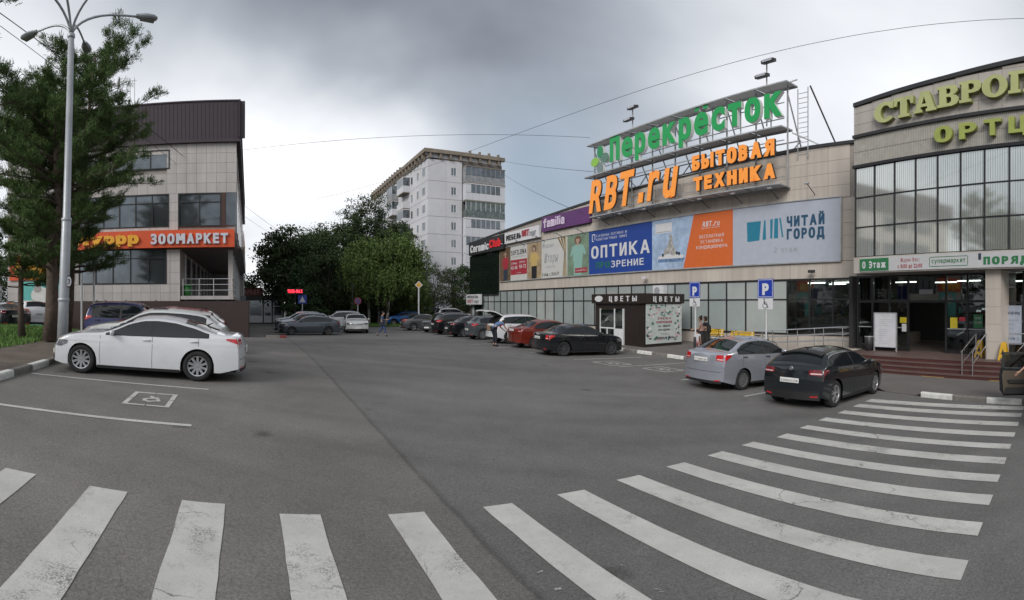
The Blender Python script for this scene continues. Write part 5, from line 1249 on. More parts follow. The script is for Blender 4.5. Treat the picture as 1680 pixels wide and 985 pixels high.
# big letters
M_YG = mat('letter_yellow_green', (.44, .46, .20), rough=.45, var=.12, scale=1.2); M_YGS = mat('letter_side_green', (.20, .22, .06), rough=.5); M_YG2 = mat('letter_lime', (.33, .38, .09), rough=.45, var=.1)
GLY = {
 'Т': [[(0, .60), (0, 1), (.95, 1), (.95, .60), (.84, .60), (.78, .82), (.64, .82), (.64, .14), (.76, .14), (.76, 0), (.19, 0), (.19, .14), (.31, .14), (.31, .82), (.17, .82), (.11, .60)]],
 'А': [[(0, 0), (0, .14), (.08, .14), (.34, 1), (.70, 1), (.98, .14), (1.06, .14), (1.06, 0), (.58, 0), (.58, .14), (.66, .14), (.63, .26), (.34, .26), (.31, .14), (.39, .14), (.39, 0)], [(.38, .40), (.59, .40), (.49, .76)]],
 'В': [[(0, 0), (0, .14), (.1, .14), (.1, .86), (0, .86), (0, 1), (.62, 1), (.80, .95), (.88, .84), (.88, .68), (.80, .57), (.70, .53), (.84, .47), (.93, .36), (.93, .2), (.84, .06), (.64, 0)], [(.40, .60), (.40, .85), (.53, .85), (.59, .79), (.59, .67), (.53, .60)], [(.40, .15), (.40, .45), (.54, .45), (.62, .38), (.62, .22), (.54, .15)]],
 'Р': [[(0, 0), (0, .14), (.1, .14), (.1, .86), (0, .86), (0, 1), (.64, 1), (.84, .95), (.95, .82), (.95, .60), (.84, .46), (.64, .41), (.40, .41), (.40, .14), (.52, .14), (.52, 0)], [(.40, .56), (.40, .85), (.55, .85), (.64, .78), (.64, .63), (.55, .56)]],
 'П': [[(0, 0), (0, .14), (.1, .14), (.1, .86), (0, .86), (0, 1), (1.1, 1), (1.1, .86), (1, .86), (1, .14), (1.1, .14), (1.1, 0), (.6, 0), (.6, .14), (.70, .14), (.70, .84), (.40, .84), (.40, .14), (.5, .14), (.5, 0)]],
}
def arc(cx, cy, rx, ry, t0, t1, n): return [(cx+rx*math.cos(t), cy+ry*math.sin(t)) for t in np.linspace(math.radians(t0), math.radians(t1), n)]
GLY['О'] = [arc(.56, .5, .56, .52, 0, 345, 24), arc(.56, .5, .22, .36, 0, 345, 24)]
GLY['С'] = [arc(.55, .5, .55, .52, 38, 318, 22)+[(.86, .26)]+arc(.58, .5, .26, .34, 306, 52, 14)+[(.80, .66), (.98, .62), (.99, .98), (.90, .98), (.88, .90)]]
GM = {k: raw_poly(v, 1) for k, v in GLY.items()}
sg = thing('facade_sign', 'large serif yellow-green letters high on the entrance block', 'sign', (-6, EN, 7.3), phi=PHE)
# each letter follows the arched parapet
x = -11.38; WL = {'С': .95, 'Т': .88, 'А': 1.02, 'В': .92, 'Р': .90, 'О': 1.02, 'П': 1.05}
for ch in 'СТАВРОП':
    v, fs = GM[ch]; mn, mx = v[:, 0].min(), v[:, 0].max(); w_ = WL[ch]*.96; hgt = .78; zb_ = 7.26+(x+11.38)*.038
    for (nm, mt_, dd0, dd1) in (('letter', M_YG, .20, .24), ('letter_side', M_YGS, .0, .199)):
        m_ = MB(); m_.v = [(x+(a_-mn)/(mx-mn)*w_, EN-(dd0+(d_+.5)*(dd1-dd0)), zb_+b_*hgt) for a_, b_, d_ in v]; m_.f = list(fs)
        pa = m_.build(nm, mt_, sg if nm == 'letter' else pa)
    x += w_+.03
sg = thing('facade_sign', 'smaller spaced lime letters on the ribbed band above the mirror glazing', 'sign', (-4, EN, 6), phi=PHE)
x = -8.68
for ch, w_ in (('О', .74), ('Р', .68), ('Т', .66), ('Ц', .72)):
    v, fs = raw_text(ch, .03, 1.0, 0.0); mn, mx = v[:, 0].min(), v[:, 0].max(); cap = raw_text('П', .03, 1.0, 0.0)[0][:, 1].max()
    for (nm, mt_, dd0, dd1) in (('letter', M_YG2, .20, .24), ('letter_side', M_YGS, .03, .199)):
        m_ = MB(); m_.v = [(x+(a_-mn)/(mx-mn)*w_, EN-(dd0+(d_+.5)*(dd1-dd0)), 6.10+b_/cap*.56) for a_, b_, d_ in v]; m_.f = list(fs)
        pa = m_.build(nm, mt_, sg if nm == 'letter' else pa)
    x += w_+.29
# recessed glazed ground floor
GN = 19.3; dz0 = -2.05
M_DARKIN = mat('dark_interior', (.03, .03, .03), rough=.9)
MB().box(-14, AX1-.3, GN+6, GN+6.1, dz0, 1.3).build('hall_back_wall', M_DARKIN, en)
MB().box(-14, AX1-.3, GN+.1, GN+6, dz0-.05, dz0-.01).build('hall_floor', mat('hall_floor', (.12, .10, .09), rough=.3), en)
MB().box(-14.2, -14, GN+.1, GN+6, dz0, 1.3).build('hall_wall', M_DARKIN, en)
for q in range(5): MB().box(-12.5+q*1.6, -11.4+q*1.6, GN+1.5+(q % 2), GN+1.58+(q % 2), 1.0, 1.05).build('ceiling_lamp', M_LAMP, en)
for q, (a_, z_) in enumerate(((-9.6, -.4), (-9.3, -.3), (-9.5, -1.2), (-9.0, -1.0), (-7.8, -.7), (-7.2, -.9))): MB().box(a_, a_+.22, GN+4.5, GN+4.6, z_, z_+.10).build('till_light', mat('till_lamp', (.8, .8, .8), emit=(.9, .95, 1), es=.9, var=0), en)
ex = [-13.6, -12.5, -11.5, -10.35, -8.2, -7.0, -6.95]
lines_ = [s_ for s_ in (-13.6, -12.8, -11.9, -10.95, -9.13, -8.16, -7.3)]
for i, (a0, a1) in enumerate(zip(lines_[:-1], lines_[1:])):
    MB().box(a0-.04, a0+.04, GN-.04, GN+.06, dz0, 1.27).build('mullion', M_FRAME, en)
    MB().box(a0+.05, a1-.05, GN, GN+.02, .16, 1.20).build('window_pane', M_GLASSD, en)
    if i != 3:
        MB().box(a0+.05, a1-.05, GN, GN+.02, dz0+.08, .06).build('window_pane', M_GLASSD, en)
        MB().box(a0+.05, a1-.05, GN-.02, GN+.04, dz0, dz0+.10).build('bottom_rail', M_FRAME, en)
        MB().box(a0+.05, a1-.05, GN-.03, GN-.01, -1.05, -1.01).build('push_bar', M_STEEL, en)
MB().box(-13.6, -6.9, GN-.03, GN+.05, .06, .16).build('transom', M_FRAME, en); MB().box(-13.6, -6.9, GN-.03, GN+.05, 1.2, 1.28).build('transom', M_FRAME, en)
MB().box(-10.4, -9.75, GN-.02, GN-.005, .42, .62).build('exit_plate', M_PG, en)
# columns and the bookshop window to the right
MB().box(-6.80, -6.2, EN+.28, GN+.3, dz0, 1.27).build('column', M_TILE, en)
for z in (-1.4, -.75, -.1, .55): MB().box(-6.805, -6.195, EN+.275, EN+.285, z, z+.01).build('column_joint', M_TILEJ, en)
for i in range(8):
    a0 = -6.85+i*1.25; MB().box(a0-.04, a0+.04, GN-.6, GN-.5, dz0, 1.27).build('mullion', M_FRAME, en)
    for (z0, z1) in ((dz0+.1, .0), (.08, .62), (.68, 1.2)): MB().box(a0+.05, a0+1.2, GN-.56, GN-.54, z0, z1).build('window_pane', M_GLASSD, en)
    MB().box(a0+.04, a0+1.21, GN-.58, GN-.52, .0, .08).build('transom', M_FRAME, en)
mp = thing('window_poster', 'tall white bookshop poster in the shop window right of the beige column', 'poster', (-6.1, GN-.62, -1.7), phi=PHE)
MB().box(-6.58, -5.68, GN-.60, GN-.575, -1.55, -.06).build('poster_sheet', mat('poster_pale', (.36, .40, .48), rough=.4), mp)
text('ЧИТАЙ-ГОРОД', (-6.25, GN-.605, -.40), .5, .10, M_PNAVY, mp, bold=.03); MB().box(-6.45, -6.30, GN-.605, GN-.602, -.42, -.28).build('print_shape', M_PBL, mp)
for k in range(4): text(('КНИЖНЫЙ МАГАЗИН', 'СУПЕРМАРКЕТ', 'ПОДАРКИ', 'КНИГИ')[k], (-6.42, GN-.605, -.66-k*.16), .6-.1*k, .07, M_PG, mp)
text('ЭТАЖ 2', (-6.3, GN-.605, -1.38), .5, .1, M_PNAVY, mp)
# porch: deck and red tiled steps
M_STEP = mat('red_step_tile', (.085, .034, .030), rough=.35, var=.15, scale=2); M_STEPT = mat('worn_step_top', (.13, .085, .075), rough=.5, var=.2, scale=3)
pc = thing('entrance_steps', 'four dark red tiled steps up to the entrance doors', 'steps', (-4, EN, dz0-.6), phi=PHE)
MB().box(-13.2, AX1, EN+.0, GN+.3, dz0-.7, dz0-.0).build('landing', M_STEPT, pc)
for k in range(4):
    z = dz0-.01-.135*k; n_ = EN-.32*k
    MB().box(-12.6-.0*k, AX1, n_-.34, n_-.002, dz0-.9, z-.03).build('step', M_STEP, pc)
    MB().box(-12.6, AX1, n_-.36, n_-.003, z-.03+.001, z).build('step_tread', M_STEPT, pc)
for a_ in (-8.2, -5.6): MB().box(a_-.45, a_+.45, EN-.32*4-.0, EN-.32*3-.362, dz0-.54, dz0-.525).build('yellow_edge_mark', mat('yellow_tape', (.45, .30, .06), var=.3), pc)
# side base wall of the mall by the steps
# handrail on the steps
hr = thing('handrail', 'short stainless double handrail on the entrance steps', 'handrail', (-6.2, EN-.8, dz0-.5), phi=PHE)
for a_ in (-7.15, -6.75):
    MB().tube([(a_, EN+.2, dz0), (a_, EN+.2, dz0+.9)], .022, 8).build('post', M_STEELP, hr); MB().tube([(a_, EN-1.1, dz0-.54), (a_, EN-1.1, dz0+.38)], .022, 8).build('post', M_STEELP, hr)
    MB().tube([(a_, EN+.3, dz0+.92), (a_, EN+.2, dz0+.95), (a_, EN-1.1, dz0+.40), (a_, EN-1.2, dz0+.38)], .024, 8).build('rail', M_STEELP, hr)
    MB().tube([(a_, EN+.2, dz0+.5), (a_, EN-1.1, dz0-.05)], .016, 8).build('lower_rail', M_STEELP, hr)
hr = thing('handrail', 'long stainless handrail along the bookshop window at the right edge', 'handrail', (-3, EN+.4, dz0), phi=PHE)
for i in range(6): MB().tube([(-5.9+i*1.6, EN+.5, dz0), (-5.0+i*1.6, EN+.5, dz0+.95)], .022, 8).build('post', M_STEELP, hr)
for z in (.95, .6): MB().tube([(-5.95, EN+.5, dz0+z), (4, EN+.5, dz0+z)], .022, 8).build('rail', M_STEELP, hr)
# standing notice board
nb = thing('notice_board', 'white standing notice board with typed lines left of the doorway', 'notice board', (-11.6, GN-.5, dz0), phi=PHE)
MB().box(-12.33, -11.26, GN-.55, GN-.50, dz0+.18, dz0+1.64).build('board_sheet', mat('notice_white', (.60, .60, .63), rough=.5), nb)
for a_ in (-12.36, -11.23): MB().box(a_-.02, a_+.02, GN-.56, GN-.5, dz0, dz0+1.68).build('frame_post', M_STEEL, nb)
MB().box(-12.36, -11.23, GN-.56, GN-.5, dz0+1.64, dz0+1.68).build('frame_rail', M_STEEL, nb)
nlines = ('ОБЪЯВЛЕНИЕ', '', 'Дорогие покупатели', 'магазин работает', 'каждый день', 'без перерыва', '', 'Внимание', 'просим вас', 'соблюдать', 'дистанцию', 'и носить', 'маски', 'спасибо', 'за покупку')
for k, s_ in enumerate(nlines):
    if s_: text(s_, (-12.1+(.12 if k == 0 else 0), GN-.553, dz0+1.52-k*.085), min(.045*len(s_), .66), .035, M_PG, nb, ref='О')
st_ = lambda a0, a1, z0, z1, m_, lab: MB().box(a0, a1, GN-.035, GN-.021, z0, z1).build('door_sticker', m_, en, label=lab)
M_YS = mat('sticker_yellow', (.55, .45, .03), rough=.5)
st_(-11.35, -11.02, -.82, -.58, M_YS, 'yellow sticker'); st_(-11.25, -11.03, -1.2, -.86, M_PW, 'white sheet'); st_(-8.93, -8.61, -1.0, -.56, M_YS, 'yellow sticker'); st_(-8.53, -8.25, -.7, -.54, M_PR, 'red sticker')
hb = MB().box(-7.88, -7.48, GN-.05, GN-.04, -.98, -.42).build('hours_plate', M_BGN, en); text('8:00', (-7.8, GN-.055, -.62), .24, .1, M_PW, en); text('22:00', (-7.82, GN-.055, -.80), .28, .1, M_PW, en)
# wet floor signs
def wet(a_, n_, lab):
    t = thing('wet_floor_sign', lab, 'floor sign', (a_, n_, dz0), phi=PHE, group='yellow folding floor signs')
    for sgn in (-1, 1):
        m_ = MB(); m_.prism([(-.17, 0), (-.10, .62), (-.05, .66), (.05, .66), (.10, .62), (.17, 0), (.10, 0), (.07, .10), (-.07, .10), (-.10, 0)], lambda u, v, d: (a_+u, n_+sgn*(.20*(1-v/.68)+.01)+d, dz0+v), 0, .018)
        o_ = m_.build('panel', mat('sign_plastic_yellow', (.62, .36, .02), rough=.4), t)
    MB().prism([(-.07, .22), (0, .42), (.07, .22)], lambda u, v, d: (a_+u, n_-(.20*(1-v/.68)+.012)+d, dz0+v), -.004, 0).build('warning_mark', M_PK, t)
wet(-7.3, EN+1.0, 'yellow folding floor sign beside the short handrail'); wet(-6.05, EN+.2, 'yellow folding floor sign in front of the bookshop poster')
tb = thing('litter_bin', 'dark round litter bin by the left end of the doorway', 'bin', (-12.6, GN-.6, dz0), phi=PHE)
MB().lathe([(.001, .0), (.17, 0), (.2, .62), (.17, .64), (.16, .5), (.001, .5)], (-12.6, GN-.6, dz0), 'z', 16).build('bin_body', M_DARKM, tb, True)
MB().lathe([(.2, .60), (.215, .62), (.2, .64)], (-12.6, GN-.6, dz0), 'z', 16).build('bin_rim', M_STEEL, tb, True)

# ramp rails with bicycles along the mall foot (grid frame)
rp = thing('ramp', 'grey access ramp with stainless rails below the mall windows', 'ramp', (-11.5, 21.6, -2.4), phi=PHI)
def rz_(a): return -2.42+.37*min(max((a+15.5)/5.5, 0), 1)
MB().add([(-15.5, 21.4, -2.6), (-15.5, 22.6, -2.6), (-15.5, 21.4, -2.40), (-15.5, 22.6, -2.40), (-8.6, 21.4, -2.6), (-8.6, 22.6, -2.6), (-8.6, 21.4, -2.04), (-8.6, 22.6, -2.04)], [(0, 4, 6, 2), (2, 6, 7, 3), (0, 2, 3, 1), (4, 5, 7, 6), (1, 3, 7, 5)]).build('ramp_slab', M_TILE, rp)
for nn in (21.5, 22.5):
    for i in range(5): a_ = -15.2+i*1.45; MB().tube([(a_, nn, rz_(a_)), (a_, nn, rz_(a_)+.95)], .022, 8).build('post', M_STEELP, rp)
    for h_ in (.95, .65, .35): MB().tube([(-15.3, nn, rz_(-15.3)+h_), (-10, nn, rz_(-10)+h_), (-9.2, nn, rz_(-9.2)+h_)], .018, 8).build('rail', M_STEELP, rp)
def bicycle(a0, n0, rot, lab):
    x, y = LW(a0, n0); t = thing('bicycle', lab, 'bicycle', (x, y, T(x, y)+.135), PHI+rot, group='bicycles leaning by the ramp')
    R = .33
    for cx in (-.52, .52):
        w_ = MB().lathe([(R-.02, -.016), (R, -.01), (R, .01), (R-.02, .016), (R-.03, 0), (R-.02, -.016)], (cx, 0, R), 'y', 28).build('wheel', M_TYRE, t, True)
        sp = MB()
        for k in range(10): an = 2*PI*k/10; sp.bar((cx, 0, R), (cx+math.cos(an)*(R-.02), 0, R+math.sin(an)*(R-.02)), .004)
        o_ = sp.build('spokes', M_STEEL, w_); o_['kind'] = 'stuff'
    f_ = MB(); bb = (-.05, 0, .30); sd = (-.20, 0, .80); hd = (.33, 0, .78)
    for p_, q_ in ((bb, sd), (bb, hd), ((-.18, 0, .72), (.34, 0, .72)), ((-.52, 0, R), bb), ((-.52, 0, R), (-.18, 0, .70)), (hd, (.52, 0, R)), (sd, (-.22, 0, .88)), (hd, (.30, 0, .98))): f_.tube([p_, q_], .016, 6)
    f_.build('frame', M_DARKM, t)
    MB().tube([(.22, -.26, 1.0), (.32, -.12, 1.02), (.31, 0, .98), (.32, .12, 1.02), (.22, .26, 1.0)], .014, 6).build('handlebar', M_DARKM, t, True)
    MB().box(-.36, -.10, -.06, .06, .88, .92).build('saddle', M_TYRE, t); MB().lathe([(.001, -.02), (.09, -.02), (.09, .0)], (-.05, -.03, .30), 'y', 14).build('chainring', M_STEEL, t)
    return t
bicycle(-16.4, 20.9, .25, 'dark bicycle nearest the parking sign pole by the ramp'); bicycle(-15.2, 20.7, -.2, 'dark bicycle with wide handlebar parked beside the ramp rails'); bicycle(-13.2, 20.6, .1, 'bicycle parked behind the dark hatchback by the ramp')

# benches
def bench(a0, n0, lab):
    x, y = LW(a0, n0); z = T(x, y)+.135; t = thing('bench', lab, 'bench', (a0, n0, z), phi=PHI, group='yellow benches at the mall wall')
    my = mat('bench_yellow', (.58, .36, .02), rough=.4, var=.08)
    for k in range(4): MB().box(a0-.75, a0+.75, n0-.25+k*.12, n0-.25+k*.12+.10, z+.42, z+.45).build('seat_slat', M_PW if k > 0 else M_PW, t)
    for k in range(3): MB().box(a0-.75, a0+.75, n0+.26+k*.03, n0+.29+k*.03, z+.52+k*.13, z+.63+k*.13).build('back_slat', my, t)
    for s_ in (-.6, .6): MB().prism([(-.26, 0), (-.20, .42), (.22, .42), (.34, .90), (.38, .90), (.28, 0), (.18, 0), (.12, .28), (-.12, .28), (-.16, 0)], lambda u, v, d: (a0+s_+d, n0+u, z+v), 0, .08).build('leg', M_PW, t)
bench(-17.6, 22.1, 'yellow-backed bench beside the flower kiosk'); bench(-15.6, 22.1, 'yellow-backed bench behind the standing women')
# parking signs on posts
M_SB = mat('sign_blue', (.015, .045, .34), rough=.35, var=.03)
def wheelchair_icon(o_, k, m_, par_, dd):
    mb_ = MB()
    def seg(p_, q_, w_):
        p_, q_ = Vector(p_), Vector(q_); d_ = (q_-p_).normalized(); n_ = Vector((-d_.y, d_.x))*w_/2; c = [p_+n_, q_+n_, q_-n_, p_-n_]
        mb_.add([(o_[0]+v.x*k, o_[1]-dd, o_[2]+v.y*k) for v in c], [(0, 1, 2, 3)])
    seg((-.12, .30), (-.08, .02), .10); seg((-.10, .14), (.12, .14), .05); seg((-.09, .0), (.14, .0), .09); seg((.13, .03), (.24, -.28), .08); seg((.22, -.30), (.32, -.27), .06)
    pts = arc(-.04, -.14, .23, .23, 120, 340, 10)
    for p_, q_ in zip(pts[:-1], pts[1:]): seg(p_, q_, .05)
    mb_.add([(o_[0]+(u-.13)*k, o_[1]-dd, o_[2]+(v+.40)*k) for u, v in arc(0, 0, .07, .07, 0, 324, 10)], [tuple(range(10))])
    mb_.build('wheelchair_symbol', m_, par_)
def psign(px, n0, w_, zt, zb, lab):
    th = (px-840)/F; r = n0/math.cos(TH-th); a0 = -n0*math.tan(TH-th); x, y = r*math.sin(th), r*math.cos(th); z = T(x, y)+.13
    t = thing('parking_sign', lab, 'road sign', (a0, n0, z), phi=PHI, group='parking signs on thin white posts')
    # faces the camera side of the lot: turned a little
    MB().tube([(a0, n0, z-.1), (a0, n0, zt+.02)], .035, 10).build('post', mat('post_white', (.55, .56, .57), rough=.4, var=.1), t)
    MB().tube([(a0, n0, z-.02), (a0, n0, z+.75)], .04, 10).build('post_base', M_DARKM, t)
    P_ = MB().box(a0-w_/2, a0+w_/2, n0-.06, n0-.04, zb, zt).build('sign_plate', M_SB, t, label='blue square plate with a white P')
    m_ = MB(); g_ = .028
    for (x0, x1, y0, y1) in ((a0-w_/2+g_, a0+w_/2-g_, zt-g_-.02, zt-g_), (a0-w_/2+g_, a0+w_/2-g_, zb+g_, zb+g_+.02), (a0-w_/2+g_, a0-w_/2+g_+.02, zb+g_, zt-g_), (a0+w_/2-g_-.02, a0+w_/2-g_, zb+g_, zt-g_)): m_.add([(x0, n0-.062, y0), (x1, n0-.062, y0), (x1, n0-.062, y1), (x0, n0-.062, y1)], [(0, 1, 2, 3)])
    m_.build('border_line', M_PW, P_); text('P', (a0-w_*.20, n0-.064, zb+w_*.2), w_*.42, w_*.6, M_PW, P_, bold=.05)
    Q_ = MB().box(a0-w_*.47, a0+w_*.47, n0-.06, n0-.04, zb-w_*.62, zb-.03).build('lower_plate', M_PW, t, label='white plate with a black wheelchair symbol'); wheelchair_icon((a0, n0-.06, zb-w_*.335), w_*.62, M_PK, Q_, .003)
psign(1141, 17.35, .62, .98, .28, 'smaller parking sign with wheelchair plate nearer the flower kiosk'); psign(1257, 17.0, .72, .985, .24, 'larger parking sign with wheelchair plate above the silver car')
# ------------------------------------------------------------------ left building (pet shop), front faces +a at a = -31.5
LA = -31.5; LN1 = -.79; LN0 = -16.1; LAB = -64.0
M_LT = tile_mat('left_tile', (.45, .42, .40))
M_MET = mat('roof_metal_plum', (.040, .026, .034), rough=.5, var=.12, scale=1.0)
M_BRN = mat('canopy_brown', (.060, .030, .022), rough=.4, var=.1)
M_LG = mat('left_glass', (.16, .18, .195), rough=.07, metal=.8, var=.35, scale=.4)
lb = thing('pet_shop_building', 'three-storey beige tiled shop building with plum metal roof band behind the pines', 'building', (LA, -8, -2.2), phi=PHI)
core = MB(); core.box(LAB, LA-.08, LN0, -4.3, -2.6, 3.4); core.box(LAB, LA-.08, LN0, LN1-.08, 3.45, 10.1); core.build('wall', M_TILEJ, lb)
MB().box(LAB+1, LA-.3, LN0+.1, LN1-.3, 10.1, 12.0).build('attic', M_MET, lb)
MB().box(LAB, LA+.25, LN0-.2, LN1+.25, 9.94, 10.14).build('eaves', M_MET, lb)
# standing-seam roof band, each sheet a part
me_ = MB().box(-.005, .05, 0, .49, 10.14, 12.42).box(.05, .075, .0, .035, 10.14, 12.42).box(.05, .075, .245, .28, 10.14, 12.42).mesh('roof_sheet', M_MET)
k = 0; n_ = LN0
while n_ < LN1+.1: inst('roof_sheet', me_, lb, (LA+.15, n_, 0)); n_ += .495
me2 = MB().box(0, .99, 0, .05, 10.14, 12.42).box(0, .04, .05, .075, 10.14, 12.42).mesh('roof_sheet', M_MET)
a_ = LAB
while a_ < LA: inst('roof_sheet', me2, lb, (a_, LN1+.15, 0)); a_ += 1.0
MB().box(LAB, LA+.26, LN0-.1, LN1+.26, 12.42, 12.50).build('roof_cap', M_MET, lb)
# windows on the front: (n0, n1, z0, z1, mullion positions)
wins = [(-10.9, -5.15, 1.25, 3.46, 5, 2.87), (-12.4, -5.0, 4.80, 6.85, 7, 6.30), (-4.42, -1.74, 4.80, 6.85, 2, 6.30), (-8.6, -4.95, 8.42, 9.62, 3, None), (-12.6, -9.4, 8.42, 9.62, 2, None)]
for (n0, n1, z0, z1, k, tr) in wins:
    fo = MB(); fo.box(LA-.1, LA+.03, n0, n1, z0, z0+.07).box(LA-.1, LA+.03, n0, n1, z1-.07, z1).box(LA-.1, LA+.03, n0, n0+.07, z0+.07, z1-.07).box(LA-.1, LA+.03, n1-.07, n1, z0+.07, z1-.07)
    wo = fo.build('window', M_FRAME, lb)
    for i in range(k):
        c0 = n0+(n1-n0)*i/k; c1 = n0+(n1-n0)*(i+1)/k
        if i: MB().box(LA-.09, LA+.02, c0-.035, c0+.035, z0+.07, z1-.07).build('mullion', M_FRAME, wo)
        for (y0, y1) in (((z0+.08, tr-.03), (tr+.03, z1-.08)) if tr else ((z0+.08, z1-.08),)): MB().box(LA-.06, LA-.04, c0+.04, c1-.04, y0, y1).build('pane', M_LG, wo)
    if tr: MB().box(LA-.09, LA+.02, n0+.07, n1-.07, tr-.028, tr+.028).build('transom', M_FRAME, wo)
MB().box(LA-.1, LA+.035, -1.73, -1.45, 4.8, 6.85).build('corner_panel', M_BRN, lb)
MB().box(LA-.09, LA-.0, -1.44, LN1-.04, 4.85, 6.85).build('corner_window', M_LG, lb)
# tiles 0.62 square in the visible stretch, larger sheets further left
def wall_tiles(n0, n1, z0, z1, w=.62, h=.62):
    r = int(round((z1-z0)/h)); hh = (z1-z0)/r; n_ = n1
    while n_ > n0+.05:
        nl = max(n0, n_-w)
        for j in range(r):
            za, zb = z0+j*hh, z0+(j+1)*hh
            if any(a < (nl+n_)/2 < b and c-.02 < (za+zb)/2 < d for a, b, c, d, *_ in wins): continue
            MB().box(LA-.06, LA-.0, nl+.006, n_-.006, za+.006, zb-.006).build('tile', M_LT, lb)
        n_ -= w
wall_tiles(-9.2, LN1, 6.87, 9.94); wall_tiles(-5.14, -4.3, 1.25, 3.4); wall_tiles(-5.0, -4.42, 4.6, 6.87); wall_tiles(-12.9, -4.3, .18, 1.24, .62, .53)
wall_tiles(-16.1, -9.3, 6.87, 9.94, 1.24, .62); wall_tiles(-16.1, -10.92, 1.25, 3.4, 1.3, .7); wall_tiles(-16.1, -12.42, 4.6, 6.87, 1.2, .7); wall_tiles(-16.1, -12.95, .18, 1.24, 1.2, .53); wall_tiles(-12.4, -5.0, 4.56, 4.79, 1.24, .23)
MB().box(LAB, LA-.02, LN0, -4.28, -2.6, .16).build('plinth', M_DARKM, lb)
# side wall toward the road (facing +n) with windows
for i in range(9):
    a0 = LA-2.6-i*3.5
    MB().box(a0-1.6, a0, LN1-.1, LN1-.02, 4.8, 6.85).build('window', M_LG, lb); MB().box(a0-1.6, a0, LN1-.1, LN1-.02, 8.1, 9.5).build('window', M_LG, lb)
    for (z0, z1) in ((6.9, 8.05), (9.55, 9.93)): MB().box(a0-2.7, a0+.8, LN1-.09, LN1-.03, z0, z1).build('tile', M_LT, lb)
    MB().box(a0+.01, a0+.8, LN1-.09, LN1-.03, 4.6, 9.5).build('tile', mat('side_orange_panel', (.30, .13, .07), rough=.5) if i % 2 else M_LT, lb)
# deep sign canopy
MB().box(LAB+6, LA-.0, -4.25, LN1+.30, 3.40, 3.50).build('soffit', M_BRN, lb)
MB().box(LAB+6, LA-.02, LN1+.30, LN1+.36, 3.38, 4.55).build('side_fascia', M_LT, lb)
# porch: deck, columns, doors, railing
MB().box(LAB+6, LA+.1, -4.25, LN1-.2, .28, .50).build('porch_deck', M_LT, lb); MB().box(LAB+6, LA-.3, -4.2, LN1-.6, -2.6, .27).build('porch_base', M_DARKM, lb); MB().box(LAB+5.8, LAB+6, -4.25, LN1+.2, -2.6, 3.4).build('added_porch_wall', M_LT, lb)  # end wall added to block the bright gap seen through the porch
for i in range(7): a_ = LA-1.0-i*3.6; MB().box(a_-.2, a_+.2, LN1-.55, LN1-.25, .5, 3.4).build('column', M_PVC if i else M_LT, lb)
for i in range(8): a_ = LA-2.5-i*3.5; MB().box(a_-2.6, a_, -4.3, -4.24, .6, 3.1).build('shop_window', M_LG, lb); MB().box(a_, a_+.1, -4.3, -4.2, .5, 3.3).build('window_post', M_PVC, lb)
rl = thing('balcony_railing', 'stainless railing round the pet shop porch', 'railing', (LA, -2.5, .5), phi=PHI)
for n_ in (-4.1, -3.1, -2.2, -1.1): MB().tube([(LA+.02, n_, .5), (LA+.02, n_, 1.55)], .025, 6).build('post', M_STEELP, rl)
for z in (1.55, 1.2, .85): MB().tube([(LA+.02, -4.2, z), (LA+.02, -1.05, z), (LA-8, -1.05, z)], .022, 6).build('rail', M_STEELP, rl)
tb = thing('litter_bin', 'green bin on the pet shop porch', 'bin', (LA-.5, -3.9, .5), phi=PHI)
MB().lathe([(.001, 0), (.22, 0), (.27, .62), (.25, .62), (.001, .6)], (LA-.5, -3.9, .5), 'z', 14).build('bin_body', mat('bin_green', (.02, .15, .03)), tb, True); MB().box(LA-.8, LA-.2, -4.2, -3.6, 1.12, 1.2).build('bin_lid', mat('bin_green', (.02, .15, .03)), tb)
M_SO = mat('sign_red_orange', (.60, .085, .025), rough=.45, var=.04); M_SY = mat('letter_amber', (.75, .36, .03), rough=.4); M_SW = mat('letter_silver', (.55, .57, .62), rough=.35)
sg = thing('shop_sign', 'long red-orange shop sign with silver ЗООМАРКЕТ lettering on the pet shop', 'sign', (LA, -5, 3.5), phi=PHI)
# the sign runs along n and faces +a
MB().box(LA+.0, LA+.42, -13.0, LN1-.12, 3.47, 4.55).build('sign_board', M_SO, sg)
MB().box(LA-9, LA-.01, LN1+.37, LN1+.43, 3.5, 4.5).build('sign_return', M_PW, sg); MB().box(LA-2.2, LA-.4, LN1+.435, LN1+.45, 3.6, 4.4).build('sign_return', M_SO, sg); MB().box(LA-8.5, LA-3, LN1+.435, LN1+.45, 3.6, 4.4).build('sign_return', mat('amber_panel', (.55, .30, .03)), sg)
sign_letters('ЗООМАРКЕТ', (LA+.43, -6.05, 3.72), 4.75, .60, M_SW, M_SO, sg, depth=.10, bold=.04, kind='s', gap=.10)
sign_letters('Муррр', (LA+.43, -11.1, 3.80), 4.3, .62, M_SY, M_SO, sg, depth=.10, bold=.06, kind='s', gap=.04, capref='М')
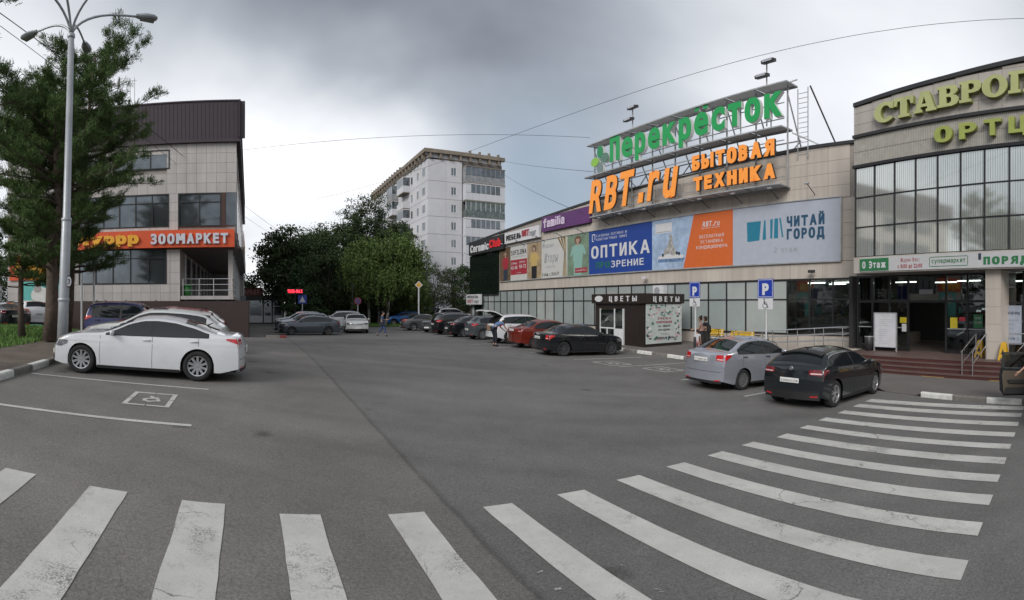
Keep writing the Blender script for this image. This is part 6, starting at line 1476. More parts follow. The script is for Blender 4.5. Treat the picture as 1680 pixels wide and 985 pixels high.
# mural and sign at the left end
sg = thing('shop_sign', 'red and yellow sign over the mural at the far left of the pet shop', 'sign', (LA, -14, 2), phi=PHI)
MB().box(LA+.01, LA+.12, -15.9, -11.3, 1.6, 3.3).build('sign_board', M_SO, sg)
sign_letters('Муррр', (LA+.13, -15.4, 1.95), 3.6, .9, M_SY, M_SO, sg, depth=.08, bold=.06, kind='s', gap=.04, capref='М')
mu = thing('mural', 'turquoise wall poster with pale animal shapes behind the pine trunks', 'mural', (LA, -13, .0), phi=PHI)
MB().box(LA+.01, LA+.06, -14.9, -11.6, -1.6, 1.5).build('poster_sheet', mat('mural_teal', (.10, .40, .36), rough=.5, var=.1), mu)
for (n_, z, rn, rz, c) in ((-13.6, .6, .7, .55, (.55, .55, .52)), (-12.5, .4, .55, .5, (.45, .35, .36)), (-13.8, 1.0, .3, .25, (.3, .28, .27)), (-12.6, -.6, .5, .35, (.5, .5, .48))):
    ring = [(n_+rn*math.cos(t), z+rz*math.sin(t)) for t in np.linspace(0, 2*PI, 15)[:-1]]
    m_ = MB(); m_.add([(LA+.064+abs(z)*.004, u, v) for u, v in ring], [tuple(range(14))]); m_.build('print_shape', mat('mural_%d' % int(c[0]*100+c[1]*10), c), mu)
# antennas on the roof
for i, n_ in enumerate((-7.95, -7.65)):
    t = thing('roof_antenna', 'thin white antenna rod on the plum roof, %s of the pair' % ('left' if i == 0 else 'right'), 'antenna', (LA-2, n_, 12.4), phi=PHI, group='antenna rods on the plum roof'); MB().tube([(LA-2, n_, 11.9), (LA-2, n_, 15.2)], .03, 5).build('rod', M_PVC, t); MB().bar((LA-2, n_-.15, 15.0), (LA-2, n_+.15, 15.0), .03).build('cross_arm', M_PVC, t)

# brown sheet-metal fence before it
M_FEN = mat('fence_brown', (.042, .026, .022), rough=.5, var=.12, scale=1.2)
fe = thing('metal_fence', 'dark brown sheet metal fence in front of the pet shop', 'fence', (-30.3, -5, -2.2), phi=PHI)
pts_ = [(-30.3, -11.2+.93*i) for i in range(13)]
def fpanel(a0, n0, a1, n1):
    x, y = LW((a0+a1)/2, (n0+n1)/2); zg = T(x, y)-.05; m_ = MB(); d = Vector((a1-a0, n1-n0)); L_ = d.length; d /= L_; nr = Vector((-d.y, d.x)); K_ = 6
    zt = .17-(0 if True else 0)
    pv = []
    for i in range(K_*2+1):
        t = L_*i/(K_*2); off = .025 if (i//1) % 2 else 0.0; p_ = Vector((a0, n0))+d*t+nr*off; pv.append(p_)
    for i in range(K_*2): m_.add([(pv[i].x, pv[i].y, zg), (pv[i+1].x, pv[i+1].y, zg), (pv[i+1].x, pv[i+1].y, zt), (pv[i].x, pv[i].y, zt)], [(0, 1, 2, 3)])
    m_.add([(a0+nr.x*-.01, n0+nr.y*-.01, zg), (a1-nr.x*.01, n1-nr.y*.01, zg), (a1-nr.x*.01, n1-nr.y*.01, zt), (a0-nr.x*.01, n0-nr.y*.01, zt)], [(0, 1, 2, 3)])
    m_.build('fence_panel', M_FEN, fe)
for i in range(12): fpanel(*pts_[i], *pts_[i+1])
nl_ = pts_[-1][1]
for i in range(10): fpanel(-30.3-1.0*i, nl_+.01, -31.3-1.0*i, nl_+.01)
for i in range(0, 13, 2): x, y = LW(-30.42, pts_[i][1]); MB().box(-30.46, -30.38, pts_[i][1]-.04, pts_[i][1]+.04, T(x, y)-.1, .24).build('fence_post', M_DARKM, fe)

# pavilion with white window frames and red roof sign, far left of the road
PA = -62.0; pz = -2.35
pv_ = thing('pavilion', 'low dark trade pavilion with white framed windows beyond the fence', 'pavilion', (PA, 2, pz), phi=PHI)
MB().box(PA-6, PA-.05, -3.4, 4.2, pz-.3, 1.0).build('wall', mat('pavilion_dark', (.05, .04, .04), rough=.6), pv_)
MB().box(PA-6.2, PA+.5, -3.6, 4.4, .55, 1.05).build('roof_band', M_KBR, pv_)
for i, (n0, n1) in enumerate(((-3.0, -1.7), (-1.5, -.2), (0, 1.6), (1.75, 2.7), (2.85, 4.0))):
    f_ = MB(); f_.box(PA-.04, PA+.04, n0, n1, pz+.1, pz+.95); f_.box(PA-.04, PA+.04, n0, n0+.1, pz+.95, .40); f_.box(PA-.04, PA+.04, n1-.1, n1, pz+.95, .40); f_.box(PA-.04, PA+.04, n0, n1, .40, .5); f_.box(PA-.04, PA+.04, n0+.1, n1-.1, -.35, -.25)
    wo = f_.build('window_frame' if i != 3 else 'door_frame', M_PVC, pv_); MB().box(PA-.03, PA, n0+.1, n1-.1, pz+.95 if i != 3 else pz+.1, .40).build('pane', M_LG, wo)
sg = thing('roof_sign', 'faded red roof sign standing on the dark pavilion', 'sign', (PA, 0, 1.1), phi=PHI)
MB().box(PA-.3, PA-.2, -3.2, 1.6, 1.06, 2.0).build('sign_board', mat('faded_red_sign', (.20, .06, .055), rough=.6, var=.3, scale=1.0), sg); text('АВТОМАРКЕТ', (PA-.19, -2.8, 1.25), 4.0, .5, mat('faded_pink', (.40, .22, .2)), sg, kind='s', bold=.03)
sg = thing('led_sign', 'glowing red LED line of text in front of the dark spruce', 'sign', (PA+8, 5.2, 0), phi=PHI)
lth = (484-840)/F; r_ = 49.0; lx, ly = AN(r_*math.sin(lth), r_*math.cos(lth))
MB().box(lx-.1, lx, ly-.80, ly+.80, .98, 1.46).build('display_panel', M_BLACKS, sg); text('ТЕЛЕ-МАХ', (lx+.01, ly-.72, 1.08), 1.44, .30, mat('led_red', (.9, .05, .08), emit=(1, .03, .06), es=1.6, var=0), sg, kind='s', bold=.04)
MB().tube([(lx-.05, ly, -2.6), (lx-.05, ly, 1.2)], .05, 6).build('post', M_DARKM, sg)

# ------------------------------------------------------------------ nine-storey panel block
CA, CN = -76.8, 27.9; WT = 23.3; AL = -112.6
M_PAN = mat('apartment_panel', (.52, .52, .54), rough=.8, var=.09, scale=.25, objco=False)
M_PANJ = mat('apartment_joint', (.13, .125, .12), rough=.9, var=.1)
M_CONC = mat('weathered_concrete', (.20, .17, .135), rough=.9, var=.3, scale=.8)
ap = thing('apartment_block', 'nine-storey pale panel apartment block with glazed balconies behind the birches', 'building', (CA, CN, -2.5), phi=PHI)
FZ = [1.3+2.85*i for i in range(8)]   # window centre heights
MB().box(AL, CA-.12, CN+.12, 41.3, -3, WT).build('wall', M_PANJ, ap)
fl = [-3.0, -.15]+[-.15+2.85*i for i in range(1, 9)]; fl[-1] = WT-.05
# end wall panels (facing +a) and long wall panels (facing -n)
ew = [(31.95, 32.95)]
for k in range(len(fl)-1):
    z0, z1 = fl[k]+.02, fl[k+1]-.03
    MB().box(CA-.12, CA, CN+.02, 31.0, z0, z1).build('wall_panel', M_PAN, ap)
    # window panel with an opening
    zc_ = (fl[k]+fl[k+1])/2; w0, w1 = 31.9, 32.85; za, zb = zc_-.65, zc_+.65
    m_ = MB(); m_.box(CA-.12, CA, 31.03, w0, z0, z1); m_.box(CA-.12, CA, w1, 33.85, z0, z1); m_.box(CA-.12, CA, w0, w1, z0, za); m_.box(CA-.12, CA, w0, w1, zb, z1); m_.build('wall_panel', M_PAN, ap)
    fr = MB(); fr.box(CA-.1, CA+.03, w0, w1, za-.06, za+.03); fr.box(CA-.1, CA-.02, w0, w0+.07, za+.03, zb); fr.box(CA-.1, CA-.02, w1-.07, w1, za+.03, zb); fr.box(CA-.1, CA-.02, w0+.07, w1-.07, zb-.07, zb); fr.box(CA-.1, CA-.03, (w0+w1)/2-.03, (w0+w1)/2+.03, za+.03, zb-.07)
    fo = fr.build('window', M_PVC, ap); MB().box(CA-.095, CA-.07, w0+.07, w1-.07, za+.03, zb-.07).build('pane', M_LG, fo)
# balcony stack on the end wall
BW0, BW1, BD = 34.0, 41.2, 1.25
styles = ['white', 'white', 'white', 'glazed', 'white', 'glass', 'white2', 'oldgrey']
M_BWH = mat('balcony_white', (.52, .53, .56), rough=.5, var=.05); M_BGR = mat('balcony_grey', (.24, .25, .26), rough=.8, var=.3, scale=2); M_BGL = mat('balcony_green_glass', (.10, .125, .12), rough=.15, var=.5, scale=1.5)
for k in range(8):
    zf = fl[k+1]-.0 if k < 8 else 0; zf = -.15+2.85*k
    b = MB(); b.box(CA, CA+BD, BW0-.1, BW1+.1, zf-.14, zf).build('balcony_slab', M_CONC if k > 5 else M_PAN, ap)
    bo = ap.children[-1]; stl = styles[k]
    mw = {'white': M_BWH, 'white2': M_BWH, 'glass': M_BGL, 'glazed': M_BWH, 'oldgrey': M_BGR}[stl]
    h0 = 1.15
    for i in range(6): w_ = (BW1-BW0)/6; MB().box(CA+BD-.05, CA+BD, BW0+i*w_+.01, BW0+(i+1)*w_-.01, zf+.001, zf+h0).build('balcony_panel', mw, bo)
    MB().box(CA, CA+BD-.06, BW0-.02, BW0+.03, zf+.001, zf+(2.6 if stl != 'glass' else 1.2)).build('balcony_side', mw, bo)
    nw = 8
    for i in range(nw):
        w_ = (BW1-BW0)/nw; solid = stl in ('white2', 'white') and i in (0, nw-1)
        MB().box(CA+BD-.04, CA+BD-.01, BW0+i*w_+.05, BW0+(i+1)*w_-.05, zf+h0+.05, zf+2.5).build('balcony_pane', mw if solid else (M_LG if stl != 'glass' else M_BGL), bo)
        MB().box(CA+BD-.06, CA+BD, BW0+i*w_-.04, BW0+i*w_+.045, zf+h0, zf+2.55).build('balcony_post', M_BWH if stl != 'oldgrey' else M_BGR, bo)
    MB().box(CA+.0, CA+BD+.02, BW0-.05, BW1+.05, zf+2.56, zf+2.70).build('balcony_head', mw if stl != 'oldgrey' else M_CONC, bo)
MB().box(AL, CA-.13, CN+2, 41.3, WT, WT+.2).build('roof_slab', M_CONC, ap)
# long side: panels with windows, two balcony stacks
wl = [(-78.7-.75, -78.7+.75), (-81.7-.5, -81.7+.5), (-84.9-.45, -84.9+.45), (-100.3, -99.3), (-103.6, -102.2), (-108.5, -107.3), (-111.3, -110.2)]
stacks = [(-90.2, -86.2), (-97.2, -93.3), (-107, -104.2)]
for k in range(len(fl)-1):
    z0, z1 = fl[k]+.02, fl[k+1]-.03; zc_ = (fl[k]+fl[k+1])/2
    for (a0, a1) in ((-80.2, CA-.13), (-83.2, -80.23), (-86.2, -83.23), (-93.2, -86.23), (-100.2, -93.23), (-106, -100.23), (AL, -106.03)):
        MB().box(a0, a1, CN+.0, CN+.12, z0, z1).build('wall_panel', M_PAN, ap)
    for (a0, a1) in wl:
        fr = MB().box(a0-.05, a1+.05, CN-.03, CN+.001-.002, zc_-.72, zc_+.72).build('window', M_PVC, ap); MB().box(a0+.03, (a0+a1)/2-.03, CN-.05, CN-.032, zc_-.63, zc_+.63).build('pane', M_LG, fr); MB().box((a0+a1)/2+.03, a1-.03, CN-.05, CN-.032, zc_-.63, zc_+.63).build('pane', M_LG, fr)
    if k > 0:
        zf = -.15+2.85*(k-1)
        for q, (a0, a1) in enumerate(stacks):
            mw = (M_BWH, M_BGR, M_BWH, M_PAN)[(k+q) % 4]
            b = MB(); b.box(a0, a1, CN-1.2, CN-.01, zf-.14, zf); bo = b.build('balcony_slab', M_CONC, ap)
            MB().box(a0, a1, CN-1.2, CN-1.15, zf+.001, zf+1.1).build('balcony_panel', mw, bo); MB().box(a1-.05, a1, CN-1.14, CN-.01, zf+.001, zf+1.1).build('balcony_side', mw, bo)
            if (k+q) % 3 != 1:
                for i in range(3): w_ = (a1-a0)/3; MB().box(a0+i*w_+.05, a0+(i+1)*w_-.05, CN-1.19, CN-1.16, zf+1.12, zf+2.5).build('balcony_pane', M_LG, bo)
                MB().box(a1-.06, a1-.01, CN-1.1, CN-.1, zf+1.12, zf+2.5).build('balcony_pane', M_LG, bo); MB().box(a0, a1+.02, CN-1.22, CN-.01, zf+2.52, zf+2.66).build('balcony_head', mw, bo)
# overhanging concrete cornice on brackets
MB().box(CA-.05, CA+.55, CN-.75, 41.6, WT+.85, WT+1.45).build('cornice', M_CONC, ap); MB().box(AL, CA-.06, CN-.75, CN-.25, WT+.85, WT+1.45).build('cornice', M_CONC, ap)
MB().box(AL, CA-.1, CN+.1, 41.2, WT+.22, WT+1.3).build('parapet', M_PAN, ap)
n_ = CN+.3
while n_ < 41.5: MB().box(CA-.1, CA+.45, n_-.14, n_+.14, WT+.05, WT+(.84 if n_ < 35 else 1.9)).build('cornice_bracket', M_CONC, ap); n_ += 1.75
a_ = CA-1
while a_ > AL: MB().box(a_-.14, a_+.14, CN-.7, CN+.05, WT+.05, WT+(.84 if a_ > -90 else 1.9)).build('cornice_bracket', M_CONC, ap); a_ -= 1.8
# pharmacy board before the block
sth = (710-840)/F; r_ = 62.0; sx_, sn_ = AN(r_*math.sin(sth), r_*math.cos(sth))
sg = thing('pharmacy_sign', 'dark blue pharmacy board on thin posts under the sparse trees', 'sign', (sx_, sn_, -2.4), phi=PHI)
MB().box(sx_-1.0, sx_+1.0, sn_-.05, sn_+.02, -.75, -.15).build('sign_board', M_PNAVY, sg); text('АПТЕКА', (sx_-.8, sn_-.06, -.62), 1.6, .32, M_PW, sg, bold=.05)
for q in (-.8, .8): MB().tube([(sx_+q, sn_, -2.6), (sx_+q, sn_, -.1)], .04, 6).build('post', M_PVC, sg)
lw_ = thing('low_wall', 'low pale wall beside the pharmacy board under the trees', 'wall', (sx_, sn_+3, -2.4), phi=PHI); MB().box(sx_-7, sx_+2.0, sn_+3, sn_+3.3, -2.7, -1.0).build('wall_slab', mat('low_wall', (.33, .32, .30), var=.2), lw_); MB().box(sx_-7.1, sx_+2.1, sn_+2.95, sn_+3.35, -1.0, -.92).build('coping', M_CONC, lw_)
# ------------------------------------------------------------------ trees
M_BARKP = mat('pine_bark', (.085, .062, .048), rough=.95, var=.35, scale=5, bump=.8, bscale=14)
M_BARKD = mat('dark_bark', (.045, .038, .032), rough=.95, var=.3, scale=5)
M_BARKB = mat('birch_bark', (.50, .49, .46), rough=.8, var=.1, col2=(.06, .055, .05), scale=3.0)
def leafmat(nm, c, isl=.35): 
    m = mat(nm, c, rough=.75, var=.25, scale=.35, island=isl, objco=False, spec=.15)
    return m
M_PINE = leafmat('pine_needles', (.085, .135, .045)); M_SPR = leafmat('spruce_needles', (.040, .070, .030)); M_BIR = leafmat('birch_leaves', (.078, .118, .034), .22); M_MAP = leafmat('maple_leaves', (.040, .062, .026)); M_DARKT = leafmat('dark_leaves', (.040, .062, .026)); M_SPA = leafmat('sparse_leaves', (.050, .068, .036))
def leaves(cent, size, rng, elong=1.0, droop=0.0, flat=0.0):
    """cent (N,3): one leaf quad each, random orientation"""
    n = len(cent); u = rng.normal(size=(n, 3)); u[:, 2] -= droop; u /= np.linalg.norm(u, axis=1)[:, None]; v = rng.normal(size=(n, 3)); v[:, 2] *= (1-flat); v -= (v*u).sum(1)[:, None]*u; v /= np.linalg.norm(v, axis=1)[:, None]
    s = size*rng.uniform(.6, 1.3, n)[:, None]; a = u*s*elong*.5; b = v*s*.5
    q = np.stack([cent-a, cent+b, cent+a, cent-b], 1).reshape(-1, 3)
    return q
def leaf_obj(q, name, m, parent):
    n = len(q)//4; me = bpy.data.meshes.new(name); me.vertices.add(len(q)); me.vertices.foreach_set('co', q.astype(np.float32).ravel()); me.loops.add(n*4); me.loops.foreach_set('vertex_index', np.arange(n*4, dtype=np.int32)); me.polygons.add(n); me.polygons.foreach_set('loop_start', np.arange(0, n*4, 4, dtype=np.int32)); me.update(calc_edges=True); me.validate()
    me.materials.append(m); o = bpy.data.objects.new(name, me); C.objects.link(o); o.parent = parent; return o
def bend(p0, p1, n, amp, rng):
    p0, p1 = np.array(p0, float), np.array(p1, float); pts = [p0+(p1-p0)*i/n for i in range(n+1)]
    for i in range(1, n): pts[i] = pts[i]+rng.normal(size=3)*amp
    return [tuple(p) for p in pts]
def pine(x, y, z, h, spread, lean, label, seed, r0=.26, low=.25, group='pines on the lawn', dens=1.0, side=None, m=None):
    rng = np.random.default_rng(seed); t = thing('pine_tree', label, 'tree', (x, y, z), 0, group)
    top = np.array([lean[0], lean[1], h]); tp = [np.array([lean[0]*f, lean[1]*f, h*f])+np.append(rng.normal(size=2)*.10*(f > 0), 0) for f in np.linspace(0, 1, 9)]
    MB().tube([tuple(p) for p in tp], [r0*(1.25 if i == 0 else 1)*(1-.85*i/8) for i in range(9)], 10).build('trunk', M_BARKP, t, True)
    br = MB(); tuft = []
    nb = int(46*dens)
    for i in range(nb):
        f = low+(1-low)*(i+rng.random())/nb; k = min(int(f*8), 7); base = tp[k]+(tp[k+1]-tp[k])*(f*8-k)
        az = rng.uniform(0, 2*PI) if side is None or rng.random() < .5 else side+rng.normal()*.7
        L_ = spread*float(np.interp(f, [0, .48, .62, .88, 1], [.45, .50, .90, .72, .30]))*rng.uniform(.62, 1.12)
        el = .05+.45*f+rng.normal()*.12
        d = np.array([math.cos(az)*math.cos(el), math.sin(az)*math.cos(el), math.sin(el)])
        ps = [base]
        for j in range(1, 6): ps.append(base+d*L_*j/5+np.array([0, 0, .05*L_*((j/5)**2)*3-.03*L_*j])+rng.normal(size=3)*.04*L_*.5)
        br.tube([tuple(p) for p in ps], [r0*.26*(1-.8*j/5)*(1.1-f*.7) for j in range(6)], 5, cap=False)
        for j in range(int(9+L_*7)):
            s = rng.uniform(.28, 1.0); kk = min(int(s*5), 4); p = ps[kk]+(ps[kk+1]-ps[kk])*(s*5-kk)
            sd = rng.normal(size=3); sd[2] = abs(sd[2])*.5; sd /= np.linalg.norm(sd); ll = rng.uniform(.15, .55)*(1.15-s*.5)
            e_ = p+sd*ll+d*.15
            if rng.random() < .5: br.tube([tuple(p), tuple(e_)], [.012, .006], 3, cap=False)
            for q_ in (.4, .7, 1.0): tuft.append((p+(e_-p)*q_, sd*.6+d*.5+np.array([0, 0, .45])))
    br.build('branches', M_BARKP, t)
    T_ = np.array([a for a, b in tuft]); D_ = np.array([b for a, b in tuft]); D_ /= np.linalg.norm(D_, axis=1)[:, None]
    K_ = 15; c = np.repeat(T_, K_, 0)+rng.normal(size=(len(T_)*K_, 3))*.05; dd = np.repeat(D_, K_, 0)*.8+rng.normal(size=(len(T_)*K_, 3))*.6; dd /= np.linalg.norm(dd, axis=1)[:, None]
    v = np.cross(dd, rng.normal(size=dd.shape)); v /= np.linalg.norm(v, axis=1)[:, None]; L2 = rng.uniform(.08, .16, len(c))[:, None]; w_ = .014
    q = np.stack([c-v*w_*.5, c+v*w_*.5, c+dd*L2+v*w_*.5, c+dd*L2-v*w_*.5], 1).reshape(-1, 3)
    leaf_obj(q, 'crown', m or M_PINE, t); return t
def rz(px, r): x, y, z = AR(px, r); return x, y, z
x, y, z = rz(84, 18.5); pine(x, y, z+.2, 9.0, 4.3, (.3, .2), 'thick pine with the broadest crown right behind the lamp post', 3, r0=.28, low=.26, dens=1.8)
x, y, z = rz(106, 21.5); pine(x, y, z+.2, 11.2, 4.3, (1.5, .3), 'tall pine just right of the lamp post reaching over the plum roof', 11, r0=.24, low=.22, dens=1.9)
x, y, z = rz(36, 19.5); pine(x, y, z+.2, 9.3, 3.5, (.1, .5), 'thin leaning pine left of the lamp post in the grass', 8, r0=.13, low=.20, dens=1.9)
x, y, z = rz(-150, 11.5); pine(x, y, z+.2, 9.4, 2.9, (.6, .2), 'pine at the left picture edge with only branch tips in view', 21, r0=.25, low=.5)

def broad(x, y, z, h, cw, label, seed, kind='broad', m=None, bark=None, nblob=26, leaf=.16, nleaf=260, trunk_h=.28, r0=.25, group=None, name='tree', zlow=.22, top=None, cx=0.0, gap=0.0):
    rng = np.random.default_rng(seed); t = thing(name, label, 'tree', (x, y, z), 0, group); m = m or M_DARKT; bark = bark or M_BARKD
    tr = bend((0, 0, 0), (cx, 0, h*.86), 6, .12*h/10, rng); tr[0] = (0, 0, 0)
    MB().tube(tr, [r0*(1-.88*i/6) for i in range(7)], 8).build('trunk', bark, t, True)
    br = MB(); Q = []
    for i in range(nblob):
        f = zlow+(1-zlow)*((i+rng.random())/nblob)**.9; az = rng.uniform(0, 2*PI) ; prof = math.sin(min(1, (f-zlow+.12)/(1-zlow+.12))*PI*.93)**.6
        rr_ = cw*prof*rng.uniform(.25, .98); c = np.array([math.cos(az)*rr_+cx*f, math.sin(az)*rr_, h*f*.95]); k = max(1, min(5, int(f*5.2)-1)); b0 = np.array(tr[k])
        br.tube(bend(b0, c, 4, .10*cw/3, rng), [r0*.32*(1-.2*j) for j in range(5)], 5, cap=False)
        bs = cw*rng.uniform(.22, .42)*(1-.25*f)
        sub = rng.normal(size=(9, 3))*bs*np.array([.75, .75, .55])+c
        for s_ in sub:
            n = max(int(nleaf/9*rng.uniform(.5, 1.4)), 4); P_ = rng.normal(size=(n, 3))*bs*.34*np.array([1, 1, .62])+s_
            if kind == 'birch':
                st = rng.integers(4, 9); P2 = []
                for _ in range(max(n//7, 3)):
                    p0 = s_+rng.normal(size=3)*bs*.45; ln = rng.uniform(.5, 1.6); 
                    k2 = int(7*ln/.9)+3; f2 = rng.random(k2)**.8; P2.append(p0+np.outer(f2, np.array([rng.normal()*.08, rng.normal()*.08, -ln]))+rng.normal(size=(k2, 3))*.05)
                P_ = np.vstack(P2+[P_[:n//3]])
            Q.append(P_)
    br.build('branches', bark if kind != 'birch' else M_BARKD, t)
    c = np.vstack(Q)
    if kind != 'birch': c = np.vstack([c, c+rng.normal(size=c.shape)*.14]); leaf *= .66
    if gap > 0: c = c[rng.random(len(c)) > gap]
    leaf_obj(leaves(c, leaf, rng, 1.5, .6 if kind == 'birch' else 0.0), 'crown', m, t); return t
def at(px, r, *a, **k): x, y, z = rz(px, r); return broad(x, y, z, *a, **k)
at(606, 56, 9.2, 3.1, 'birch with a drooping pale green crown and straight white trunk, left of the pair', 31, kind='birch', m=M_BIR, bark=M_BARKB, nblob=40, leaf=.14, nleaf=420, r0=.17, group='birches by the road', name='birch_tree', zlow=.50)
at(632, 54, 9.4, 3.6, 'birch with a leaning white trunk and the widest drooping crown', 32, kind='birch', m=M_BIR, bark=M_BARKB, nblob=46, leaf=.14, nleaf=440, r0=.17, group='birches by the road', name='birch_tree', zlow=.48, cx=1.0)
at(621, 57, 8.4, 2.6, 'slim birch standing between the two larger birches', 33, kind='birch', m=M_BIR, bark=M_BARKB, nblob=20, leaf=.14, nleaf=320, r0=.12, group='birches by the road', name='birch_tree', zlow=.5)
at(672, 60, 6.2, 2.6, 'small green tree at the right foot of the birches', 34, kind='birch', m=M_BIR, bark=M_BARKD, nblob=26, leaf=.13, nleaf=420, r0=.12, name='tree', zlow=.15)
at(598, 73, 17.6, 4.2, 'tall tree whose thin top rises above all others before the block', 35, m=M_DARKT, nblob=44, leaf=.22, nleaf=330, name='tree', gap=.1, zlow=.2)
at(640, 76, 14.8, 4.8, 'dense dark tree directly before the block corner', 36, m=M_DARKT, nblob=40, leaf=.24, nleaf=360, name='tree')
at(560, 74, 13.8, 5.0, 'broad dark tree in the middle of the grove', 37, m=M_MAP, nblob=44, leaf=.26, nleaf=380, name='tree')
at(520, 68, 12.2, 4.6, 'dark tree between the maple and the grove middle', 38, m=M_MAP, nblob=40, leaf=.25, nleaf=360, name='tree')
at(474, 63, 10.9, 4.3, 'wide black-green maple with ragged left outline over the pavilion', 39, m=M_MAP, nblob=48, leaf=.30, nleaf=260, name='maple_tree', zlow=.30, cx=-.6)
at(540, 60, 8.5, 3.6, 'lower dark tree behind the silver and white cars', 40, m=M_MAP, nblob=34, leaf=.22, nleaf=340, name='tree', zlow=.1)
at(588, 64, 9.0, 3.6, 'shaded dark tree directly behind the left birch', 41, m=M_DARKT, nblob=34, leaf=.22, nleaf=340, name='tree', zlow=.08)
at(645, 66, 8.2, 3.4, 'shaded dark tree behind the right birch', 42, m=M_DARKT, nblob=32, leaf=.22, nleaf=340, name='tree', zlow=.08)
at(712, 66, 7.6, 2.6, 'sparse tree with showing branches by the pharmacy board', 43, m=M_SPA, nblob=26, leaf=.16, nleaf=120, name='tree', group=None, r0=.14, zlow=.3)
at(742, 69, 7.4, 2.6, 'sparse tree before the pale end wall of the block', 44, m=M_SPA, nblob=28, leaf=.16, nleaf=150, name='tree', r0=.14, zlow=.28)
at(766, 66, 7.2, 2.1, 'dark small tree beside the black mall corner', 45, m=M_DARKT, nblob=26, leaf=.17, nleaf=260, name='tree', r0=.13, zlow=.12)
at(843, 78, 13.6, 2.4, 'tree top peeking over the mall roof line', 46, m=M_SPA, nblob=16, leaf=.2, nleaf=150, name='tree')
at(398, 98, 7.5, 2.2, 'small distant tree beside the pet shop corner', 47, m=M_DARKT, nblob=16, leaf=.25, nleaf=180, name='tree')
at(688, 64, 4.2, 1.9, 'low shrub-like tree under the yellow diamond sign', 49, m=M_SPA, nblob=16, leaf=.15, nleaf=300, name='tree', zlow=.1)
for px, r, s_ in ((-160, 40, 60), (-60, 46, 61), (20, 62, 62)):
    at(px, r, 9, 4, 'distant green tree %s the pet shop' % ('far off left of' if px < -100 else 'a little left of' if px < 0 else 'touching the left end of'), s_, m=M_DARKT, nblob=24, leaf=.25, nleaf=200, name='tree')
# small spruce
def spruce(px, r, h, w, label, seed):
    x, y, z = rz(px, r); rng = np.random.default_rng(seed); t = thing('spruce_tree', label, 'tree', (x, y, z)); MB().tube([(0, 0, 0), (0, 0, h)], [.14, .02], 7).build('trunk', M_BARKD, t)
    P_ = []; br = MB()
    for i in range(int(h*16)):
        f = .08+.92*(i+rng.random())/(h*16); az = rng.uniform(0, 2*PI); L_ = w*(1.02-f)**.8*rng.uniform(.6, 1.1); e_ = np.array([math.cos(az)*L_, math.sin(az)*L_, h*f+L_*.22]); b0 = np.array([0, 0, h*f]); br.tube([tuple(b0), tuple(e_)], [.03, .008], 3, cap=False)
        n = int(30*L_)+14; s_ = rng.random(n)**.7; P_.append(b0+np.outer(s_, e_-b0)+rng.normal(size=(n, 3))*.13)
    br.build('branches', M_BARKD, t); leaf_obj(leaves(np.vstack(P_), .15, rng, 2.4), 'crown', M_SPR, t)
spruce(489, 53, 7.2, 2.3, 'young spruce with upright tips behind the grey hatchback', 50); spruce(512, 56, 4.6, 1.8, 'smaller spruce to the right of the young spruce', 51)
# dark undergrowth below the grove
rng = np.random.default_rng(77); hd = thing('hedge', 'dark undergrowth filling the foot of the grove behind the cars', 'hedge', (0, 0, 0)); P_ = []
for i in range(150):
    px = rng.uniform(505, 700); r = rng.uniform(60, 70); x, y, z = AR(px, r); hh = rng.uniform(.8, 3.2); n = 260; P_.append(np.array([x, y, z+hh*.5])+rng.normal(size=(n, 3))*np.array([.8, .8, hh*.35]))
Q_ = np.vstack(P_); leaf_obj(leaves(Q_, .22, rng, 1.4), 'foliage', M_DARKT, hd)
xg, yg, zg = AR(600, 60)
gr_ = MB()
for i in range(6000):
    px = random.uniform(560, 700); r = random.uniform(54, 60); x, y, z = AR(px, r); a_ = random.uniform(0, 2*PI); h_ = random.uniform(.08, .3); k = len(gr_.v); gr_.v += [(x-.05, y, z), (x+.05, y, z), (x+random.gauss(0, .05), y, z+h_)]; gr_.f.append((k, k+1, k+2))
o_ = gr_.build('roadside_grass', M_GRASS); tagp(o_, 'strip of rough grass under the birches', 'grass', kind='stuff')
P_ = []
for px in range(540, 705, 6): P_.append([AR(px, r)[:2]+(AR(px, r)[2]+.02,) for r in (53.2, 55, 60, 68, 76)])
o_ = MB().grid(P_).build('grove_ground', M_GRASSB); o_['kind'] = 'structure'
# ------------------------------------------------------------------ cars
HEAD = TH  # noses toward the mall on the right-hand row, away from it on the left
def pc(s, n, dz=0.0): x, y = LW(-s, n); return (x, y, T(x, y)+dz)
W_ = paint('white', (.66, .67, .69)); WB = paint('white_warm', (.60, .61, .60)); DK = paint('graphite', (.016, .020, .023), .3); SI = paint('silver', (.36, .38, .43), .45); BK = paint('black', (.010, .011, .013)); RD = paint('brick_red', (.17, .024, .014), .2); RD2 = paint('dark_red', (.22, .02, .03), .2)
NV = paint('navy', (.012, .017, .085), .1); GR = paint('slate', (.075, .088, .105), .5); GB = paint('blue_grey', (.10, .115, .125), .4); BL = paint('bright_blue', (.02, .16, .52), .3); GM_ = paint('grey', (.11, .115, .12), .4)
RH = 'cars parked along the mall'; LH = 'cars parked by the lawn'; MH = 'cars parked by the fence'
_A = TH
def mid(rear_px, rear_y, wb, n_off, az):
    x, y, z = G(rear_px, rear_y); return x, y
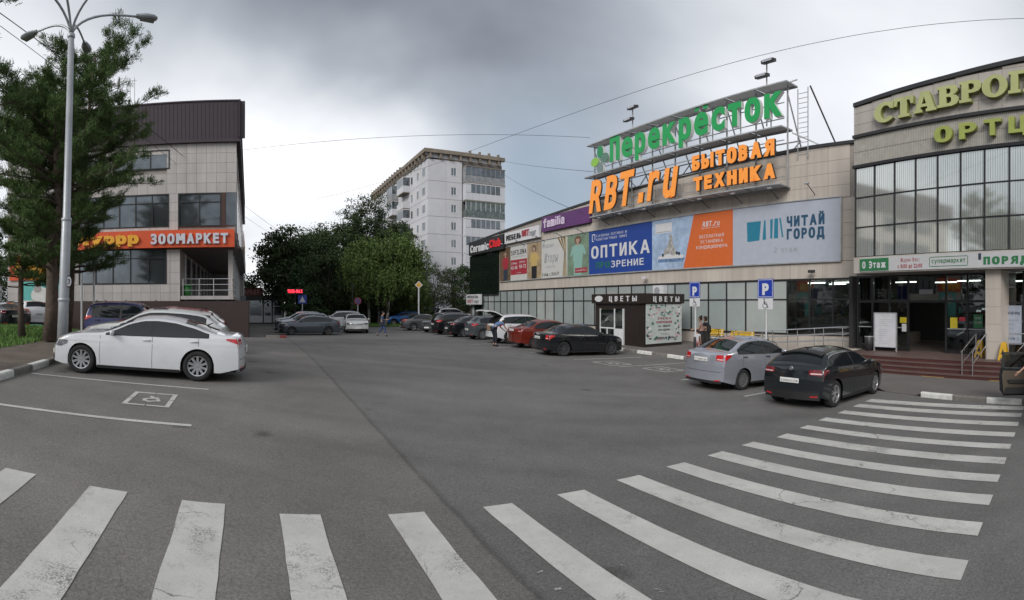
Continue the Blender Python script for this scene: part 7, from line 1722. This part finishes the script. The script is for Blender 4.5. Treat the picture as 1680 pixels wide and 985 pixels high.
# right-hand row
car('dark graphite hatchback with plate Е206ХУ126 parked by the crossing', 'hatch', DK, pc(6.05, 12.9), _A+.03, 'five', tail='d', plate='Е206ХУ126', plate_pos=.47, chrome_line=True, spoiler=True, badge=True, handles='body', black_bumper=True, tailz=(.56, .66), tailw=.46, group=RH, name='parked_hatchback')
car('silver liftback with black door handles parked below the larger parking sign', 'liftback', SI, pc(9.25, 13.55), _A+.10, 'cover', H=1.55, tail='r', plate='С719КК126', plate_pos=.58, handles='black', tailz=(.56, .68), tailw=.38, group=RH)
car('black older sedan with orange-red corner lamps left of the empty bay', 'sedan', BK, pc(18.85, 14.1), _A+.12, 'seven', L=4.2, H=1.40, tail='r', plate='Т384ЕО26', plate_pos=.56, tailz=(.52, .66), tailw=.30, group=RH, dark_rim=True, lod=1)
car('brick red sedan between the black sedan and the white car with raised tailgate', 'sedan', RD, pc(22.5, 14.9), _A+.08, 'ten', L=4.38, tail='d', plate='О512АВ126', plate_pos=.62, tailz=(.56, .68), group=RH)
car('white crossover with its tailgate raised and a box in the boot', 'suv', W_, pc(25.6, 15.2), _A+.05, 'five', L=4.41, clad=True, open_tail=True, tail='r', group=RH, chrome_line=True)
car('blue-grey hatchback left of the white crossover', 'hatch', GB, pc(29.3, 15.3), _A+.05, 'cover', L=4.02, H=1.52, tail='r', plate_pos=.42, group=RH, black_bumper=False)
car('black sedan with bright alloy wheel left of the blue-grey hatchback', 'sedan', BK, pc(32.3, 15.4), _A+.05, 'seven', tail='d', plate_pos=.42, group=RH)
car('black crossover with roof rails and red tail lamp in the mall row', 'suv', BK, pc(35.7, 15.6), _A+.02, 'five', tail='r', rails='b', chrome_line=True, group=RH)
car('dark grey crossover parked nose outward between two black cars', 'suv', GM_, pc(39.4, 15.8), _A+PI-.5, 'five', tail='r', group=RH, grille='chrome', H=1.62)
car('dark sedan with wide red tail lamp at the far end of the mall row', 'sedan', GM_, pc(42.6, 15.3), _A+.1, 'five', tail='r', group=RH, tailw=.6)
x, y, z = AR(661, 57); car('bright blue crossover parked side-on beneath the yellow diamond sign', 'suv', BL, (x, y, z), _A+PI, 'five', L=4.38, H=1.59, clad=True, rails='b', group='cars at the far end of the lot')
x, y, z = AR(744, 58); car('white van-like car behind the black crossover at the mall corner', 'suv', W_, (x, y, z), _A+.1, 'cover', L=4.5, H=1.95, group='cars at the far end of the lot')
# left-hand row
car('white fastback sedan parked side-on in front, nose to the lawn', 'fastback', W_, pc(12.05, -2.42), _A+PI, 'ten', L=4.62, H=1.39, tail='r', group=LH, tailz=(.60, .69), plate_pos=.5, front_plate=True)
car('white hatchback with black sunroof just behind the front white sedan', 'hatch', WB, pc(14.6, -2.75), _A+PI, 'five', H=1.50, sunroof=True, tail='w', group=LH, spoiler=True)
car('dark red hatchback half hidden behind the two white cars', 'hatch', RD2, pc(17.4, -2.9), _A+PI, 'five', H=1.50, tail='r', group=LH)
car('navy blue boxy three-door off-roader behind the white sedan', 'offroad', NV, AR(222, 18.6), _A+.02, 'cover', dark_rim=True, group=LH, rails=False, tail='r')
x, y, z = AR(40, 31.5); car('white crossover parked at the far left with red tail lamps', 'suv', W_, (x, y, z+.15), _A+PI*1.0+.75, 'five', tail='r', group=LH, plate_pos=.5)
x, y, z = AR(4, 29.0); car('black sedan at the left picture edge beside the white crossover', 'sedan', BK, (x, y, z+.15), _A+PI+.75, 'five', tail='d', group=LH)
# middle group by the fence
x, y, z = AR(508, 37.5); car('slate grey hatchback side-on with a sloping tail by the fence end', 'liftback', GR, (x, y, z), _A+PI-.03, 'five', L=4.50, H=1.43, tail='d', group=MH, dark_rim=True)
x, y, z = AR(497, 41.0); car('silver crossover second behind the slate grey hatchback', 'suv', SI, (x, y, z), _A+PI, 'five', H=1.60, group=MH)
x, y, z = AR(492, 45.5); car('white crossover farthest behind the slate grey hatchback', 'suv', W_, (x, y, z), _A+PI, 'five', H=1.66, group=MH)
x, y, z = AR(556, 47.0); car('white crossover side-on behind the white car that faces the camera', 'suv', W_, (x, y, z), _A+PI, 'five', H=1.70, group=MH)
x, y, z = AR(583, 41.5); car('white crossover facing the camera with chrome grille bars', 'suv', WB, (x, y, z), math.radians(158), 'five', H=1.53, L=4.4, grille='chrome', group=MH, name='parked_car')

# car at the right edge with its door open
hx, hy = AR(1709, 13.3)[:2]; az_ = math.radians(59.5); fx, fy_ = math.sin(az_), math.cos(az_); lx_, ly_ = -fy_, fx
cx_, cy_ = hx-.9*fx-.93*lx_*-1*-1, hy-.9*fy_-.93*ly_
rc = car('black sedan at the right edge with its driver door wide open', 'sedan', BK, (cx_, cy_, T(cx_, cy_)), az_, 'five', L=4.7, H=1.52, tail='d', group='cars waiting at the crossing')
M_BEI = mat('door_trim_beige', (.085, .065, .045), rough=.7, var=.1)
def door_poly(pts, y0, y1, m, nm, par, c=(0.95, .93, 0)):
    R_ = Matrix.Rotation(math.radians(-82), 3, 'Z'); mb = MB()
    mb.prism(pts, lambda u, v, d: tuple(R_ @ Vector((-u, d, v))+Vector(c)), y0, y1); return mb.build(nm, m, par, label='driver door swung open' if nm == 'door' else None)
d_out = [(.0, .30), (.02, .95), (.10, .98), (1.08, 1.0), (1.12, .80), (1.10, .42), (1.0, .28)]
dr = door_poly(d_out, -.02, .05, BK, 'door', rc)
door_poly([(.06, .36), (.08, .90), (1.02, .93), (1.05, .80), (1.0, .36)], -.06, -.021, M_BEI, 'door_lining', dr); door_poly([(.2, .62), (.85, .62), (.9, .70), (.2, .70)], -.12, -.061, M_TRIM, 'door_armrest', dr)
door_poly([(.30, .34), (1.0, .34), (.95, .50), (.35, .50)], -.09, -.061, M_TRIM, 'door_pocket', dr)
for q in ([(.10, .98), (.42, 1.36), (.48, 1.40), (.50, 1.36), (.18, .98)], [(.46, 1.36), (.48, 1.41), (1.02, 1.40), (1.02, 1.35)], [(.98, 1.0), (.97, 1.36), (1.04, 1.38), (1.08, 1.0)]): door_poly(q, -.01, .04, M_TRIM, 'door_frame', dr)
door_poly([(.20, .99), (.49, 1.345), (.97, 1.345), (.98, 1.0)], .01, .02, glass('door_glass', (.4, .45, .45), .6), 'door_window', dr)

# ------------------------------------------------------------------ lamp post
x, y, z = AR(101, 14.3); LPm = mat('lamp_post_grey', (.36, .38, .40), rough=.45, metal=.35, var=.15, scale=1.2)
lp = thing('lamp_post', 'tall grey steel lamp post with curved branching arms on the lawn corner', 'lamp post', (x, y, z)); ux = (math.cos(-(101-840)/F), math.sin(-(101-840)/F))  # picture-right direction at the post
def U_(dx, dd, zz): # dx to the right as seen, dd away
    th = (101-840)/F; rx, ry = math.cos(th), -math.sin(th); ax, ay = math.sin(th), math.cos(th); return (rx*dx+ax*dd, ry*dx+ay*dd, zz)
zf = 7.48-z; H1 = zf
MB().tube([U_(0, 0, -.1), U_(.06, 0, 1.6), U_(.14, 0, 3.9), U_(.14, 0, 3.95), U_(.27, 0, zf)], [.155, .150, .135, .112, .085], 16).build('pole', LPm, lp, True)
MB().lathe([(.135, 0), (.165, .02), (.165, .1), (.135, .12)], U_(.06, 0, 1.6), 'z', 16).build('collar', LPm, lp, True)
MB().lathe([(.14, 0), (.15, .02), (.15, .08), (.13, .1)], U_(.14, 0, 3.85), 'z', 16).build('collar', LPm, lp, True)
MB().lathe([(.095, 0), (.11, .02), (.11, .10), (.09, .12)], U_(.27, 0, zf-.05), 'z', 16).build('collar', LPm, lp, True)
arms = [((.27, .0), (1.85, .15), .72), ((.27, 0), (-1.0, .85), .58), ((.27, 0), (1.25, -1.5), .95), ((.27, 0), (-1.35, -1.3), 1.0), ((.27, 0), (.45, 1.9), .8), ((.27, 0), (-.5, -2.0), 1.1)]
for i, ((x0, d0), (dx, dd), up) in enumerate(arms):
    pts = []
    for k in range(11):
        t = k/10; s = t**1.5; pts.append(U_(x0+dx*s*1.0, d0+dd*s, zf+up*(1-(1-t)**2.4)))
    MB().tube(pts, [.035]*6+[.030]*5, 8).build('arm', LPm, lp, True)
    e_, b_ = Vector(pts[-1]), Vector(pts[-2]); dv = (e_-b_); dv.z *= .3; dv.normalize(); sd_ = Vector((-dv.y, dv.x, 0)); hm_ = MB()
    prof = [(0, .06, .05), (.10, .10, .07), (.30, .16, .09), (.52, .15, .07), (.62, .08, .03)]; P = []
    for (l_, w_, h_) in prof:
        c_ = e_+dv*l_; P.append([tuple(c_+sd_*w_*math.cos(a)+Vector((0, 0, h_*math.sin(a)+.02))) for a in np.linspace(0, 2*PI, 11)])
    hm_.grid(P); hm_.f.append(tuple(range(10))); ho = hm_.build('lamp_head', LPm, lp, True)
    MB().add([tuple(e_+dv*.12+sd_*.08+Vector((0, 0, -.065))), tuple(e_+dv*.54+sd_*.12+Vector((0, 0, -.065))), tuple(e_+dv*.54-sd_*.12+Vector((0, 0, -.065))), tuple(e_+dv*.12-sd_*.08+Vector((0, 0, -.065)))], [(0, 1, 2, 3)]).build('lamp_glass', mat('lamp_glass', (.30, .31, .30), rough=.2), ho)
# small round sign bands on the pole
rs = thing('round_sign', 'small round white sign with black figure strapped to the lamp post', 'sign', tuple(Vector((x, y, z))+Vector(U_(.20, -.12, 2.17))), -(101-840)/F)
ring = [(math.cos(t)*.09, math.sin(t)*.17) for t in np.linspace(0, 2*PI, 19)[:-1]]
MB().prism(ring, lambda u, v, d: (u, d, v), 0, .02).build('sign_rim', M_TRIM, rs); MB().prism([(u*.78, v*.82) for u, v in ring], lambda u, v, d: (u, d-.006, v), 0, .005).build('sign_face', M_PW, rs); text('3', (-.035, -.008, -.07), .07, .14, M_PK, rs, bold=.02)

# ------------------------------------------------------------------ overhead cables
def P3(px, py, r): th = (px-840)/F; return (r*math.sin(th), r*math.cos(th), (HY-py)*r/F)
def cable(p, q, sag, lab, r=.014, grp='overhead cables'):
    t = MB(); P = [Vector(p)*(1-k/24)+Vector(q)*(k/24)-Vector((0, 0, sag*4*(k/24)*(1-k/24))) for k in range(25)]
    o = t.tube([tuple(v) for v in P], r, 4).build('overhead_cable', mat('cable_black', (.02, .02, .02), rough=.7, var=0)); tagp(o, lab, 'cable', grp)
cable(P3(-60, -20, 15), P3(468, 385, 80), .6, 'upper black cable from the top left past the lamp post to the far road', .020)
cable(P3(-60, 0, 15.5), P3(462, 392, 80), .9, 'lower black cable below the one past the lamp post', .014)
cable(P3(385, 248, 32), P3(968, 226, 30), .1, 'thin cable from the plum roofed shop to the rooftop gantry', .010)
cable(P3(1760, 30, 14.3), P3(520, 326, 38.9), 1.3, 'long thin cable crossing the sky above the green letters', .007)
cable(P3(820, 263, 86), P3(1010, 285, 34), .3, 'short cable from the block roof to the gantry', .016); cable(P3(822, 282, 86), P3(960, 352, 30), .4, 'cable from the block roof down to the purple sign', .016)
cable(P3(300, 452, 42), P3(430, 458, 60), .1, 'thin cable across the gap right of the pet shop', .02)
cable(P3(15, 319, 22), P3(100, 311, 14.3), .15, 'pale slack wire between the pines and the lamp post', .008)

# ------------------------------------------------------------------ far road signs
def post_sign(px, r, ztop, lab, kind):
    x, y, z = AR(px, r); yaw = -(px-840)/F; t = thing('road_sign', lab, 'road sign', (x, y, z), yaw)
    MB().tube([(0, 0, -.1), (0, 0, ztop-z)], .05 if kind != 'diamond' else .07, 8).build('post', mat('post_white', (.55, .56, .57)), t)
    h = ztop-z
    if kind == 'crossing':
        p_ = MB().box(-.42, .42, -.06, -.03, h-.42, h+.42).build('sign_plate', M_SB, t); MB().add([(-.30, -.063, h-.28), (.30, -.063, h-.28), (0, -.063, h+.30)], [(0, 1, 2)]).build('white_triangle', M_PW, p_)
        wheel = MB()
        for a_, b_, c_, d_ in ((-.03, .16, .03, .08), (-.09, -.10, -.02, .08), (.02, -.10, .08, .08)): wheel.add([(a_, -.066, b_), (c_, -.066, b_), (c_, -.066, d_), (a_, -.066, d_)], [(0, 1, 2, 3)])
        wheel.build('walking_figure', M_PK, p_)
    elif kind == 'round':
        ring = [(math.cos(t_)*.36, math.sin(t_)*.36) for t_ in np.linspace(0, 2*PI, 23)[:-1]]
        p_ = MB().prism(ring, lambda u, v, d: (u, -.06+d, h+v), 0, .03).build('sign_rim', mat('sign_dull_red', (.28, .03, .03)), t); MB().prism([(u*.8, v*.8) for u, v in ring], lambda u, v, d: (u, -.066+d, h+v), 0, .005).build('sign_face', mat('sign_dull_blue', (.06, .09, .24)), p_)
        for s_ in (-1, 1): MB().add([(-.25*s_-.04, -.07, h-.22), (-.25*s_+.04, -.07, h-.25), (.25*s_+.04, -.07, h+.22), (.25*s_-.04, -.07, h+.25)], [(0, 1, 2, 3)]).build('cross_bar', mat('sign_dull_red', (.28, .03, .03)), p_)
    elif kind == 'diamond':
        for w_, m_, d_, nm in ((.36, M_PW, -.06, 'sign_plate'), (.27, mat('sign_amber', (.55, .30, .04)), -.07, 'amber_centre')):
            MB().prism([(-w_, 0), (0, -w_), (w_, 0), (0, w_)], lambda u, v, d: (u, d_+d, h+v), 0, .012).build(nm, m_, t)
    return t
post_sign(496, 50, .45, 'blue pedestrian crossing sign beside the young spruce', 'crossing'); post_sign(587, 50, .28, 'round no-stopping sign on a thin post before the birches', 'round'); post_sign(687, 47, 1.75, 'yellow diamond priority sign on a white post', 'diamond')
x, y, z = AR(577, 52); t = thing('utility_pole', 'thin dark pole left of the round sign', 'pole', (x, y, z)); MB().tube([(0, 0, -.1), (.1, 0, 4.4)], [.08, .05], 7).build('pole_shaft', M_DARKM, t); MB().bar((-.2, 0, 4.2), (.35, 0, 4.2), .05).build('cross_arm', M_DARKM, t)
x, y, z = AR(583, 53.0); 
for px_, py_, r_, lab in ((154, 545, 21.5, 'thin white pole behind the navy off-roader'), (134, 545, 23, 'thinner pale pole left of the white pole by the pines'), (1410.5, 545, 24.3, 'pale pipe at the right end of the mall windows')):
    x, y, z = AR(px_, r_); t = thing('thin_pole', lab, 'pole', (x, y, z)); MB().tube([(0, 0, -.05), (0, 0, {154: 3.2, 134: 2.9}.get(px_, 3.55))], .045, 8).build('pole_shaft', M_PVC, t)
x, y, z = AR(2, 60); t = thing('far_lamp_pole', 'thin pale pole at the far left edge', 'pole', (x, y, z)); MB().tube([(0, 0, 0), (0, 0, 7.5)], .10, 6).build('pole_shaft', M_STEEL, t)
x, y, z = AR(399, 55); t = thing('far_lamp_pole', 'thin metal pole right of the pet shop corner', 'pole', (x, y, z)); MB().tube([(0, 0, 0), (0, 0, 6.0)], .10, 6).build('pole_shaft', M_STEEL, t); MB().box(-.35, .35, -.1, -.05, 2.1, 3.2).build('sign_plate', M_PG, t)
# raised kerb pieces and cobble by the fence end
x, y = LW(-30.6, 1.6)
isl = thing('kerb_block', 'loose red and white kerb piece beside the fence end', 'kerb block', (x, y, T(x, y)), PHI); MB().box(-.2, .2, -.6, .6, 0, .16).build('block_body', M_KG, isl); MB().box(-.205, .205, .2, .605, -.0, .165).build('painted_end', mat('kerb_red', (.16, .03, .025), var=.2), isl)
x, y, z = AR(664, 50); isl = thing('kerb_block', 'pale concrete block on the asphalt beside the dark sedan', 'kerb block', (x, y, z), PHI); MB().box(-1.2, 1.2, -.15, .15, 0, .22).build('block_body', M_KW, isl)
ta = thing('striped_bollard', 'black post base under the smaller parking sign', 'bollard', AR(1140, 21.9), 0)
MB().lathe([(.001, 0), (.07, 0), (.06, .9), (.05, .95), (.001, .95)], (0, 0, .13), 'z', 12).build('bollard_body', M_DARKM, ta, True)

# ------------------------------------------------------------------ people
def skin(name, nodes, edges, m, parent, sub=1, smooth=True):
    """nodes: list of (pos, radius); first node is the root"""
    me = bpy.data.meshes.new(name); me.from_pydata([n[0] for n in nodes], edges, []); o = bpy.data.objects.new(name, me); C.objects.link(o); o.parent = parent
    md = o.modifiers.new('s', 'SKIN'); md.use_smooth_shade = True
    sv = me.skin_vertices[0].data if me.skin_vertices else None
    if sv is None:
        bm_ = __import__('bmesh').new(); bm_.from_mesh(me); bm_.verts.layers.skin.verify(); bm_.to_mesh(me); bm_.free(); sv = me.skin_vertices[0].data
    for i, n in enumerate(nodes): r = n[1]; sv[i].radius = (r, r) if not isinstance(r, tuple) else r; sv[i].use_root = (i == 0)
    s2 = o.modifiers.new('u', 'SUBSURF'); s2.levels = sub; s2.render_levels = sub
    me.materials.append(m); return o
M_SK = mat('skin_tone', (.42, .25, .18), rough=.55, var=.05); M_HAIR = mat('hair_dark', (.02, .013, .01), rough=.7, var=.3)
def person(lab, loc, rot, J, top_m, leg_m, shoe_m=None, sleeve='short', skirt=None, scale=1.0, hair='short', group=None):
    """J: joint dict in metres, x forward? x right, y forward, z up"""
    t = thing('person', lab, 'person', loc, rot, group); t.scale = (scale,)*3
    g = lambda k: J[k]
    nodes = [(g('pelvis'), .115), (g('waist'), .105), (g('chest'), .125), (g('neck'), .05), (g('headb'), .052)]
    edges = [(0, 1), (1, 2), (2, 3), (3, 4)]
    def chain(start, lst):
        p = start
        for k, r in lst:
            nodes.append((g(k) if isinstance(k, str) else k, r)); edges.append((p, len(nodes)-1)); p = len(nodes)-1
        return p
    for s in ('l', 'r'):
        h = chain(2, [(s+'sh', .052), (s+'el', .038), (s+'wr', .026)])
        w = Vector(g(s+'wr')); d = (w-Vector(g(s+'el'))).normalized(); sd = d.cross(Vector((0, 1, .3))).normalized()
        pm = w+d*.06; nodes.append((tuple(pm), .030)); edges.append((h, len(nodes)-1)); p = len(nodes)-1
        cr = Vector((0, .35, -.25))*.05
        for i, ln in enumerate((.060, .072, .068, .052)):
            off = sd*(i-1.5)*.019; a = pm+d*.03+off; b = a+d*ln*.55+cr*.4; c = b+d*ln*.35+cr
            k0 = len(nodes); nodes += [(tuple(a), .010), (tuple(b), .009), (tuple(c), .007)]; edges += [(p, k0), (k0, k0+1), (k0+1, k0+2)]
        a = pm-sd*.036+d*-.01; b = a-sd*.016+d*.035; k0 = len(nodes); nodes += [(tuple(a), .011), (tuple(b), .009)]; edges += [(p, k0), (k0, k0+1)]
        chain(0, [(s+'hip', .085), (s+'kn', .056), (s+'an', .036), (s+'toe', .032)])
    skin('body', nodes, edges, M_SK, t)
    # head with a face
    hb = Vector(g('headb')); hc = Vector(g('head')); hd = MB(); yaw = J.get('yaw', 0); R_ = Matrix.Rotation(yaw, 3, 'Z')
    prof = [(.001, -.125), (.035, -.122), (.055, -.095), (.068, -.055), (.074, 0), (.078, .045), (.070, .085), (.045, .112), (.001, .122)]; P = []
    for r, zz_ in prof:
        row = []
        for k in range(17):
            a = 2*PI*k/16; x_ = math.cos(a)*r; y_ = math.sin(a)*r*1.22
            if abs(a-PI/2) < .45: y_ += {(-.055): .014, (0): .012}.get(zz_, 0)*(1-abs(a-PI/2)/.45)
            row.append(tuple(hc+R_ @ Vector((x_, y_, zz_))))
        P.append(row)
    hd.grid(P); ho = hd.build('head', M_SK, t, True)
    MB().prism([(0, -.03), (.012, -.035), (0, .02)], lambda u, v, d: tuple(hc+R_ @ Vector((d, .088+u*1.8, v-.01))), -.01, .01).build('nose', M_SK, ho)
    for s in (-1, 1):
        MB().lathe([(.001, .006), (.009, .003), (.010, -.004)], (0, 0, 0), 'y', 8).build('eye', M_PK, ho); e_ = ho.children[-1]; e_.location = hc+R_ @ Vector((s*.030, .086, .008)); e_.rotation_euler = (0, 0, yaw)
        MB().lathe([(.001, -.008), (.020, -.006), (.024, .0), (.001, .01)], (0, 0, 0), 'x', 8).build('ear', M_SK, ho); e_ = ho.children[-1]; e_.location = hc+R_ @ Vector((s*.078, 0, -.01))
    MB().box(-.022, .022, .0, .004, -.003, .003).build('mouth', mat('lip', (.30, .10, .09)), ho); e_ = ho.children[-1]; e_.location = hc+R_ @ Vector((0, .086, -.062)); e_.rotation_euler = (0, 0, yaw)
    hr_ = MB(); P = []
    for r, zz_, cut in ((.076, -.10 if hair == 'long' else -.04, 1), (.084, -.02, 1), (.088, .045, 0), (.080, .095, 0), (.052, .126, 0), (.001, .138, 0)):
        row = []
        for k in range(17):
            a = 2*PI*k/16; f_ = math.sin(a); y_ = math.sin(a)*r*1.2
            if f_ > .2 and cut: y_ = .2*r
            row.append(tuple(hc+R_ @ Vector((math.cos(a)*r, y_-.008, zz_+(.05 if f_ > .3 and not cut and zz_ < .05 else 0)))))
        P.append(row)
    hr_.grid(P); ha = hr_.build('hair', M_HAIR, t, True)
    if hair == 'bun': MB().lathe([(.001, -.05), (.04, -.035), (.052, 0), (.04, .035), (.001, .05)], tuple(hc+R_ @ Vector((0, -.06, .14))), 'z', 12).build('hair_bun', M_HAIR, t, True)
    # clothes follow the joints
    V = lambda k: g(k); tn = [(V('waist'), .125), (V('chest'), (.155, .125)), (tuple((Vector(V('neck'))*.6+Vector(V('chest'))*.4)), .085), (V('pelvis'), .135)]; te = [(0, 1), (1, 2), (0, 3)]
    for s in ('l', 'r'):
        k0 = len(tn); tn.append((V(s+'sh'), .070)); te.append((1, k0)); el = Vector(V(s+'el')); sh_ = Vector(V(s+'sh'))
        if sleeve == 'long': tn += [(tuple(el), .054), (tuple(Vector(V(s+'wr'))*.92+el*.08), .044)]; te += [(k0, k0+1), (k0+1, k0+2)]
        elif sleeve == 'short': tn.append((tuple(sh_*.45+el*.55), .060)); te.append((k0, k0+1))
    skin('shirt', tn, te, top_m, t)
    if skirt:
        pz = V('pelvis'); MB().lathe([(.15, .12), (.18, 0), (.22, -.3), (.26, -.62), (.25, -.62)], (pz[0], pz[1], pz[2]), 'z', 18).build('skirt', skirt, t, True)
    ln = [(V('pelvis'), .132)]; le = []
    for s in ('l', 'r'):
        k0 = len(ln); hp = V(s+'hip'); ln += [(hp, .100), (tuple((Vector(hp)+Vector(V(s+'kn')))/2), .086), (V(s+'kn'), .068), (tuple(Vector(V(s+'an'))*.85+Vector(V(s+'kn'))*.15), .054)]; le += [(0, k0), (k0, k0+1), (k0+1, k0+2), (k0+2, k0+3)]
    if not skirt: skin('trousers', ln, le, leg_m, t)
    for s in ('l', 'r'):
        a_, b_ = Vector(V(s+'an')), Vector(V(s+'toe')); d_ = (b_-a_); skin('shoe', [(tuple(a_+Vector((0, -.03, -.035))), .058), (tuple(a_*.4+b_*.6+Vector((0, 0, -.01))), .055), (tuple(b_+Vector((0, .02, 0))), .046)], [(0, 1), (1, 2)], shoe_m or M_TRIM, t)
    return t
def stand(**k):
    J = dict(pelvis=(0, 0, .93), waist=(0, 0, 1.08), chest=(0, .01, 1.30), neck=(0, .01, 1.46), headb=(0, .02, 1.52), head=(0, .035, 1.61), lsh=(-.17, 0, 1.39), lel=(-.22, -.02, 1.12), lwr=(-.23, .06, .88), rsh=(.17, 0, 1.39), rel=(.22, -.02, 1.12), rwr=(.23, .06, .88), lhip=(-.09, 0, .90), lkn=(-.10, .02, .50), lan=(-.10, -.02, .09), ltoe=(-.11, .12, .035), rhip=(.09, 0, .90), rkn=(.10, .02, .50), ran=(.10, -.02, .09), rtoe=(.11, .12, .035)); J.update(k); return J
M_DEN = mat('denim_blue', (.035, .065, .16), rough=.8, var=.15); M_DENJ = mat('denim_jacket', (.055, .085, .15), rough=.8, var=.15); M_SHB = mat('shirt_blue', (.09, .16, .30), rough=.8, var=.15); M_TRD = mat('trousers_dark', (.015, .018, .03), rough=.85); M_PINK = mat('blouse_pink', (.42, .27, .23), rough=.8); M_WSH = mat('shirt_white', (.55, .55, .58), rough=.8); M_SKT = mat('skirt_black', (.02, .018, .018), rough=.9)
# walker crossing the road, heading right, reading a phone
x, y, z = G(627, 552); wk = person('person in denim jacket and jeans walking across the lot with a phone', (x, y, z), -math.radians(15+73), stand(
    rkn=(.09, .22, .52), ran=(.10, .26, .10), rtoe=(.10, .40, .05), lkn=(-.09, -.04, .50), lan=(-.10, -.40, .16), ltoe=(-.10, -.30, .04), rel=(.20, .06, 1.12), rwr=(.10, .30, 1.16), lel=(-.20, .04, 1.12), lwr=(-.08, .28, 1.14), head=(0, .07, 1.59), headb=(0, .04, 1.51)), M_DENJ, M_DEN, sleeve='long', hair='bun')
ph = thing('phone', 'dark phone in the hands of the walking person', 'phone', (x, y, z), wk.rotation_euler.z); MB().box(-.04, .04, .36, .37, 1.14, 1.28).build('phone_body', M_PK, ph)
bg_ = thing('shoulder_bag', 'dark shoulder bag at the hip of the walking person', 'bag', (x, y, z), wk.rotation_euler.z); MB().box(.17, .27, -.12, .16, .78, 1.0).build('bag_body', M_TRD, bg_); MB().tube([(.2, .02, 1.0), (.12, .08, 1.25), (-.02, .03, 1.46), (-.05, -.09, 1.38), (.15, -.1, 1.0)], .012, 5).build('bag_strap', M_TRD, bg_)
# man bending into the boot of the white crossover
x, y, z = G(812, 568.5); 
mn_ = person('man in a blue shirt bending into the open boot of the white car', (x, y, z), -_A+.15, stand(
    pelvis=(0, -.08, .93), waist=(0, .02, 1.06), chest=(0, .30, 1.20), neck=(0, .46, 1.24), headb=(0, .50, 1.24), head=(0, .58, 1.22), lsh=(-.17, .38, 1.20), rsh=(.17, .38, 1.20), lel=(-.2, .52, .95), rel=(.2, .52, .95), lwr=(-.16, .70, .82), rwr=(.16, .70, .82), lhip=(-.09, -.07, .9), rhip=(.09, -.07, .9)), M_SHB, M_TRD)
x, y, z = pc(25.7, 13.2); bx_ = thing('cardboard_box', 'brown box standing in the open boot of the white car', 'box', (x, y, z), -_A); MB().box(-.3, .3, -.2, .15, .72, 1.0).build('box_body', mat('cardboard', (.26, .17, .11), rough=.9), bx_); MB().box(-.3, .3, -.03, .01, 1.0, 1.004).build('tape', M_PYEL, bx_)
# two women and a child beside the yellow benches
x, y = LW(-18.2, 19.6); x, y = AR(1150, 24.5)[:2]; z = T(x, y)+.14
w1 = person('woman in a pink top and dark skirt with her hair in a bun', (x, y, z), math.radians(62), stand(lel=(-.24, .10, 1.14), lwr=(-.16, .32, 1.12), rel=(.22, .08, 1.12)), M_PINK, M_SKT, skirt=M_SKT, hair='bun')
x2, y2 = AR(1158, 24.8)[:2]; w2 = person('woman with a black backpack standing right of the woman in pink', (x2, y2, T(x2, y2)+.14), math.radians(50), stand(lel=(-.22, .04, 1.12)), M_TRD, M_SKT, skirt=M_SKT, hair='long')
bp_ = thing('backpack', 'black backpack on the back of the woman in dark clothes', 'backpack', (x2, y2, T(x2, y2)+.14), math.radians(50)); P = []
for l_, w_, d_ in ((.92, .12, .08), (.98, .15, .12), (1.12, .15, .13), (1.28, .13, .10), (1.34, .08, .05)): P.append([(math.cos(a)*w_, -.16+math.sin(a)*d_*.8, l_) for a in np.linspace(0, 2*PI, 13)])
MB().grid(P).build('bag_body', M_SKT, bp_, True); MB().tube([(.1, -.1, 1.32), (.11, .04, 1.46), (.12, .15, 1.3), (.13, .0, 1.0)], .016, 5).build('bag_strap', M_SKT, bp_); MB().tube([(-.1, -.1, 1.32), (-.11, .04, 1.46), (-.12, .15, 1.3), (-.13, .0, 1.0)], .016, 5).build('bag_strap', M_SKT, bp_)
x3, y3 = AR(1144, 23.4)[:2]; person('child in a white shirt standing by the parking sign post', (x3, y3, T(x3, y3)+.14), math.radians(-30), stand(), M_WSH, mat('shorts_pink', (.45, .22, .22), rough=.8), scale=.68)
# driver getting out behind the open door
dx_, dy_ = AR(1712, 12.6)[:2]
person('person in a white patterned shirt stepping out behind the open car door', (dx_, dy_, T(dx_, dy_)), math.radians(-20), stand(lsh=(-.17, .0, 1.39), lel=(-.42, .06, 1.20), lwr=(-.60, .16, 1.02)), mat('shirt_patterned', (.45, .42, .48), rough=.8, col2=(.15, .12, .2), scale=14, var=.1), M_TRD)
